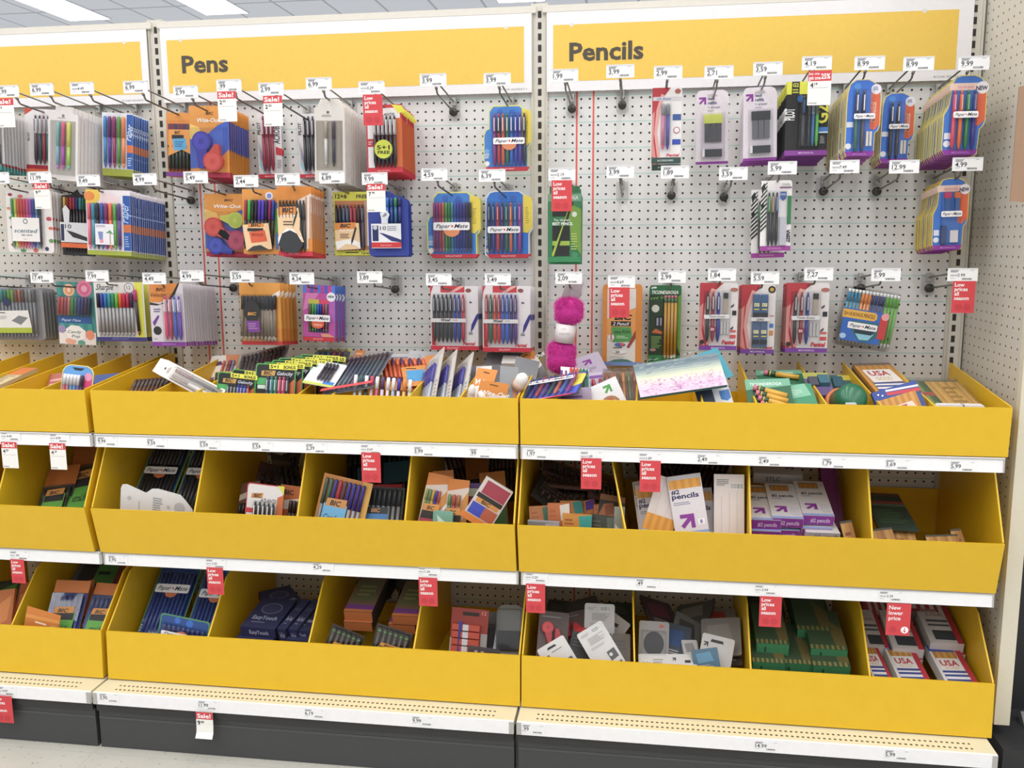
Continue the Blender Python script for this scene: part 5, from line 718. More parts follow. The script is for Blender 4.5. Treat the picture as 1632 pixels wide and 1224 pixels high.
# ---- top row
put('pen_pack', 'orange ended pale packet in the leftmost open compartment of the top row', pk, (-12, 612, -.38), (46, 586, -.22), .06, ('re', 'c8b488', [('r', 0, 0, 1, .45, 'cf7226'), ('lines', .1, .5, .9, .9, 4, '9a8a66')], .012))
put('pen_card', 'card of pastel pens with yellow edge and pink label standing in the top left bin', pk, (116, 668, -.46), (126, 582, -.43), .098, ('arch', 'e6d47a', [('in', .05, '5a9ad8'), ('q', [(.3, .05), (.7, .05), (.6, .1), (.4, .1)], '1f2a3a'), ('q', [(.72, .15), (.97, .2), (.97, .95), (.72, .95)], 'd83a78'), ('o', .84, .2, .12, .12, 'e090b8'), ('P', 's', 'pen', .08, .74, .18, .97, [('e8e6ea', 'd05a70', 'c04a60'), ('e8e6ea', 'd06a7a', 'c04a60'), ('e8e6ea', '4a9ac0', '3a8ab0'), ('e8e6ea', '5a90c8', '3a8ab0'), ('e8e6ea', '7a5ab0', '6a4aa0'), ('3a2a4a', '3a2a4a', '3a2a4a')], .25), ('B', .06, .22, .76, .98, .012)]))
put('pen_card', 'blue card of dark pens half hidden behind the pastel pen card', pk, (158, 645, -.36), (172, 596, -.28), .08, ('re', '2f4a8a', [('P', 's', 'pen', .05, .9, .35, .95, [('6a3a3a', '33333a', '8a6a4a')]*5)]))
put('pen_card', 'faded red packet leaning left of the pastel pen card', pk, (84, 640, -.36), (98, 594, -.26), .07, ('re', 'a8584a', [('lines', .1, .2, .9, .8, 4, 'c8988a')]))
put('pen_bag', 'brown pencil bag lying low in the first compartment of the Pens top row', pk, (222, 655, -.43), (246, 603, -.30), .12, ('rr', '5a4034', [('P', 's', 'pencil', .05, .95, .06, .96, [('4a3a34', '7a5a46', '3a2a26')]*9), ('q', [(.1, .25), (.9, .1), (.95, .25), (.15, .4)], '9a7454')]))
put('window_box', 'white window box with two pens lying diagonally across the top row dividers', 'pen box', (352, 634, -.475), (250, 580, -.36), .050, ([(.02, .0), (.9, .0), (1, .12), (1, 1), (0, 1), (0, .12)], 'e4dfd8', [('r', .08, .27, .92, .97, 'a29a90'), ('o', .5, .14, .08, .08, '5a5658'), ('lines', .3, .18, .75, .22, 2, '9a9290'), ('P', 's', 'pen', .2, .45, .3, .95, [('7a5a54', 'd8d4d0', 'c8c4c0')], .4), ('P', 's', 'pen', .55, .8, .3, .95, [('6a2a34', '33333a', '2a2a2e')], .4), ('B', .08, .27, .92, .97, .012)], .018), yaw=-25)
put('pencil_card', 'white and orange card with purple base leaning behind the white window box', pc, (348, 604, -.16), (360, 566, -.08), .092, ('re', 'e2dcd8', [('q', [(.5, 0), (1, 0), (1, .5), (.6, .3)], 'd88a5a'), ('q', [(.05, .3), (.4, .25), (.5, .4), (.1, .5)], '5a3a5a'), ('P', 's', 'pen', .5, .95, .3, .9, colorpens(['d06a5a', 'c8a090', 'a04a5a', '8a8ab0'])), ('r', 0, .92, 1, 1, '8a5a90')]))
put('pen_card', 'black card with yellow rim behind the window box', pk, (352, 638, -.30), (358, 592, -.26), .062, ('rr', 'c8a83a', [('in', .08, '26242a'), ('P', 's', 'pen', .15, .85, .15, .9, DK[:4])]))
put('pen_bag', 'clear bag of dark pens with purple label and red hem behind the green cards', pk, (412, 604, -.24), (424, 557, -.10), .155, bic('b8a8a0', '8a7a76', [('2e2429', '4a3a40', '2e2429')]*11, None, '', 'c8323c', .1), yaw=-8)
GEL = lambda cols, side: ('rr', '4ab04a', [('in', .045, '222426'), ('r', .03, .26, .28, .38, '4ab060'), ('r', .06, .39, .26, .46, 'd0e4d4'), ('q', [(.15, .13), (.5, .12), (.48, .215), (.14, .22)], 'c89a4a'), ('t', 'BIC', .2, .2, .065, '2a2018', {'b': .03, 'i': .2, 'w': .22}), ('t', 'Gelocity', .54, .2, .065, 'd8dce8', {'i': .3, 'w': .4}), ('q', [(.86, .34), (.98, .26), (.98, .96), (.86, .96)], 'd0683a'), ('P', 'c', 'gel_pen', .28, .88, .23, .97, cols), ('B', .25, .22, .9, .98, .012), ('r', .34, .0, 1.04, .095, 'e6e23a'), ('t', '5+1', .37, .078, .06, '2a2a1a', {'b': .03, 'w': .2}), ('t', 'BONUS', .7, .078, .055, '2a2a1a', {'b': .03, 'w': .3})])
G1 = [('26282c', '3a3a40', 'e0e0e6')]*3+[('2f34c0', '3a48c8', 'e0e0e6')]*3+[('b02a34', 'c03a40', 'e0e0e6')]*1
G2_ = [('4a3a5a', '3a4a6a', 'b8c0d0'), ('2f8a9a', '2f9aa8', 'b8d0d8'), ('3aa06a', '3a9a6a', 'b8d8c8'), ('e0407a', 'e0407a', 'f0b8c8'), ('e0507a', 'e0407a', 'f0b8c8'), ('2a2a34', '3a3a44', 'b8b8c0')]
put('gel_pen_card', 'green-rimmed card of black and blue gel pens, left one in its compartment', pk, (372, 670, -.475), (378, 595, -.455), .112, GEL(G1, 0))
put('gel_pen_card', 'green-rimmed card behind the left gel pen card', pk, (392, 668, -.40), (400, 591, -.38), .112, GEL(G1, 0))
t = put('gel_pen_card', 'green-rimmed card of teal and pink gel pens with a BONUS strip in front', pk, (436, 668, -.47), (440, 580, -.445), .116, GEL(G2_, 0), group='gel pen cards filed behind the pink and teal one')
for k in range(7):
    o = dup(t, t.location+Vector((.011*(k+1)+.002*(k % 2), .026*(k+1), .003*(k % 3))), ('backing_card', 'gel_pen')); o['label'] = 'one of the black gel pen cards filed behind the teal and pink one'
put('gel_pen_card', 'green-rimmed card with BONUS strip further back near the pegboard', pk, (498, 640, -.24), (500, 569, -.20), .115, GEL(G1, 0))
put('pen_card', 'card of blue and pink pens with yellow header leaning on the pegboard', pk, (520, 592, -.14), (532, 557, -.05), .115, bic('c8c44a', '5a5a60', colorpens(['5a7a98', '4a6a8a', '5a7a9a', 'a83a6a', '8a3a5a', '5a5a60']), None, '', None, .12))
put('card_strip', 'orange card edge sticking up beside the middle divider', 'card', (560, 600, -.16), (575, 558, -.08), .03, ('re', 'c8743a', [('lines', .1, .1, .9, .9, 5, 'e0a070')]))
put('pen_card', 'white card of dark pens with blue and lime foot lying over a divider', pk, (506, 614, -.46), (530, 578, -.33), .088, ('rr', 'dedee4', [('P', 's', 'pen', .35, .8, .12, .85, [('3a3442', '3a3442', '4a4a5a')]*4), ('r', 0, .9, 1, 1, 'b8c44a'), ('q', [(.6, .8), (.95, .8), (.95, .92), (.6, .92)], '3a7ac8')]), yaw=10)
put('pen_bag', 'clear bag of dark brown and red pens lying aslant with a red hem', pk, (553, 624, -.47), (590, 566, -.22), .15, bic('8a8a92', '6f7480', [('3a2830', '5a6a78', '6a2a34')]*10, None, '', 'd0444a', .04), yaw=-10)
put('pen_bag', 'orange and purple striped pen pack with a blue label near the pegboard', pk, (652, 622, -.34), (642, 572, -.20), .135, ('re', 'd8843a', [('P', 's', 'pen', .02, .98, .05, .75, [('5a2a60', 'e0603a', '5a2a60'), ('e06a3a', 'd8583a', '5a2a60')]*5), ('z', .012), ('q', [(.4, .4), (.95, .3), (.95, .95), (.4, 1)], 'd88a3a'), ('q', [(.5, .5), (.9, .45), (.88, .8), (.48, .85)], '4a9ad0'), ('lines', .5, .42, .85, .47, 1, '2a2a2a')]), yaw=12)
put('paper_slip', 'white plastic packet with lettering against the pegboard', 'packet', (634, 596, -.10), (640, 564, -.04), .12, ('rr', 'c8c8cc', [('lines', .1, .15, .9, .8, 4, '8a8a92'), ('q', [(.2, .3), (.4, .3), (.35, .6)], 'e8e8ec')]))
put('paper_slip', 'second white packet right of the lettered one against the pegboard', 'packet', (672, 596, -.08), (680, 560, -.03), .11, ('rr', 'd4d4d8', [('lines', .1, .4, .9, .6, 2, 'b89a6a')]))
put('pen_pack', 'pack of slim pens with white clips in a row behind the yellow rim', pk, (606, 668, -.475), (612, 598, -.45), .175, ('rr', HAZY, [('P', 's', 'pen', .02, .98, .04, .97, [('eceaee', 'c8ccd0', 'e0e0e6'), ('2a5a5a', 'd0d4d8', 'e0e0e6'), ('eceaee', '3a4a4a', 'e0e0e6'), ('c03a5a', 'd8b0b8', 'e0e0e6'), ('eceaee', 'c84a7a', 'e0e0e6'), ('5a3a6a', 'c8b8d0', 'e0e0e6'), ('eceaee', 'd8c0b8', 'e0e0e6'), ('eceaee', '8aa8c8', 'e0e0e6'), ('3a3ab0', 'c8c8e0', 'e0e0e6'), ('e08a3a', 'e0a86a', 'e0e0e6'), ('eceaee', 'a8b8b0', 'e0e0e6')], .3)]))
for i, (x, tx_) in enumerate(((676, 696), (700, 716), (724, 742))):
    put('pen_bag', ['left one of three curled clear bags of purple pens with pale backs', 'middle one of three curled clear bags of purple pens', 'right one of three curled clear bags of purple pens beside a divider'][i], pk, (x, 668, -.46), (tx_, 564+4*i, -.26), .085, ('rr', 'c9c2bc', [('P', 's', 'pen', .05, .7, .2, .95, [('3a34a0', 'b8c0d0', 'd0d8e0')]*5, .4), ('str', .78, .1, .98, .9, 1, ['d8d2cc']), ('lines', .8, .5, .95, .85, 6, '8a8480'), ('B', .02, .15, .75, .97, .014)]), yaw=-48)
put('card_strip', 'orange card corner behind the curled clear bags', 'card', (690, 610, -.2), (690, 566, -.12), .05, ('re', 'd8883a', [('lines', .2, .3, .8, .6, 2, 'e8a868')]))
WC = lambda txt: ([(0, .06), (1, 0), (1, 1), (0, 1)], 'dd8a2e', [('q', [(0, .5), (1, .3), (1, .62), (0, .8)], 'e4e2e0'), ('r', .35, .1, .65, .13, '7a4818'), ('t', txt, .1, .42, .12, 'f0ece8', {'b': .03, 'i': .25, 'w': .75, 'rot': .08}), ('q', [(0, .8), (1, .62), (1, 1), (0, 1)], '7a7c80')])
put('correction_fluid_pack', 'orange correction fluid card standing at the left end of its compartment', 'correction tape pack', (756, 655, -.46), (778, 586, -.42), .058, WC('Wite-Out'), yaw=-10)
put('correction_fluid_pack', 'orange correction fluid card lying lower, beside two white bottles', 'correction tape pack', (776, 668, -.48), (789, 607, -.46), .078, WC('Wite-Out'))
put('correction_fluid_pack', 'orange correction fluid card tilted near the centre upright', 'correction tape pack', (860, 606, -.14), (834, 562, -.09), .06, WC('Wite-Out'))
put('grey_card_back', 'grey card back standing upright in the middle of the correction compartment', 'card', (808, 668, -.47), (812, 584, -.42), .050, ('re', '8f9296', [('q', [(.7, .2), (1, .5), (1, 1), (.9, 1)], 'd88a4a'), ('lines', .1, .4, .6, .9, 3, '7f8286')]), yaw=20)
put('grey_card_back', 'grey card with a white oval bottle cap lying high near the pegboard', 'card', (795, 606, -.18), (806, 562, -.06), .115, ('rr', '6f6a6c', [('r', 0, .8, 1, .88, 'c8743a'), ('W', 'bottle', .5, .3, .88, .58, .02, 'e2ddd8')]))
put('grey_card_back', 'dark grey card with an oval cap lying left in the correction compartment', 'card', (772, 630, -.3), (776, 582, -.2), .09, ('rr', '5a585c', [('r', 0, .78, 1, .86, 'c8743a'), ('W', 'bottle', .2, .2, .7, .55, .02, 'dcd8d4')]))
put('grey_card_back', 'grey card leaning right over the small white bottle', 'card', (826, 640, -.36), (842, 572, -.2), .07, ('re', '77797e', [('r', 0, .8, 1, 1, '8a8c90')]), yaw=15)
for i, (x, y, Y, lb) in enumerate(((752, 622, -.47, 'white bottle top at the left of the correction compartment'), (768, 632, -.478, 'white bottle top low beside the yellow rim'), (832, 604, -.42, 'white correction bottle lying at the right of the compartment'))):
    p = at(x, y, Y); g = G(); r = .010 if i < 2 else .017; g.tube([(0, 0, -.03), (0, 0, .004), (0, 0, .012), (0, 0, .016)], [r, r, r*.7, r*.4], 'e4e0dc', 14); g.tube([(0, 0, -.0301), (0, 0, -.012)], r*1.06, 'c8a890', 14)
    o = g.build('correction_bottle', None, p); o.rotation_euler = (.3, (.2, -.3, .5)[i], 0); tag(o, lb, 'bottle')
# right bay
put('pen_card', 'blue card of rainbow pens lying flat over the seam between the two bays', pk, (862, 637, -.49), (884, 600, -.33), .20, pmcard('rr', colorpens(['2a4a5a', '3a3a8a', 'b03a4a', '5a3a8a', '2f5a50', 'd06a4a', '3a6ac0', '9a2f8a']), by=(.3, .45), sub=None, face='4a5ac8', edge='2a3a5a'), yaw=-14)
put('pencil_sharpener_card', 'pale purple card with an arrow mark leaning against the pegboard', pc, (950, 612, -.22), (928, 568, -.10), .10, ('rr', 'bdb2c8', [('arrow', .55, .25, .25, '8a2f98'), ('r', 0, .7, 1, .8, '7a4a98'), ('lines', .2, .45, .8, .6, 3, '9a90a8')]), yaw=-10)
put('pencil_sharpener_card', 'second pale purple card below the arrow marked one', pc, (958, 640, -.34), (948, 594, -.24), .10, ('rr', 'b8acc0', [('r', 0, .1, 1, .2, '7a4a98'), ('P', 's', 'pen', .1, .7, .3, .9, colorpens(['c03a4a', 'c04a5a', 'a83a4a'])), ('lines', .2, .5, .8, .6, 2, '9a90a8')]))
put('pen_bag', 'bag of red and green pens beneath the pink fluffy toy', pk, (918, 645, -.40), (916, 586, -.28), .08, ('re', 'e2dce4', [('str', 0, .1, .3, .9, 4, ['5a2f7a', 'e8e4ec']), ('P', 's', 'pen', .3, .98, .05, .95, colorpens(['c03a3a', 'b83a3a', 'c8503a', '3a7a4a', '2f6a5a', '3a8a7a']))]), yaw=10)
put('rubber_band_card', 'white card with a green arrow over a ball of rubber bands', 'card', (985, 672, -.455), (957, 610, -.435), .086, ('re', 'e6e6ea', [('arrow', .62, .2, .24, '4aa04a'), ('o', .52, .6, .32, .32, 'a87a5a')]+[('W', 'rubber_band', .3+.05*k, .42+.07*((k*3) % 5), .36+.05*k, .62+.04*(k % 4), .004+.002*(k % 3), ('c8503a', '4a9a6a', 'd8a03a', '3a6a9a', 'd8d0c0')[k % 5]) for k in range(9)]+[('lines', .1, .9, .3, .95, 1, 'c0c0c0')]))
put('pen_bag', 'pale purple bag in front of the flat rainbow pen card', pk, (918, 672, -.485), (915, 618, -.46), .09, ('rr', 'b0a0bc', [('lines', .1, .1, .9, .5, 3, '7a4a98')]))
put('clear_bag', 'clear bag with brown contents beside the tall divider', 'bag', (993, 655, -.42), (988, 592, -.28), .10, ('rr', '7a6456', [('P', 's', 'pen', .05, .95, .1, .95, colorpens(['8a4a3a', 'a85a4a', '6a4a3a', 'b87a4a', '5a6a4a', '8a3a3a'])), ('B', 0, 0, 1, 1, .016)]))
cols = ['6f8088', '5e727e', '6a7f88', '88979a', 'a3b0a8', 'bcc4b0', 'cdd1b4', 'd6d4bc', 'd8cfc8', 'd8c6cf', 'd9bfd2', 'd8b8d0', 'd6bcd2', 'd8c0d4']
dc = [('r', 0, i/14, 1, (i+1)/14, c_) for i, c_ in enumerate(cols)]; R_ = random.Random(3)
for i in range(150):
    u, v = R_.uniform(.02, .95), R_.uniform(.58, .97); dc.append(('q', [(u, v), (u+.025, v-.01), (u+.03, v+.012), (u+.008, v+.02)], R_.choice(('c884c0', 'cf90c6', 'e2d8ea'))))
for i in range(60):
    u, v = R_.uniform(.02, .9), R_.uniform(.03, .5); dc.append(('q', [(u, v), (u+.06, v-.02), (u+.062, v-.012), (u+.004, v+.01)], R_.choice(('8a9aa2', '54687a', 'a8b4a8'))))
put('notebook', 'pink, yellow and blue watercolour covered notebook lying across the bin', 'notebook', (1090, 624, -.475), (1076, 572, -.40), .225, ('re', '3a6a72', dc, .008))
put('teal_card', 'teal card sticking out behind the watercolour notebook', 'card', (1134, 612, -.36), (1108, 566, -.30), .13, ('re', '2f93a8', [('lines', .75, .5, .9, .9, 3, '2a7f92')]))
put('eraser_pack', 'blue and white card standing under the right end of the notebook', 'eraser pack', (1150, 672, -.46), (1130, 606, -.40), .088, ('re', '2f3f58', [('r', .5, 0, 1, .75, 'd8dce2'), ('t', '2', .62, .15, .1, '2a2a34', {'w': .15}), ('q', [(.68, .3), (.98, .3), (.98, .5), (.85, .56), (.68, .5)], '3a7ac0'), ('r', 0, .7, 1, .82, '3a5a9a'), ('str', .2, .82, .8, .95, 4, ['e0a03a', 'c8883a'])]))
def pencils_card(lb, bot, top, w, n, yaw=0, base='1f5f3c'):
    t = put('pencil_card', lb, pc, bot, top, w, ('rr', base, [('q', [(.0, 0), (1, 0), (1, .2), (0, .3)], '6aa88a'), ('t', 'TICONDEROGA', .1, .18, .08, 'e0eae2', {'i': .2, 'w': .7})]), yaw)
    h = (at(*bot)-at(*top)).length
    for i in range(n):
        g = G(); z = h*(.12-.14*i); a = Vector((-w*.34+.004*i, -.008, z+.012)); b_ = Vector((w*.36, -.008, z-.02)); d = b_-a
        g.tube([a, a+d*.12], .0075, 'cf7088', 9); g.tube([a+d*.12, a+d*.34], .0078, M('3f5a44', .35, .4), 9); g.tube([a+d*.16, a+d*.2], .0080, 'c8b84a', 9); g.tube([a+d*.34, b_], .0078, 'dba62c', 6); g.build('pencil', t)
pencils_card('green card of fat yellow pencils with pink erasers lying in front', (1232, 662, -.475), (1222, 604, -.38), .115, 4)
pencils_card('green card with one yellow pencil behind the fat pencils', (1250, 618, -.24), (1240, 590, -.14), .13, 1, 0, '2a6a4a')
put('pencil_card', 'green card with clear bubble lying right of the fat pencils', pc, (1282, 660, -.46), (1266, 612, -.36), .085, ('rr', '3a8a64', [('q', [(.1, .1), (.8, 0), (.9, .4), (.2, .5)], '7ab89a'), ('lines', .2, .2, .7, .4, 3, 'a8d0b8')]))
put('pencil_card', 'dark green card near the pegboard behind the fat pencils', pc, (1278, 632, -.26), (1272, 600, -.16), .08, ('rr', '1f4a30', [('o', .8, .3, .08, .08, 'c86a80')]))
put('sharpener_pack', 'clear and purple card of sharpeners left of the green cup', 'sharpener pack', (1322, 662, -.42), (1298, 594, -.22), .068, ('rr', '6a6088', [('r', 0, .0, 1, .15, 'a8a84a'), ('W', 'sharpener', .1, .2, .45, .4, .014, '4a4a58'), ('W', 'sharpener', .5, .15, .9, .35, .014, '3a6a7a'), ('W', 'sharpener', .2, .45, .8, .65, .014, '5a4a7a')]))
put('sharpener_pack', 'green and yellow edged card behind the green cup', 'sharpener pack', (1352, 640, -.25), (1338, 598, -.12), .07, ('rr', '3a6a6a', [('r', .4, .0, 1, .2, 'c8b82e'), ('W', 'sharpener', .1, .2, .5, .6, .014, '2f5a6a')]))
p = at(1350, 640, -.41); t = empty('sharpener_cup', p); t.rotation_euler = (1.05, 0, .35); tag(t, 'dark green round sharpener cup with an orange rim tilted against the yellow front', 'sharpener')
g = G(); g.tube([(0, 0, -.02), (0, 0, .03), (0, 0, .042), (0, 0, .047)], [.041, .039, .033, .02], M('1d6b4a', .25), 24); g.build('cup', t)
g = G(); g.tube([(-.0, 0, -.034), (0, 0, -.018)], .046, 'd0703a', 24); g.build('rim', t)
put('usa_eraser', 'small white wrapped eraser in front of the green cup', 'eraser', (1356, 672, -.478), (1357, 643, -.47), .026, ('rr', 'd8dce4', [('lines', .2, .2, .8, .8, 2, '7a98c0')], .01))
USAC = [('str', 0, .0, 1, .95, 12, ['c98f3a', 'b87f30']), ('r', 0, 0, 1, .06, '7a6a60'), ('q', [(.1, .18), (.85, .18), (.92, .5), (.15, .52)], 'e4dfda'), ('t', 'USA', .2, .34, .12, 'b83a44', {'b': .03, 'w': .55}), ('t', 'GOLD', .28, .46, .08, 'd8b07a', {'b': .02, 'w': .42}), ('r', .12, .52, 1, .56, '3a4a8a'), ('r', .12, .56, 1, .6, 'e0dde0'), ('r', .12, .6, 1, .64, '3a4a8a'), ('r', .12, .64, 1, .69, 'e0dde0'), ('r', .1, .69, 1, .95, '2f4a9a'), ('q', [(.1, .86), (.9, .8), (.9, .84), (.1, .92)], 'c83a44')]
put('pencil_pack', 'clear pack of pencils with USA Gold label leaning back to the pegboard', pc, (1442, 640, -.33), (1388, 579, -.08), .105, ('re', 'b87f30', USAC, .012))
put('pencil_pack', 'pencil pack with orange edge behind the leaning USA Gold pack', pc, (1410, 620, -.2), (1374, 582, -.06), .06, ('re', '8a5a30', [('str', 0, 0, 1, 1, 6, ['b8803a', 'a06f30'])], .012))
put('pencil_pack', 'USA Gold pencil pack with stars and stripes standing at the yellow front', pc, (1448, 674, -.478), (1424, 616, -.43), .115, ('re', '2f4a8a', [('r', 0, 0, 1, .3, '2f4a9a'), ('q', [(.3, .1), (1, .2), (1, .3), (.3, .18)], 'c83a44'), ('q', [(.3, .03), (1, .12), (1, .17), (.3, .08)], 'e6e2e6'), ('str', .05, .25, .9, 1, 12, ['cf943c', 'b87f30']), ('o', .12, .1, .02, .02, 'eeeeee'), ('o', .2, .15, .02, .02, 'eeeeee'), ('q', [(.25, .5), (.75, .48), (.85, .8), (.2, .85)], 'e0cfc4'), ('r', .4, .52, .62, .6, 'b84a50'), ('t', 'USA', .3, .75, .14, 'b83a44', {'b': .03, 'w': .42})], .012))
put('pencil_pack', 'clear pack of natural wood pencils leaning in the last top compartment', pc, (1535, 664, -.44), (1482, 606, -.18), .135, ('re', 'b8935a', [('str', 0, .04, .35, 1, 5, ['4a6a42', '3a5a3a', '8a9a5a']), ('r', 0, .35, .35, .45, 'b04a44'), ('str', .36, .04, 1, 1, 12, ['cfa04a', 'bf8f40', 'd8ac58']), ('r', 0, 0, 1, .05, '7a745a'), ('lines', .6, .2, .9, .7, 4, 'a8823a'), ('B', 0, 0, 1, 1, .01)], .01))
p = at(1529, 653, -.468); g = G(); g.slab([(-.058, -.03), (.058, -.03), (.062, 0), (.052, .014), (-.052, .014), (-.062, 0)], -.012, .012, M('e4e2e6', .3)); g.box(.004, .007, -.013, .013, -.03, .0145, '6a6a72'); tag(g.build('white_eraser', None, p), 'white rounded case peeping over the yellow front at the far right', 'eraser')
# ---- middle row
GB = bic('bf6a24', '3a3f42', [('34363a', '4a4c50', '2a2a2e')]*6, '5aa83a', 'xtraLife', None, .28)
put('pen_bag', 'orange-headed bag with green label, rightmost against the left bay wall', pk, (116, 862, -.47), (148, 700, -.16), .105, GB)
put('pen_bag', 'orange-headed bag with green label, middle of the left bay bin', pk, (66, 862, -.47), (100, 742, -.28), .10, GB)
put('pen_bag', 'orange-headed bag with green label, left one of three in the left bay', pk, (18, 862, -.46), (70, 752, -.30), .08, GB)
put('card_strip', 'orange header cards piled behind the green label bags', 'card', (128, 760, -.16), (134, 722, -.06), .10, ('re', 'a85a20', [('r', 0, .5, 1, .54, '8a4818')], .02))
IJ = pmcard('rr', [('26262c', '26262c', '3a3a44')]*9, kind='s', tabc=None, by=(.35, .44), ub=(.08, .95), vb=(.05, .93), edge='6a9a3a', face='2a5a9a', sub='c86a3a', band='2a6a9a')
flat('pen_card', 'blue card of black stick pens leaning back, left of two in the bin', pk, Vector((.085, -.41, .63)), .128, .28, 0, 43, IJ+(.0012,))
flat('pen_card', 'blue card of black stick pens leaning back, right of two in the bin', pk, Vector((.222, -.41, .63)), .128, .28, 0, 43, IJ+(.0012,))
put('blank_card', 'white card back with grey circles and fine print standing at the front', 'card', (248, 860, -.478), (252, 779, -.485), .225, ([(0, .12), (.02, .04), (.08, .02), (.34, .12), (.42, .02), (.5, 0), (.8, .04), (.88, .14), (.97, .28), (1, .4), (1, 1), (0, 1)], 'd8d6d6', [('o', .12, .28, .03, .03, 'b8b6b8'), ('o', .8, .3, .075, .075, 'b4b2b6'), ('o', .65, .32, .025, .025, 'bcbabc'), ('str', .25, .3, .26, .6, 1, ['b0aeb0']), ('lines', .44, .18, .6, .9, 16, '9a9a9e'), ('t', 'SP', .66, .55, .14, '8a8a8e', {'w': .08, 'rot': 1.4})]))
ATL = ('rr', 'bf3038', [('in', .05, 'dedad8'), ('q', [(.82, 0), (1, 0), (1, .15)], 'd8d83a'), ('q', [(.15, .17), (.45, .15), (.43, .24), (.13, .25)], 'c8843a'), ('t', 'BIC', .2, .235, .06, '2a2420', {'b': .03, 'i': .2, 'w': .2}), ('t', 'ATLANTIS', .38, .3, .06, '4a3a4a', {'i': .4, 'w': .45}), ('q', [(.84, .2), (1, .15), (1, 1), (.8, 1)], 'c86a34'), ('r', 0, .42, .22, .5, 'c83a40'), ('P', 'c', 'pen', .22, .82, .3, .98, [('2a2a2e', '2a2a2e', 'e8e8ee')]*5), ('B', .2, .28, .85, .99, .012)])
put('pen_card', 'red and white card of five black chrome pens standing at the front', pk, (416, 866, -.485), (424, 772, -.455), .110, ATL)
put('pen_card', 'orange and white striped pack right of the red and white card', pk, (454, 866, -.46), (466, 774, -.42), .075, ('re', 'b8622a', [('q', [(0, .28), (1, .2), (1, .36), (0, .44)], 'd8cac0'), ('q', [(0, .6), (.5, .52), (.4, 1), (0, 1)], 'cdbfb6'), ('P', 's', 'pen', .5, .98, .25, .95, [('3a2a26', '4a3a34', '3a2a26')]*3), ('t', 'BIC', .2, .16, .08, '2a2420', {'b': .03, 'w': .4})]), yaw=-10)
for i, (b_, tp, w_, c1, c2, lb) in enumerate((((384, 866, -.44), (400, 768, -.34), .07, '6a4a3c', 'c8beb4', 'brown and white card leaning left of the red and white card'), ((425, 800, -.3), (440, 742, -.16), .10, '5a3a34', '4a3430', 'dark red card lying behind the red and white card'), ((465, 790, -.26), (452, 726, -.1), .09, '4a3c38', '6a5a50', 'dark brown pack leaning towards the divider'), ((450, 772, -.2), (468, 716, -.06), .09, '38302e', '5a4c44', 'dark pack high against the pegboard in the second compartment'))):
    put('pen_card', lb, pk, b_, tp, w_, ('re', c1, [('q', [(0, .2), (1, .1), (1, .2), (0, .3)], c2), ('P', 's', 'pen', .1, .9, .35, .95, [('2a2426', '3a3234', '2a2426')]*4), ('q', [(0, .8), (1, .7), (1, .76), (0, .86)], c2)]), yaw=(-20, 30, 35, -30)[i])
put('pen_bag', 'bag of grey pens with blue label, orange corners, in the third compartment', pk, (522, 874, -.485), (548, 762, -.43), .145, ('re', 'c8843a', [('q', [(.8, 0), (1, 0), (1, 1), (.75, 1), (.9, .5)], 'e0a848'), ('P', 's', 'pen', .05, .9, .05, .97, [('4a5a52', '8a8d92', '6a6c70'), ('4a6a5a', '8a8d92', '6a6c70'), ('3a3a8a', '8a8d92', '6a6c70'), ('b02a48', '8a8d92', '6a6c70'), ('5a3a4a', '8a8d92', '6a6c70')]+[('3a3490', '9a9da6', '6a6c70')]*4, .4), ('z', .0115), ('q', [(.15, .4), (.62, .38), (.62, .8), (.15, .84)], '6ab0dc'), ('q', [(.2, .32), (.6, .3), (.6, .42), (.18, .43)], 'c88a4a'), ('t', 'BIC', .27, .41, .07, '2a2420', {'b': .03, 'i': .2, 'w': .22}), ('t', 'Comfort', .2, .62, .08, '1f4a6a', {'i': .3, 'w': .38})]))
put('pen_bag', 'bag of dark pens with blue and lime label beside the grey pen bag', pk, (600, 876, -.48), (612, 776, -.40), .125, ('re', '2f3236', [('P', 's', 'pen', .03, .97, .03, .97, GY, .3), ('z', .012), ('q', [(.18, .45), (.68, .44), (.68, .78), (.14, .8)], '3a7ab8'), ('r', .16, .34, .68, .44, '2a2a2e'), ('r', .1, .78, .68, .92, 'a8c03a'), ('t', '20+4', .45, .9, .08, '2a3a1a', {'b': .02, 'w': .2}), ('t', 'BIC', .3, .42, .06, 'c88a4a', {'b': .03, 'w': .2})]))
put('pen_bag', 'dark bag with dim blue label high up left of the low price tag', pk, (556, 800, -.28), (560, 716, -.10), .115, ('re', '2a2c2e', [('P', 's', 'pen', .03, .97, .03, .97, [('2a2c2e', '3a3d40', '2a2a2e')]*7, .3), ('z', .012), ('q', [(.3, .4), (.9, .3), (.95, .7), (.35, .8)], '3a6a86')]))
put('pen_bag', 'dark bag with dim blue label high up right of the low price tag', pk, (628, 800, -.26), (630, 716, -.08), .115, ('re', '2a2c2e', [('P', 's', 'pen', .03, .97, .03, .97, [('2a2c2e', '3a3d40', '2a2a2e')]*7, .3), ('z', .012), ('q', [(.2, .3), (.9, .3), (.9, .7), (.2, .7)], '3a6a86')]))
put('card_strip', 'red card header lying across the dark pen bags', 'card', (613, 790, -.36), (616, 772, -.33), .095, ('re', 'b02a2e', [('lines', .3, .3, .8, .6, 1, 'd8a0a0')]))
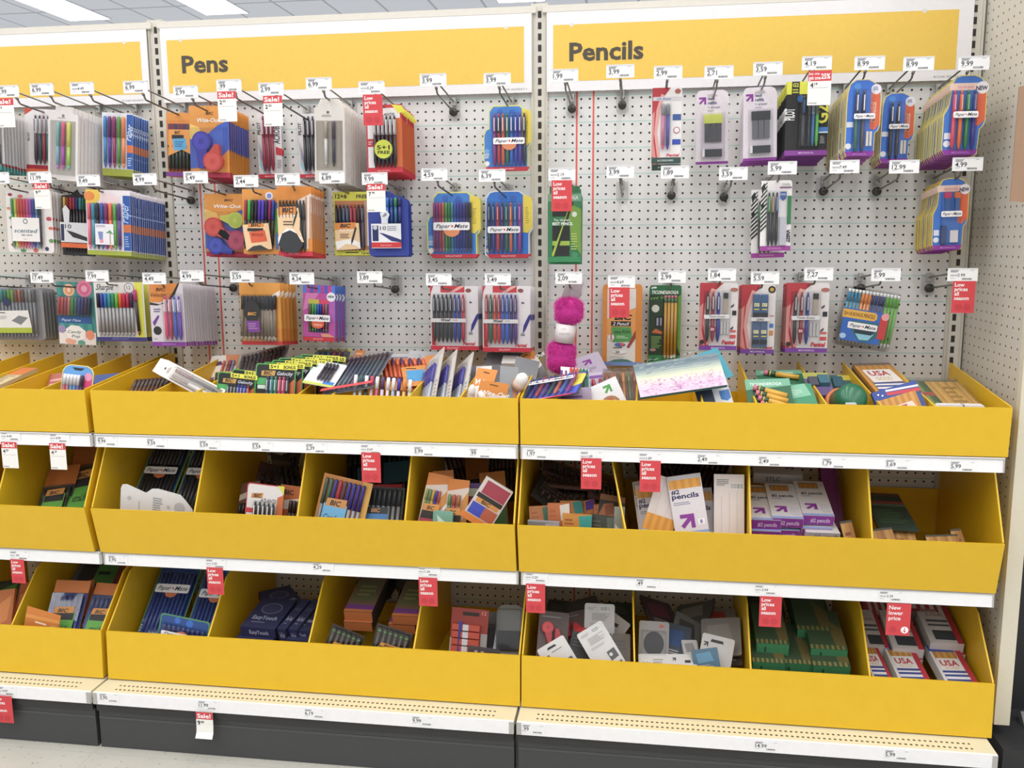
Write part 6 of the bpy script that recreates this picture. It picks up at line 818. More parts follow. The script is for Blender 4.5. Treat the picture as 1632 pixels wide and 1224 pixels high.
XO = lambda lab, pens, sk=0: ('re', 'd07a26', [('q', [(0, .18), (1, .1), (1, 1), (0, 1)], 'd8c8bc'), ('q', [(.7, .3), (1, .15), (1, 1), (.6, 1)], 'd08a3a'), ('q', [(.75, .5), (1, .35), (1, .42), (.75, .6)], 'e8e0e4'), ('q', [(.72, .75), (1, .6), (1, .68), (.72, .84)], '5a3a9a'), ('P', 's', 'pencil', .05, .7, .22, .97, pens, .2), ('z', .011), ('q', [(.08, .5), (.75, .48), (.75, .6), (.05, .62)], '2a2420'), ('q', [(.1, .42), (.75, .4), (.75, .5), (.08, .51)], 'd08a3a'), ('t', 'BIC', .25, .49, .05, '2a2420', {'b': .03, 'i': .2, 'w': .3}), ('q', [(.05, .62), (.75, .6), (.75, .9), (.05, .93)], lab), ('q', [(0, .93), (1, .86), (1, 1), (0, 1)], 'd07a26')])
PP = colorpens(['8a9a4a', '6a8a5a', 'c8a03a', '4a3a9a', 'b84a3a'])
put('pencil_bag', 'orange-headed bag with red label, leftmost in the fourth compartment', pc, (666, 872, -.48), (692, 756, -.42), .068, XO('a83a4a', PP), yaw=6)
put('pencil_bag', 'orange-headed bag right behind the leftmost one', pc, (712, 872, -.44), (706, 750, -.37), .060, XO('a84a5a', colorpens(['4a3a9a', '5a4a8a', 'a83a4a'])))
put('pencil_bag', 'orange-headed narrow bag in the middle of the fourth compartment', pc, (722, 876, -.485), (732, 764, -.44), .062, XO('b03a4a', colorpens(['6a8a5a', 'b84a3a', 'a86a3a'])), yaw=-8)
put('pencil_bag', 'bag with green side and purple top right of the middle narrow bag', pc, (748, 876, -.45), (752, 770, -.39), .055, ('re', '5a3a7a', [('r', 0, .08, 1, .2, 'c8d0b8'), ('r', .1, .22, .8, .5, 'a83040'), ('q', [(.8, .2), (1, .2), (1, 1), (.8, 1)], '5a9a3a'), ('r', .05, .55, .8, .65, '2a2420'), ('r', .05, .65, .8, 1, 'b03a4a')], .01))
put('pencil_bag', 'orange header bag with a yellow hole label near the right wall', pc, (790, 850, -.38), (784, 752, -.28), .075, ('re', 'cf8026', [('o', .45, .15, .06, .06, 'a86018'), ('q', [(0, .3), (.2, .3), (.2, .5), (0, .5)], 'd8c83a'), ('r', 0, .4, 1, 1, '6a6a3a'), ('r', .1, .45, .9, .9, '4a8a3a')], .008))
put('pencil_bag', 'bag lying aslant on top with a red panel and an orange end', pc, (766, 836, -.52), (806, 772, -.46), .085, ('re', 'cfc4be', [('r', .12, .05, .95, .35, 'a03448'), ('q', [(.05, .36), (.95, .36), (.95, .46), (.05, .46)], '2a2420'), ('r', .1, .46, .9, .56, 'cf8a3a'), ('t', 'BIC', .3, .55, .08, '2a2420', {'b': .03, 'w': .3}), ('r', .05, .58, .5, .84, '3a4ab8'), ('r', .5, .58, .95, .84, 'b85a3a'), ('r', -.1, .86, 1.1, 1, 'dd7f2a')], .010), yaw=10)
put('pencil_bag', 'greenish glint on clear plastic, modelled as a pale packet, front of the fourth compartment', pc, (704, 866, -.49), (706, 816, -.475), .055, ('rr', '7ab09c', [('q', [(.2, .1), (.6, .3), (.3, .5)], 'c8e8dc'), ('lines', .1, .5, .9, .9, 2, '5a9a84')], .014))  # plastic glint painted as a pale green slab with a lighter patch
put('pencil_bag', 'orange pouch high up in the fourth compartment', pc, (764, 790, -.22), (758, 724, -.10), .07, ('re', 'a86420', [('o', .5, .5, .06, .06, '7a4818'), ('r', 0, .6, 1, 1, '3a3a40')]))
for i, (b_, tp, w_, cc, lb) in enumerate((((722, 800, -.24), (700, 722, -.06), .09, '4a2f30', 'dark bag of reddish pencils high on the left of the fourth compartment'), ((745, 790, -.2), (728, 722, -.05), .07, '3a3438', 'dark bag of pencils high in the middle of the fourth compartment'), ((800, 800, -.2), (800, 726, -.05), .08, '3a3a34', 'dark bag high in the right corner of the fourth compartment'))):
    put('pencil_bag', lb, pc, b_, tp, w_, ('re', cc, [('P', 's', 'pencil', .05, .95, .05, .95, [('6a4a48', '7a3a34', '4a4a4e'), ('5a5a5e', '5a5a5e', '4a4a4e'), ('6a3a34', '6a4a40', '4a4a4e')]*2)]))
# right bay, first compartment: messy brown pile
R_ = random.Random(5)
PL = [((905, 762, -.2), (905, 742, -.1), .15, '5a3a2a', 20, 'topmost flat packet near the pegboard in the brown pile'), ((900, 774, -.25), (900, 756, -.12), .16, '6a4430', 5, 'second flat packet from the top of the brown pile'), ((905, 800, -.3), (905, 768, -.16), .14, '6f5a4c', 0, 'packet showing pale print in the middle of the brown pile'),
      ((885, 812, -.36), (900, 776, -.2), .16, '2e2a26', 35, 'dark packet with orange edge sloping across the brown pile'), ((950, 816, -.36), (950, 780, -.2), .13, '2c302c', -10, 'dark green packet right of the sloping one'), ((965, 796, -.3), (965, 756, -.15), .10, '5f3f36', 20, 'reddish brown packet high at the right of the pile'), ((975, 868, -.46), (985, 790, -.38), .07, '30302e', 10, 'dark standing bag beside the leaning divider')]
for b_, tp, w_, cc, yw, lb in PL:
    put('pencil_bag', lb, pc, b_, tp, w_, ('re', cc, [('q', [(0, .0), (1, .0), (1, .12), (0, .12)], '8a5a34'), ('lines', .1, .3, .9, .7, 3, '7a6a5a'), ('P', 's', 'pencil', .1, .9, .5, .95, [('4a3a30', '5a4434', '3a302a')]*6)], .010), yaw=yw)
for i, (b_, tp, w_, cc, c2, yw, lb) in enumerate((((866, 868, -.47), (862, 806, -.42), .066, 'b8702e', '3a6a52', 8, 'orange packet with a rounded dark corner at the left front of the pile'), ((892, 872, -.49), (890, 802, -.46), .060, 'b56430', 'cdc4ba', -6, 'orange packet with pale edge, second at the front of the pile'), ((918, 850, -.44), (910, 798, -.38), .062, 'c07a30', '2f8a86', 20, 'orange packet with teal patch behind the front ones'), ((930, 840, -.42), (932, 798, -.36), .055, 'b87030', '4a2f8a', -25, 'orange packet with purple patch in the pile'), ((918, 872, -.495), (920, 820, -.475), .078, 'cd8a30', '2f9a92', 0, 'yellow-orange packet with teal label at the front of the pile'), ((962, 850, -.44), (962, 803, -.38), .056, 'b0683a', '8a4a2a', -10, 'plain orange packet above the green bag'), ((960, 880, -.49), (965, 822, -.46), .085, '3a4236', '5a6252', -12, 'dark green bag of pens at the right front of the pile'), ((866, 868, -.5), (866, 832, -.49), .085, '8f8f92', 'b8b8bc', 0, 'grey plastic edge low at the left front of the pile'))):
    put('pencil_bag', lb, pc, b_, tp, w_, ('re', cc, [('q', [(.55, .05), (1, .0), (1, .38), (.6, .4)], c2), ('lines', .08, .15, .5, .6, 4, 'a85a24' if i < 6 else '5a5a52'), ('r', .7, .7, .9, .78, '2a2420')], .010), yaw=yw)
put('blank_card', 'clear corner with white paper wedged by the leaning divider', 'card', (994, 876, -.5), (996, 808, -.48), .028, ('re', '8a8f86', [('q', [(.1, .4), (.9, .6), (.5, 1), (.1, .9)], 'c8ccc8')]))
# second compartment: clear bags of pencils
TWO = lambda n=8: [('str', .03, .02, .97, .98, n, ['dc9a2e', 'cf8c26']), ('r', 0, 0, 1, .07, 'b0aeb0'), ('r', 0, .22, 1, .99, 'd9d1d6'), ('t', "#2", .06, .3, .07, '2f2f58', {'b': .03, 'w': .25}), ('t', 'pencils', .06, .38, .08, '2f2f58', {'b': .03, 'w': .8}), ('lines', .08, .44, .6, .5, 2, '9a96a8'), ('arrow', .42, .76, .42, '8a2f98'), ('r', .72, .74, .92, .84, 'eeeaf0'), ('t', '8', .78, .82, .06, '5a3a78', {'b': .02}), ('r', 0, .93, 1, .97, '8fa8d8'), ('q', [(0, .99), (1, .99), (1, 1), (0, 1)], 'b8883a')]
BK = [('str', .03, .6, .97, 1, 6, ['e09a26', 'd08a20']), ('r', 0, .0, 1, .76, 'd8cbc6'), ('bar', .55, .1, .95, .17, '3a3a3a'), ('lines', .08, .06, .5, .14, 4, '7a7a7a'), ('str', .24, .25, .26, .76, 1, ['c8bbb6']), ('str', .5, .2, .52, .76, 1, ['c8bbb6']), ('str', .75, .2, .77, .76, 1, ['c8bbb6'])]
put('pencil_bag', 'clear bag reading pencils with purple arrow, leftmost beside the leaning divider', pc, (1018, 866, -.46), (1004, 764, -.36), .07, ('re', 'c8c0c8', TWO(6), .008), yaw=-15)
put('pencil_bag', 'clear bag of pencils partly covered by the back-turned one', pc, (1046, 868, -.45), (1034, 772, -.38), .075, ('re', 'c8c0c8', TWO(7), .008))
put('pencil_bag', 'clear pencil bag turned back to front, tilted to the right', pc, (1042, 862, -.50), (1073, 764, -.44), .080, ('re', 'c8c0c8', [('r', 0, 0, 1, 1, 'd8cbc6'), ('str', .25, .05, .27, .8, 1, ['c8bbb6']), ('str', .6, .05, .62, .8, 1, ['c8bbb6']), ('str', .0, .6, 1, .86, 8, ['e09a26', 'd08a20']), ('r', 0, .86, 1, 1, 'a8a8ac'), ('bar', .7, .06, .95, .12, '3a3a3a')], .008), yaw=5)
put('pencil_bag', 'front clear bag of eight pencils reading #2 pencils with a purple arrow', pc, (1104, 853, -.478), (1089, 757, -.45), .088, ('re', 'c8c0c8', TWO(8), .009))
put('pencil_bag', 'clear pencil bag peeping out right of the front #2 pencils bag', pc, (1126, 872, -.45), (1116, 778, -.38), .060, ('re', 'c8c0c8', TWO(6), .008))
put('pencil_bag', 'clear pencil bag third behind the front one, low on the right', pc, (1140, 892, -.42), (1134, 788, -.34), .065, ('re', 'c8c0c8', TWO(6), .008))
put('pencil_bag', 'clear pencil bag with barcode turned back to front, upright at the right', pc, (1164, 894, -.485), (1164, 756, -.43), .078, ('re', 'c8c0c8', BK, .008))
put('pencil_bag', 'narrow edge of a clear pencil bag against the divider', pc, (1187, 892, -.46), (1186, 768, -.40), .022, ('re', 'c8c0c8', [('r', 0, 0, .5, 1, 'd08a2a'), ('r', .5, 0, 1, 1, 'cfc6c4')], .008))
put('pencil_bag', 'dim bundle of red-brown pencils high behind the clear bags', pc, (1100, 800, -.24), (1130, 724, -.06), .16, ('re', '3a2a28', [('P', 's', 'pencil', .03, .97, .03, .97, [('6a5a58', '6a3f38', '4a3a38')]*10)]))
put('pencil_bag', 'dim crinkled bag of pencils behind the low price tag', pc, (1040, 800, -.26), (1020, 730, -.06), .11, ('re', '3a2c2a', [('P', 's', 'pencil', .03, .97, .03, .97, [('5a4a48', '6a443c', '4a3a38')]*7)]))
# third compartment: cartons
CT = [('r', .0, 0, 1, .12, 'cfc8c8'), ('r', .14, .05, .78, .22, '6a625c'), ('str', .16, .07, .76, .21, 7, ['c8882a', 'b87a24']), ('t', '#2 pencils', .14, .40, .07, '33304a', {'b': .02, 'w': .72}), ('lines', .14, .44, .55, .48, 1, 'a09aa8'), ('arrow', .35, .75, .38, '8a2f98'), ('r', .66, .68, .92, .9, 'c8c4cc'), ('r', 0, .95, 1, 1, '8fa0d8')]
CE = ('E', '8a2f98', '#2 pencils', 'e0c8e8', .62)
for i, (pt, tl, lb) in enumerate((((1256, 826, -.44), 14, 'white and purple pencil carton in the middle of the top layer'), ((1305, 822, -.44), 14, 'white and purple pencil carton at the right of the top layer'), ((1206, 828, -.44), 14, 'white and purple pencil carton cut by the left divider'), ((1250, 845, -.445), 12, 'purple ended pencil carton under the middle one'), ((1302, 843, -.445), 12, 'purple ended pencil carton under the right one'), ((1208, 846, -.445), 12, 'purple ended pencil carton under the left one'))):
    flat('pencil_carton', lb, pc, pt, .079, .185, 0, tl, ('re', 'd2ccce', CT+[CE], .028))
flat('pencil_carton', 'white pencil carton with black lettering at the very front, bottom right', pc, (1312, 849, -.47), .085, .1, 0, 4, ('re', 'd8d4d4', [CE, ('E', 'd8d4d4', '#2 pencils', '2a2a34', .7)], .018))
flat('pencil_carton', 'white and purple carton lying on top at the back of the compartment', pc, (1240, 756, -.22), .135, .12, 4, 6, ('re', 'c8c0c4', [('arrow', .75, .5, .2, '8a2f98'), ('r', 0, 0, 1, .2, '7a3a5a'), ('E', 'bdb6b8', 'STLC', '5a5a60', .3)], .03))
put('pencil_carton', 'purple carton standing on end beside the right divider', pc, (1332, 842, -.30), (1318, 728, -.16), .045, ('re', '7a2a70', [('r', .7, 0, 1, 1, '6a2460')], .03))
NP = lambda n: [('str', 0, .06, 1, 1, n, ['c8964a', 'b8843c', 'a87434']), ('r', 0, 0, 1, .06, '4a4a40'), ('lines', .2, .3, .8, .8, 3, '8a4a2a')]
put('pencil_pack', 'narrow pack of pencils leaning beside the divider of the carton compartment', pc, (1366, 892, -.46), (1350, 830, -.42), .030, ('re', '6a5a3a', NP(3), .01))
put('pencil_card', 'green pencil card with red band lying low in the nearly empty compartment', pc, (1432, 842, -.40), (1402, 786, -.14), .10, ('re', '34463a', [('r', 0, .0, 1, .1, '6a4a34'), ('r', 0, .25, 1, .33, 'a8483c'), ('r', 0, .33, 1, .4, '5a7a68'), ('lines', .1, .5, .9, .9, 6, '4a6a4a')], .008))
put('pencil_pack', 'pencil pack left of two at the front of the nearly empty compartment', pc, (1420, 896, -.46), (1404, 842, -.40), .055, ('re', '5a4a30', NP(5), .01))
put('pencil_pack', 'pencil pack right behind the first one at the front left', pc, (1446, 896, -.45), (1432, 843, -.38), .075, ('re', '5a4a30', NP(8), .01))
put('pencil_pack', 'pencil pack lying tilted in the middle right of the nearly empty compartment', pc, (1516, 902, -.46), (1500, 852, -.40), .085, ('re', '5a4a30', NP(9), .01), yaw=5)
put('pencil_pack', 'narrow pencil pack at the right of the nearly empty compartment', pc, (1540, 896, -.44), (1522, 843, -.38), .028, ('re', '5a4a30', NP(3), .01))
# ---- bottom row
LF = lambda lab: bic('c8702a', '2f3f7a', [('2a3a7a', '3a4a9a', '2a2a4a')]*6, lab, 'xtraLife', None, .16)
put('pen_bag', 'blue pen bag with green label in the middle of the bottom left bin', pk, (86, 1050, -.49), (118, 925, -.36), .115, LF('5aa83a'))
put('pen_bag', 'blue pen bag with green label touching the right wall of the bottom left bin', pk, (140, 1050, -.48), (178, 930, -.34), .10, LF('5aa83a'))
put('pen_bag', 'upside down orange header of a bag with a beige tassel at the front left', pk, (34, 1040, -.50), (46, 972, -.485), .11, ('re', 'd07a24', [('q', [(0, .18), (1, .12), (1, .2), (0, .26)], 'e0923a'), ('lines', .3, .28, .7, .36, 1, 'f0d8b8'), ('D', 'tassel', .86, .38, .14, .016, 'a8926a', (-.1, .3), 'c8b088')]))
put('pen_bag', 'dim bag with rotated green label high in the bottom left bin', pk, (122, 940, -.3), (148, 890, -.14), .14, ('re', '4a5a6a', [('r', .1, .2, .45, .8, '2a2a2e'), ('r', .45, .2, .9, .8, '4f8f3f'), ('lines', .5, .4, .85, .6, 1, '2a3a2a')], .008), yaw=10)
put('pen_bag', 'dark red glossy bag leaning against the right wall of the bottom left bin', pk, (172, 960, -.36), (206, 890, -.16), .06, ('re', '8f2a30', [('r', .6, .1, 1, .9, 'a8544a'), ('lines', .1, .2, .5, .9, 3, '6a2024')], .008), yaw=-30)
put('pen_bag', 'orange bag behind the blue pen bags in the bottom left bin', pk, (108, 985, -.38), (112, 930, -.28), .11, ('re', 'b8622a', [('q', [(.1, .2), (.9, .1), (.9, .3), (.1, .4)], 'd07a34')]))
for i, (b_, tp, w_, lb) in enumerate((((-6, 1040, -.46), (6, 940, -.36), .075, 'orange pen bag at the left picture edge in the bottom bin'), ((30, 1000, -.40), (48, 928, -.30), .05, 'orange bag standing by the left divider of the bottom bin'), ((4, 980, -.36), (14, 925, -.2), .07, 'dark bag with green patch at the left picture edge'))):
    put('pen_bag', lb, pk, b_, tp, w_, ('re', ('c0692a', 'b8602a', '3a4a3a')[i], [('q', [(.1, .3), (.9, .1), (.8, .5), (.2, .6)], ('d8843a', 'd07a34', '4a8a3a')[i]), ('lines', .1, .7, .9, .9, 2, '8a4a20')], .010), yaw=(0, 30, 10)[i])
BJ = pmcard('rr', [('2a3a80', '2a4a9a', 'c8d8f0')]*9, kind='s', tabc=None, by=(.33, .42), ub=(.08, .95), vb=(.2, .93), edge='4a8a5a', face='234a8a', sub='c8704a', band='2a7a8a')
flat('pen_card', 'blue card of blue pens leaning back at the left of its compartment', pk, Vector((.10, -.44, .235)), .135, .32, 0, 42, BJ+(.0012,))
flat('pen_card', 'blue card of blue pens behind the low price tag', pk, Vector((.243, -.44, .225)), .13, .32, 0, 42, BJ+(.0012,))
put('pen_card', 'blue card of blue pens lying low across the front of the compartment', pk, (284, 1058, -.505), (296, 984, -.47), .155, BJ)
ET = [('r', 0, 0, 1, 1, '24284e'), ('o', .5, .35, .3, .25, '6a6c82'), ('o', .5, .35, .27, .22, '34385c'), ('t', 'EasyTouch', .15, .72, .12, 'a8acc8', {'w': .7}), ('lines', .2, .8, .7, .86, 1, '6a6c90')]
def et(lb, pt, w_, L_, yw, tl, end='a83a3a', h=.03):
    flat('pen_carton', lb, 'pen box', pt, w_, L_, yw, tl, ('re', '1e2140', ET+[('E', '262a58', 'EasyTouch', 'b8b8d0', .55)], h))
et('dark blue carton with a grey oval, lower left of the pile', (410, 1001, -.44), .11, .15, 4, 12)
et('dark blue carton beneath the one with the grey oval', (404, 1020, -.45), .115, .15, 3, 8)
et('dark blue carton lying crosswise on top of the pile', (462, 968, -.32), .10, .14, -42, 6, h=.026)
et('dark blue carton stood on edge with a pale label, left of two', (448, 1003, -.44), .028, .15, 10, 14, h=.04)
et('dark blue carton stood on edge with a pale label, right of two', (466, 1004, -.44), .028, .15, 10, 14, h=.04)
et('dark blue carton at the right against the divider', (492, 1006, -.44), .06, .15, 6, 12)
et('dark blue carton under the right one by the divider', (490, 1022, -.46), .07, .15, 4, 8)
OC = [('r', 0, 0, 1, 1, '6a5240'), ('q', [(.1, .1), (.9, .1), (.9, .7), (.1, .7)], '5a5a3a'), ('r', 0, .8, 1, .93, '6a3078'), ('r', 0, .93, 1, 1, 'b8652a'), ('lines', .2, .25, .8, .6, 3, '7a7a4a')]
for i, (pt, w_, lb) in enumerate((((570, 975, -.40), .085, 'left carton with purple and orange end, upper layer'), ((646, 982, -.40), .08, 'right carton with purple and orange end, upper layer'), ((570, 992, -.41), .085, 'left carton with purple and orange end, lower layer'), ((640, 996, -.41), .08, 'right carton with purple and orange end, lower layer'))):
    flat('pencil_carton', lb, pc, pt, w_, .17, 0, 14, ('re', '3a2c26', OC+[('E', 'b8652a')], .03))
for i, (pt, lb) in enumerate((((592, 929, -.2), 'shade-darkened orange ended carton high at the left of the back stack'), ((594, 943, -.21), 'shade-darkened orange ended carton below the highest at the left'), ((656, 930, -.2), 'shade-darkened orange ended carton high at the right of the back stack'), ((660, 946, -.21), 'shade-darkened orange ended carton below the highest at the right'))):
    flat('pencil_carton', lb, pc, pt, .10, .15, 0, 2, ('re', '1c1a1a', [('E', '23201f'), ('lines', .1, .2, .9, .8, 3, '3a3a3a')], .024))  # under-shelf shade put into the colour; orange ends drawn near-black
PX_ = bic('3a3230', '33302e', [('3a302c', '4a3c34', '2a2624')]*6, '4f9f44', '', None, .02, 'p')
put('pencil_bag', 'black and orange pencil bag with green label, left one at the front', pc, (534, 1064, -.50), (556, 1004, -.475), .10, PX_)
put('pencil_bag', 'black and orange pencil bag with green label reading 40, right one', pc, (612, 1068, -.50), (630, 1002, -.475), .105, PX_)
put('glue_stick_card', 'red card of orange capped markers standing in the roomy last compartment', 'marker pack', (743, 1066, -.42), (750, 970, -.38), .108, ('re', '9f3a2f', [('r', .3, .06, .75, .12, '2a2420'), ('t', '12', .82, .09, .06, 'e0a08a', {'w': .12}), ('r', 0, .5, .06, 1, 'b8b0aa'), ('r', .82, .4, 1, 1, 'a8a4a2')]+[q for i in range(6) for q in (('W', 'marker', .06, .26+.12*i, .8, .36+.12*i, .012, 'c8503a'), ('W', 'marker_band', .35, .26+.12*i, .5, .36+.12*i, .013, 'd8d4d8'))]+[('z', .0135), ('q', [(.24, .2), (.34, .22), (.26, .6), (.4, 1), (.24, 1)], '2f3f9a')]))
put('clear_pack', 'clear grey blister with dark contents behind the red marker card', 'pack', (792, 1040, -.34), (792, 975, -.28), .065, ('rr', '6a6a6a', [('W', 'dark_item', .1, .4, .8, .9, .016, '34363c'), ('B', .02, .3, .9, .98, .02)]))
put('clear_pack', 'grey blister with a rounded dark item by the right wall of the bin', 'pack', (830, 1075, -.40), (832, 965, -.33), .08, ('arch', '7a7a76', [('W', 'dark_item', .1, .38, .9, .65, .016, '2a2a2e'), ('lines', .1, .7, .9, .95, 3, '9a9a94'), ('B', .02, .05, .95, .98, .02)]))
put('pencil_bag', 'dark packet with orange mark lying low in front of the red marker card', pc, (768, 1075, -.50), (772, 1032, -.49), .09, ('rr', '4a4448', [('str', .2, .15, .6, .35, 4, ['c8a088', '4a4448']), ('o', .82, .3, .1, .05, 'b8622a')]))
# right bay: sharpener cards
WB = lambda: ('rr', 'cfcccb', [('bar', .5, .05, .85, .15, '4a4a4a'), ('lines', .1, .08, .42, .14, 3, 'a8a6a6'), ('lines', .25, .2, .9, .36, 7, 'a09e9e'), ('lines', .2, .4, .9, .46, 2, 'b0aeae'), ('q', [(.6, .62), (.9, .6), (.92, .8), (.62, .82)], '5a5a5e'), ('o', .7, .7, .06, .06, 'cfcccb'), ('arrow', .85, .94, .14, '33333a')])
put('sharpener_card', 'white card back with barcode standing upright at the rear', 'sharpener card', (954, 1040, -.40), (956, 962, -.36), .085, WB())
put('sharpener_card', 'white card back with barcode leaning to the right in front', 'sharpener card', (978, 1068, -.49), (938, 1000, -.45), .080, WB())
put('sharpener_card', 'white card front with black hang slot at the lower left', 'sharpener card', (906, 1075, -.495), (876, 1024, -.475), .085, ('rr', 'd4d1d0', [('q', [(.35, .1), (.6, .1), (.65, .16), (.3, .16)], '2a2a2e'), ('arrow', .2, .35, .15, '33333a'), ('lines', .4, .25, .9, .3, 1, '8a8a8e'), ('W', 'dark_item', .4, .6, .9, .95, .01, '55555a')]), yaw=0)
put('sharpener_card', 'white card end with black hang slot behind the upright card', 'sharpener card', (964, 1030, -.36), (996, 984, -.33), .070, ('rr', 'c4c0be', [('q', [(.3, .25), (.6, .2), (.62, .3), (.32, .35)], '2a2a2e'), ('lines', .2, .6, .9, .65, 1, '6a6a6e')]))
def redb(lb, bot, top, w_, yaw=0, c_='b02830'):
    put('sharpener_card', lb, 'sharpener card', bot, top, w_, ('rr', '5a4a48', [('D', 'sharpener', .3, .35, .2, .016, c_, (.1, .3), 'c8343a'), ('D', 'sharpener', .7, .65, .2, .016, c_, (-.1, -.3), 'c8343a'), ('lines', .1, .1, .9, .14, 1, '8a8a8a')]), yaw)
redb('clear blister with red sharpeners leaning left', (878, 1055, -.46), (884, 975, -.38), .085, 10)
redb('clear blister with red sharpeners under the white cards', (918, 1040, -.43), (908, 976, -.33), .11, -10)
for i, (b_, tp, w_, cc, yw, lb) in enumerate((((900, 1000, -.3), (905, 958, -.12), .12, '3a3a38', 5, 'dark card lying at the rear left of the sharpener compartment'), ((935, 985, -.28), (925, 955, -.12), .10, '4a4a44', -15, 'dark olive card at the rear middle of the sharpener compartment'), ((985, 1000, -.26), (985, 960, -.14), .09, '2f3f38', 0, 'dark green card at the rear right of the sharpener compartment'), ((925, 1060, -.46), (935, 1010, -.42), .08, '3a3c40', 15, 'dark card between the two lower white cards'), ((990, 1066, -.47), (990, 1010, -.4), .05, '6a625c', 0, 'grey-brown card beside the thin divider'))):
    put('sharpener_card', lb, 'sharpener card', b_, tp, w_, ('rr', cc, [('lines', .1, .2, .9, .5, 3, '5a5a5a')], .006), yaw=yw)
put('sharpener_card', 'grey card with a black oval pad right of the thin divider', 'sharpener card', (1038, 1062, -.45), (1040, 990, -.40), .082, ('rr', '8f8a88', [('o', .75, .1, .08, .05, 'b8503a'), ('o', .5, .5, .34, .4, '2a2628'), ('B', .08, .2, .92, .9, .02)]))
put('sharpener_card', 'white card lying flat along the front edge of the second compartment', 'sharpener card', (1062, 1070, -.505), (1060, 1042, -.45), .155, ('rr', 'c8c4c2', [('bar', .05, .4, .2, .9, '5a5a5a'), ('lines', .25, .3, .45, .9, 4, '9a9896'), ('q', [(.8, .35), (.9, .35), (.9, .5), (.8, .5)], '2a2a2e'), ('arrow', .62, .3, .06, '33333a')]), yaw=0)
put('sharpener_card', 'white card with hang slot above a blue bubble near the right divider', 'sharpener card', (1138, 1060, -.44), (1146, 1014, -.40), .088, ('rr', 'c6c2c0', [('q', [(.3, .15), (.65, .15), (.68, .25), (.27, .25)], '2a2a2e'), ('arrow', .15, .35, .14, '33333a'), ('o', .3, .75, .22, .2, '4a6a86')]), yaw=0)
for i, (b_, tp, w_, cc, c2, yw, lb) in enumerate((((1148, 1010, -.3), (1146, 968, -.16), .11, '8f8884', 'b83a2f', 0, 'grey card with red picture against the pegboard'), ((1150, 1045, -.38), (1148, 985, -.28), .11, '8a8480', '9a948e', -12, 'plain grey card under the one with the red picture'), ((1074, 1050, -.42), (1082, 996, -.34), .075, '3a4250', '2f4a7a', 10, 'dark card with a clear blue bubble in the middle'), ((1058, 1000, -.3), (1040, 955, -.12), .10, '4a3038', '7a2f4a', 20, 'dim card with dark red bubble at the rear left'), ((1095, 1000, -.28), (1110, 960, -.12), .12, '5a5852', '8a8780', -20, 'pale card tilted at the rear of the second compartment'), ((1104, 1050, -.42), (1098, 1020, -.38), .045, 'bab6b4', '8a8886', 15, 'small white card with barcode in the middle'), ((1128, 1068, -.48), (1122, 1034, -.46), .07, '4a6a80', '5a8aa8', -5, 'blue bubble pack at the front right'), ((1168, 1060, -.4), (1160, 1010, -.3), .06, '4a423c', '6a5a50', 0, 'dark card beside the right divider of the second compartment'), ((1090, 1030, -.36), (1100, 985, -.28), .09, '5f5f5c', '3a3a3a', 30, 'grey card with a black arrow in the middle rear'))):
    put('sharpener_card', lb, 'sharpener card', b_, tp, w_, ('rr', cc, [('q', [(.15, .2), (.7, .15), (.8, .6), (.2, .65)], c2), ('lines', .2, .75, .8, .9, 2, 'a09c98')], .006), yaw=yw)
# green shrink wrapped pencil cartons
GC = [('r', 0, 0, 1, .9, '2c4226'), ('q', [(.6, .2), (1, .5), (1, .9), (.7, .9)], '5a4f22'), ('str', 0, .9, 1, 1, 14, ['7a6a34', '2a4a2a'])]
for i, (pt, w_, lb) in enumerate((((1232, 1026, -.44), .085, 'green shrink-wrapped carton at the left, upper layer'), ((1298, 1004, -.34), .09, 'green shrink-wrapped carton stacked highest on the right'), ((1322, 1035, -.44), .095, 'green shrink-wrapped carton at the right, second layer'), ((1270, 1058, -.46), .085, 'green shrink-wrapped carton low in the middle'), ((1222, 1056, -.475), .085, 'green shrink-wrapped carton low at the left front'), ((1326, 1062, -.475), .095, 'green shrink-wrapped carton low at the right front'), ((1300, 1024, -.35), .09, 'green shrink-wrapped carton under the highest one'))):
    flat('pencil_carton', lb, pc, pt, w_, .17, 0, 14, ('re', '1f5a36', GC+[('E', '2f7a4c', 'I', '1a3a26', .05)], .038))
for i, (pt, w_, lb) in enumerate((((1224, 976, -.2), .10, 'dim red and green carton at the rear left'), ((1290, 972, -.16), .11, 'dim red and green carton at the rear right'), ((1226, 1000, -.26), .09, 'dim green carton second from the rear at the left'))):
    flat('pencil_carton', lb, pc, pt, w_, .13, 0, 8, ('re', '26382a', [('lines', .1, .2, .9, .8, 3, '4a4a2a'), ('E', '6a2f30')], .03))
# flag patterned pencil cartons
UC = [('r', 0, 0, .8, .16, '2f4a9a'), ('str', .0, .16, .8, .36, 8, ['c8923a', 'b07c2c']), ('r', .82, 0, 1, 1, 'b82a38'), ('q', [(.1, .32), (.8, .32), (.8, .6), (.1, .6)], 'dcd8d6'), ('t', 'USA', .16, .5, .13, 'b8323c', {'b': .03, 'w': .56}), ('t', 'GOLD', .24, .58, .06, 'd0b088', {'b': .02, 'w': .42}), ('r', .1, .62, .82, .67, '33448a'), ('r', .1, .67, .82, .71, 'dad6da'), ('r', .1, .71, .82, .76, '33448a'), ('r', .1, .76, .82, .82, 'dad6da'), ('r', .1, .82, .82, 1, '33448a'), ('r', -.0, .16, .08, 1, 'd8d4d4')]
UW = [('r', .82, 0, 1, 1, 'b82a38'), ('t', 'USA', .24, .3, .09, '9a6a6a', {'w': .5}), ('r', .15, .4, .8, .46, '5a5a60'), ('r', .15, .52, .8, .57, '5a5a60'), ('r', .2, .68, .82, .92, '3a4046'), ('lines', .1, .1, .7, .2, 2, 'b0aaa8')]
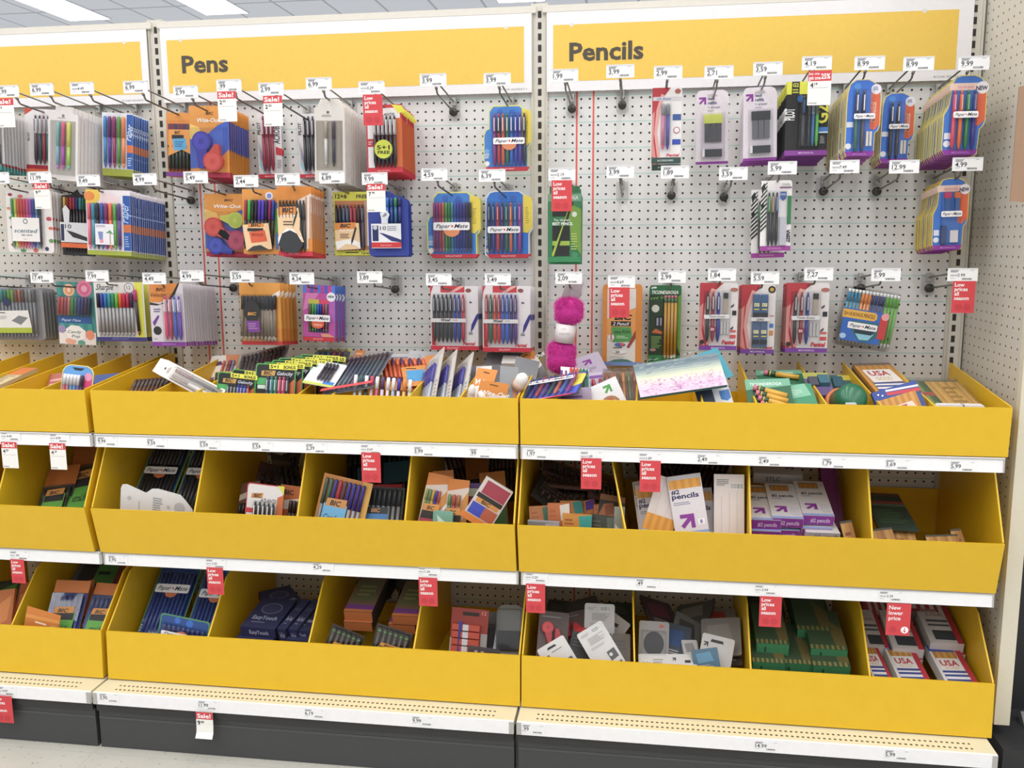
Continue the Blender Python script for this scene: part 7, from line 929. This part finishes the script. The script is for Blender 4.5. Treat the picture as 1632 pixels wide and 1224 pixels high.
for i, (pt, w_, sp, lb) in enumerate((((1462, 1092, -.475), .075, UC, 'flag patterned USA carton at the front, middle one'), ((1538, 1096, -.475), .078, UC, 'flag patterned USA carton at the front right'), ((1410, 1088, -.475), .045, UC, 'flag patterned USA carton at the front left, half hidden'))):
    flat('pencil_carton', lb, pc, pt, w_*1.08, .17, -4, 13, ('re', 'd0cac8', sp, .030))
for i, (pt, w_, lb) in enumerate((((1448, 1034, -.33), .082, 'white ended carton with red edge in the middle behind the front row'), ((1510, 1025, -.33), .088, 'white ended carton with red edge at the right behind the front row'), ((1399, 1032, -.33), .06, 'white ended carton with red edge at the left behind the front row'), ((1512, 1042, -.335), .088, 'white ended carton under the right one'), ((1446, 1050, -.335), .082, 'white ended carton under the middle one'))):
    flat('pencil_carton', lb, pc, pt, w_, .17, 0, 14, ('re', 'c8c2c2', UW+[('E', 'cfc8c8')], .030))
for i, (pt, w_, lb) in enumerate((((1400, 985, -.2), .07, 'dim striped carton at the rear left by the divider'), ((1470, 975, -.2), .09, 'dim pencil carton at the rear right under the shelf'))):
    flat('pencil_carton', lb, pc, pt, w_, .13, 0, 18, ('re', '8a3038', [('str', .1, .1, .9, .9, 6, ['a83038', 'c8b8b8']), ('E', '6a5a50')], .03))
# ---- settle the loose packs: slide each one a little along its own line of sight until it no longer cuts into its neighbours
from mathutils.bvhtree import BVHTree
bpy.context.view_layer.update()
def tree(o, off):
    vs = []; fs = []
    for c in ([o] if o.type == 'MESH' else [])+list(o.children_recursive):
        if c.type != 'MESH': continue
        n = len(vs); mw = c.matrix_world
        vs += [mw @ v.co + off for v in c.data.vertices]; fs += [tuple(n+i for i in p.vertices) for p in c.data.polygons]
    lo = Vector([min(v[i] for v in vs) for i in range(3)]); hi = Vector([max(v[i] for v in vs) for i in range(3)])
    return BVHTree.FromPolygons(vs, fs), lo, hi
Z0 = Vector((0, 0, 0)); fixed = []
loose = []
for o in COL.objects:
    if o.parent or 'category' not in o: continue
    if o['category'] == 'bin': fixed.append(tree(o, Z0))
    elif o['category'] in ('shelf',): fixed.append(tree(o, Z0))
    elif o.location.z < 1.085 and o.location.y > -.52 and o['category'] not in ('price label', 'promotion tag', 'upright', 'side panel', 'fixture', 'base', 'wheel', 'rail', 'pegboard', 'kick plate', 'toy') and abs(o.location.y) > .01: loose.append(o)
def cost(t, pool):
    b, lo, hi = t; c = 0
    for q in pool:
        if all(lo[i] <= q[2][i] and hi[i] >= q[1][i] for i in range(3)):
            n = len(b.overlap(q[0])); c += n
    return c
order = sorted(loose, key=lambda o: -(o.location-CAM).length)   # far ones settle first
placed = list(fixed)
for o in order:
    ray = (o.location-CAM).normalized(); best = None
    for s in (0, -.003, .003, -.006, .006, -.010, .009, -.015, -.020):
        off = ray*s; t = tree(o, off)
        if s < 0 and t[1].y < -.455: continue
        c = cost(t, placed)
        if best is None or c < best[0]: best = (c, off, t)
        if c == 0: break
    o.location = o.location+best[1]; placed.append(best[2])
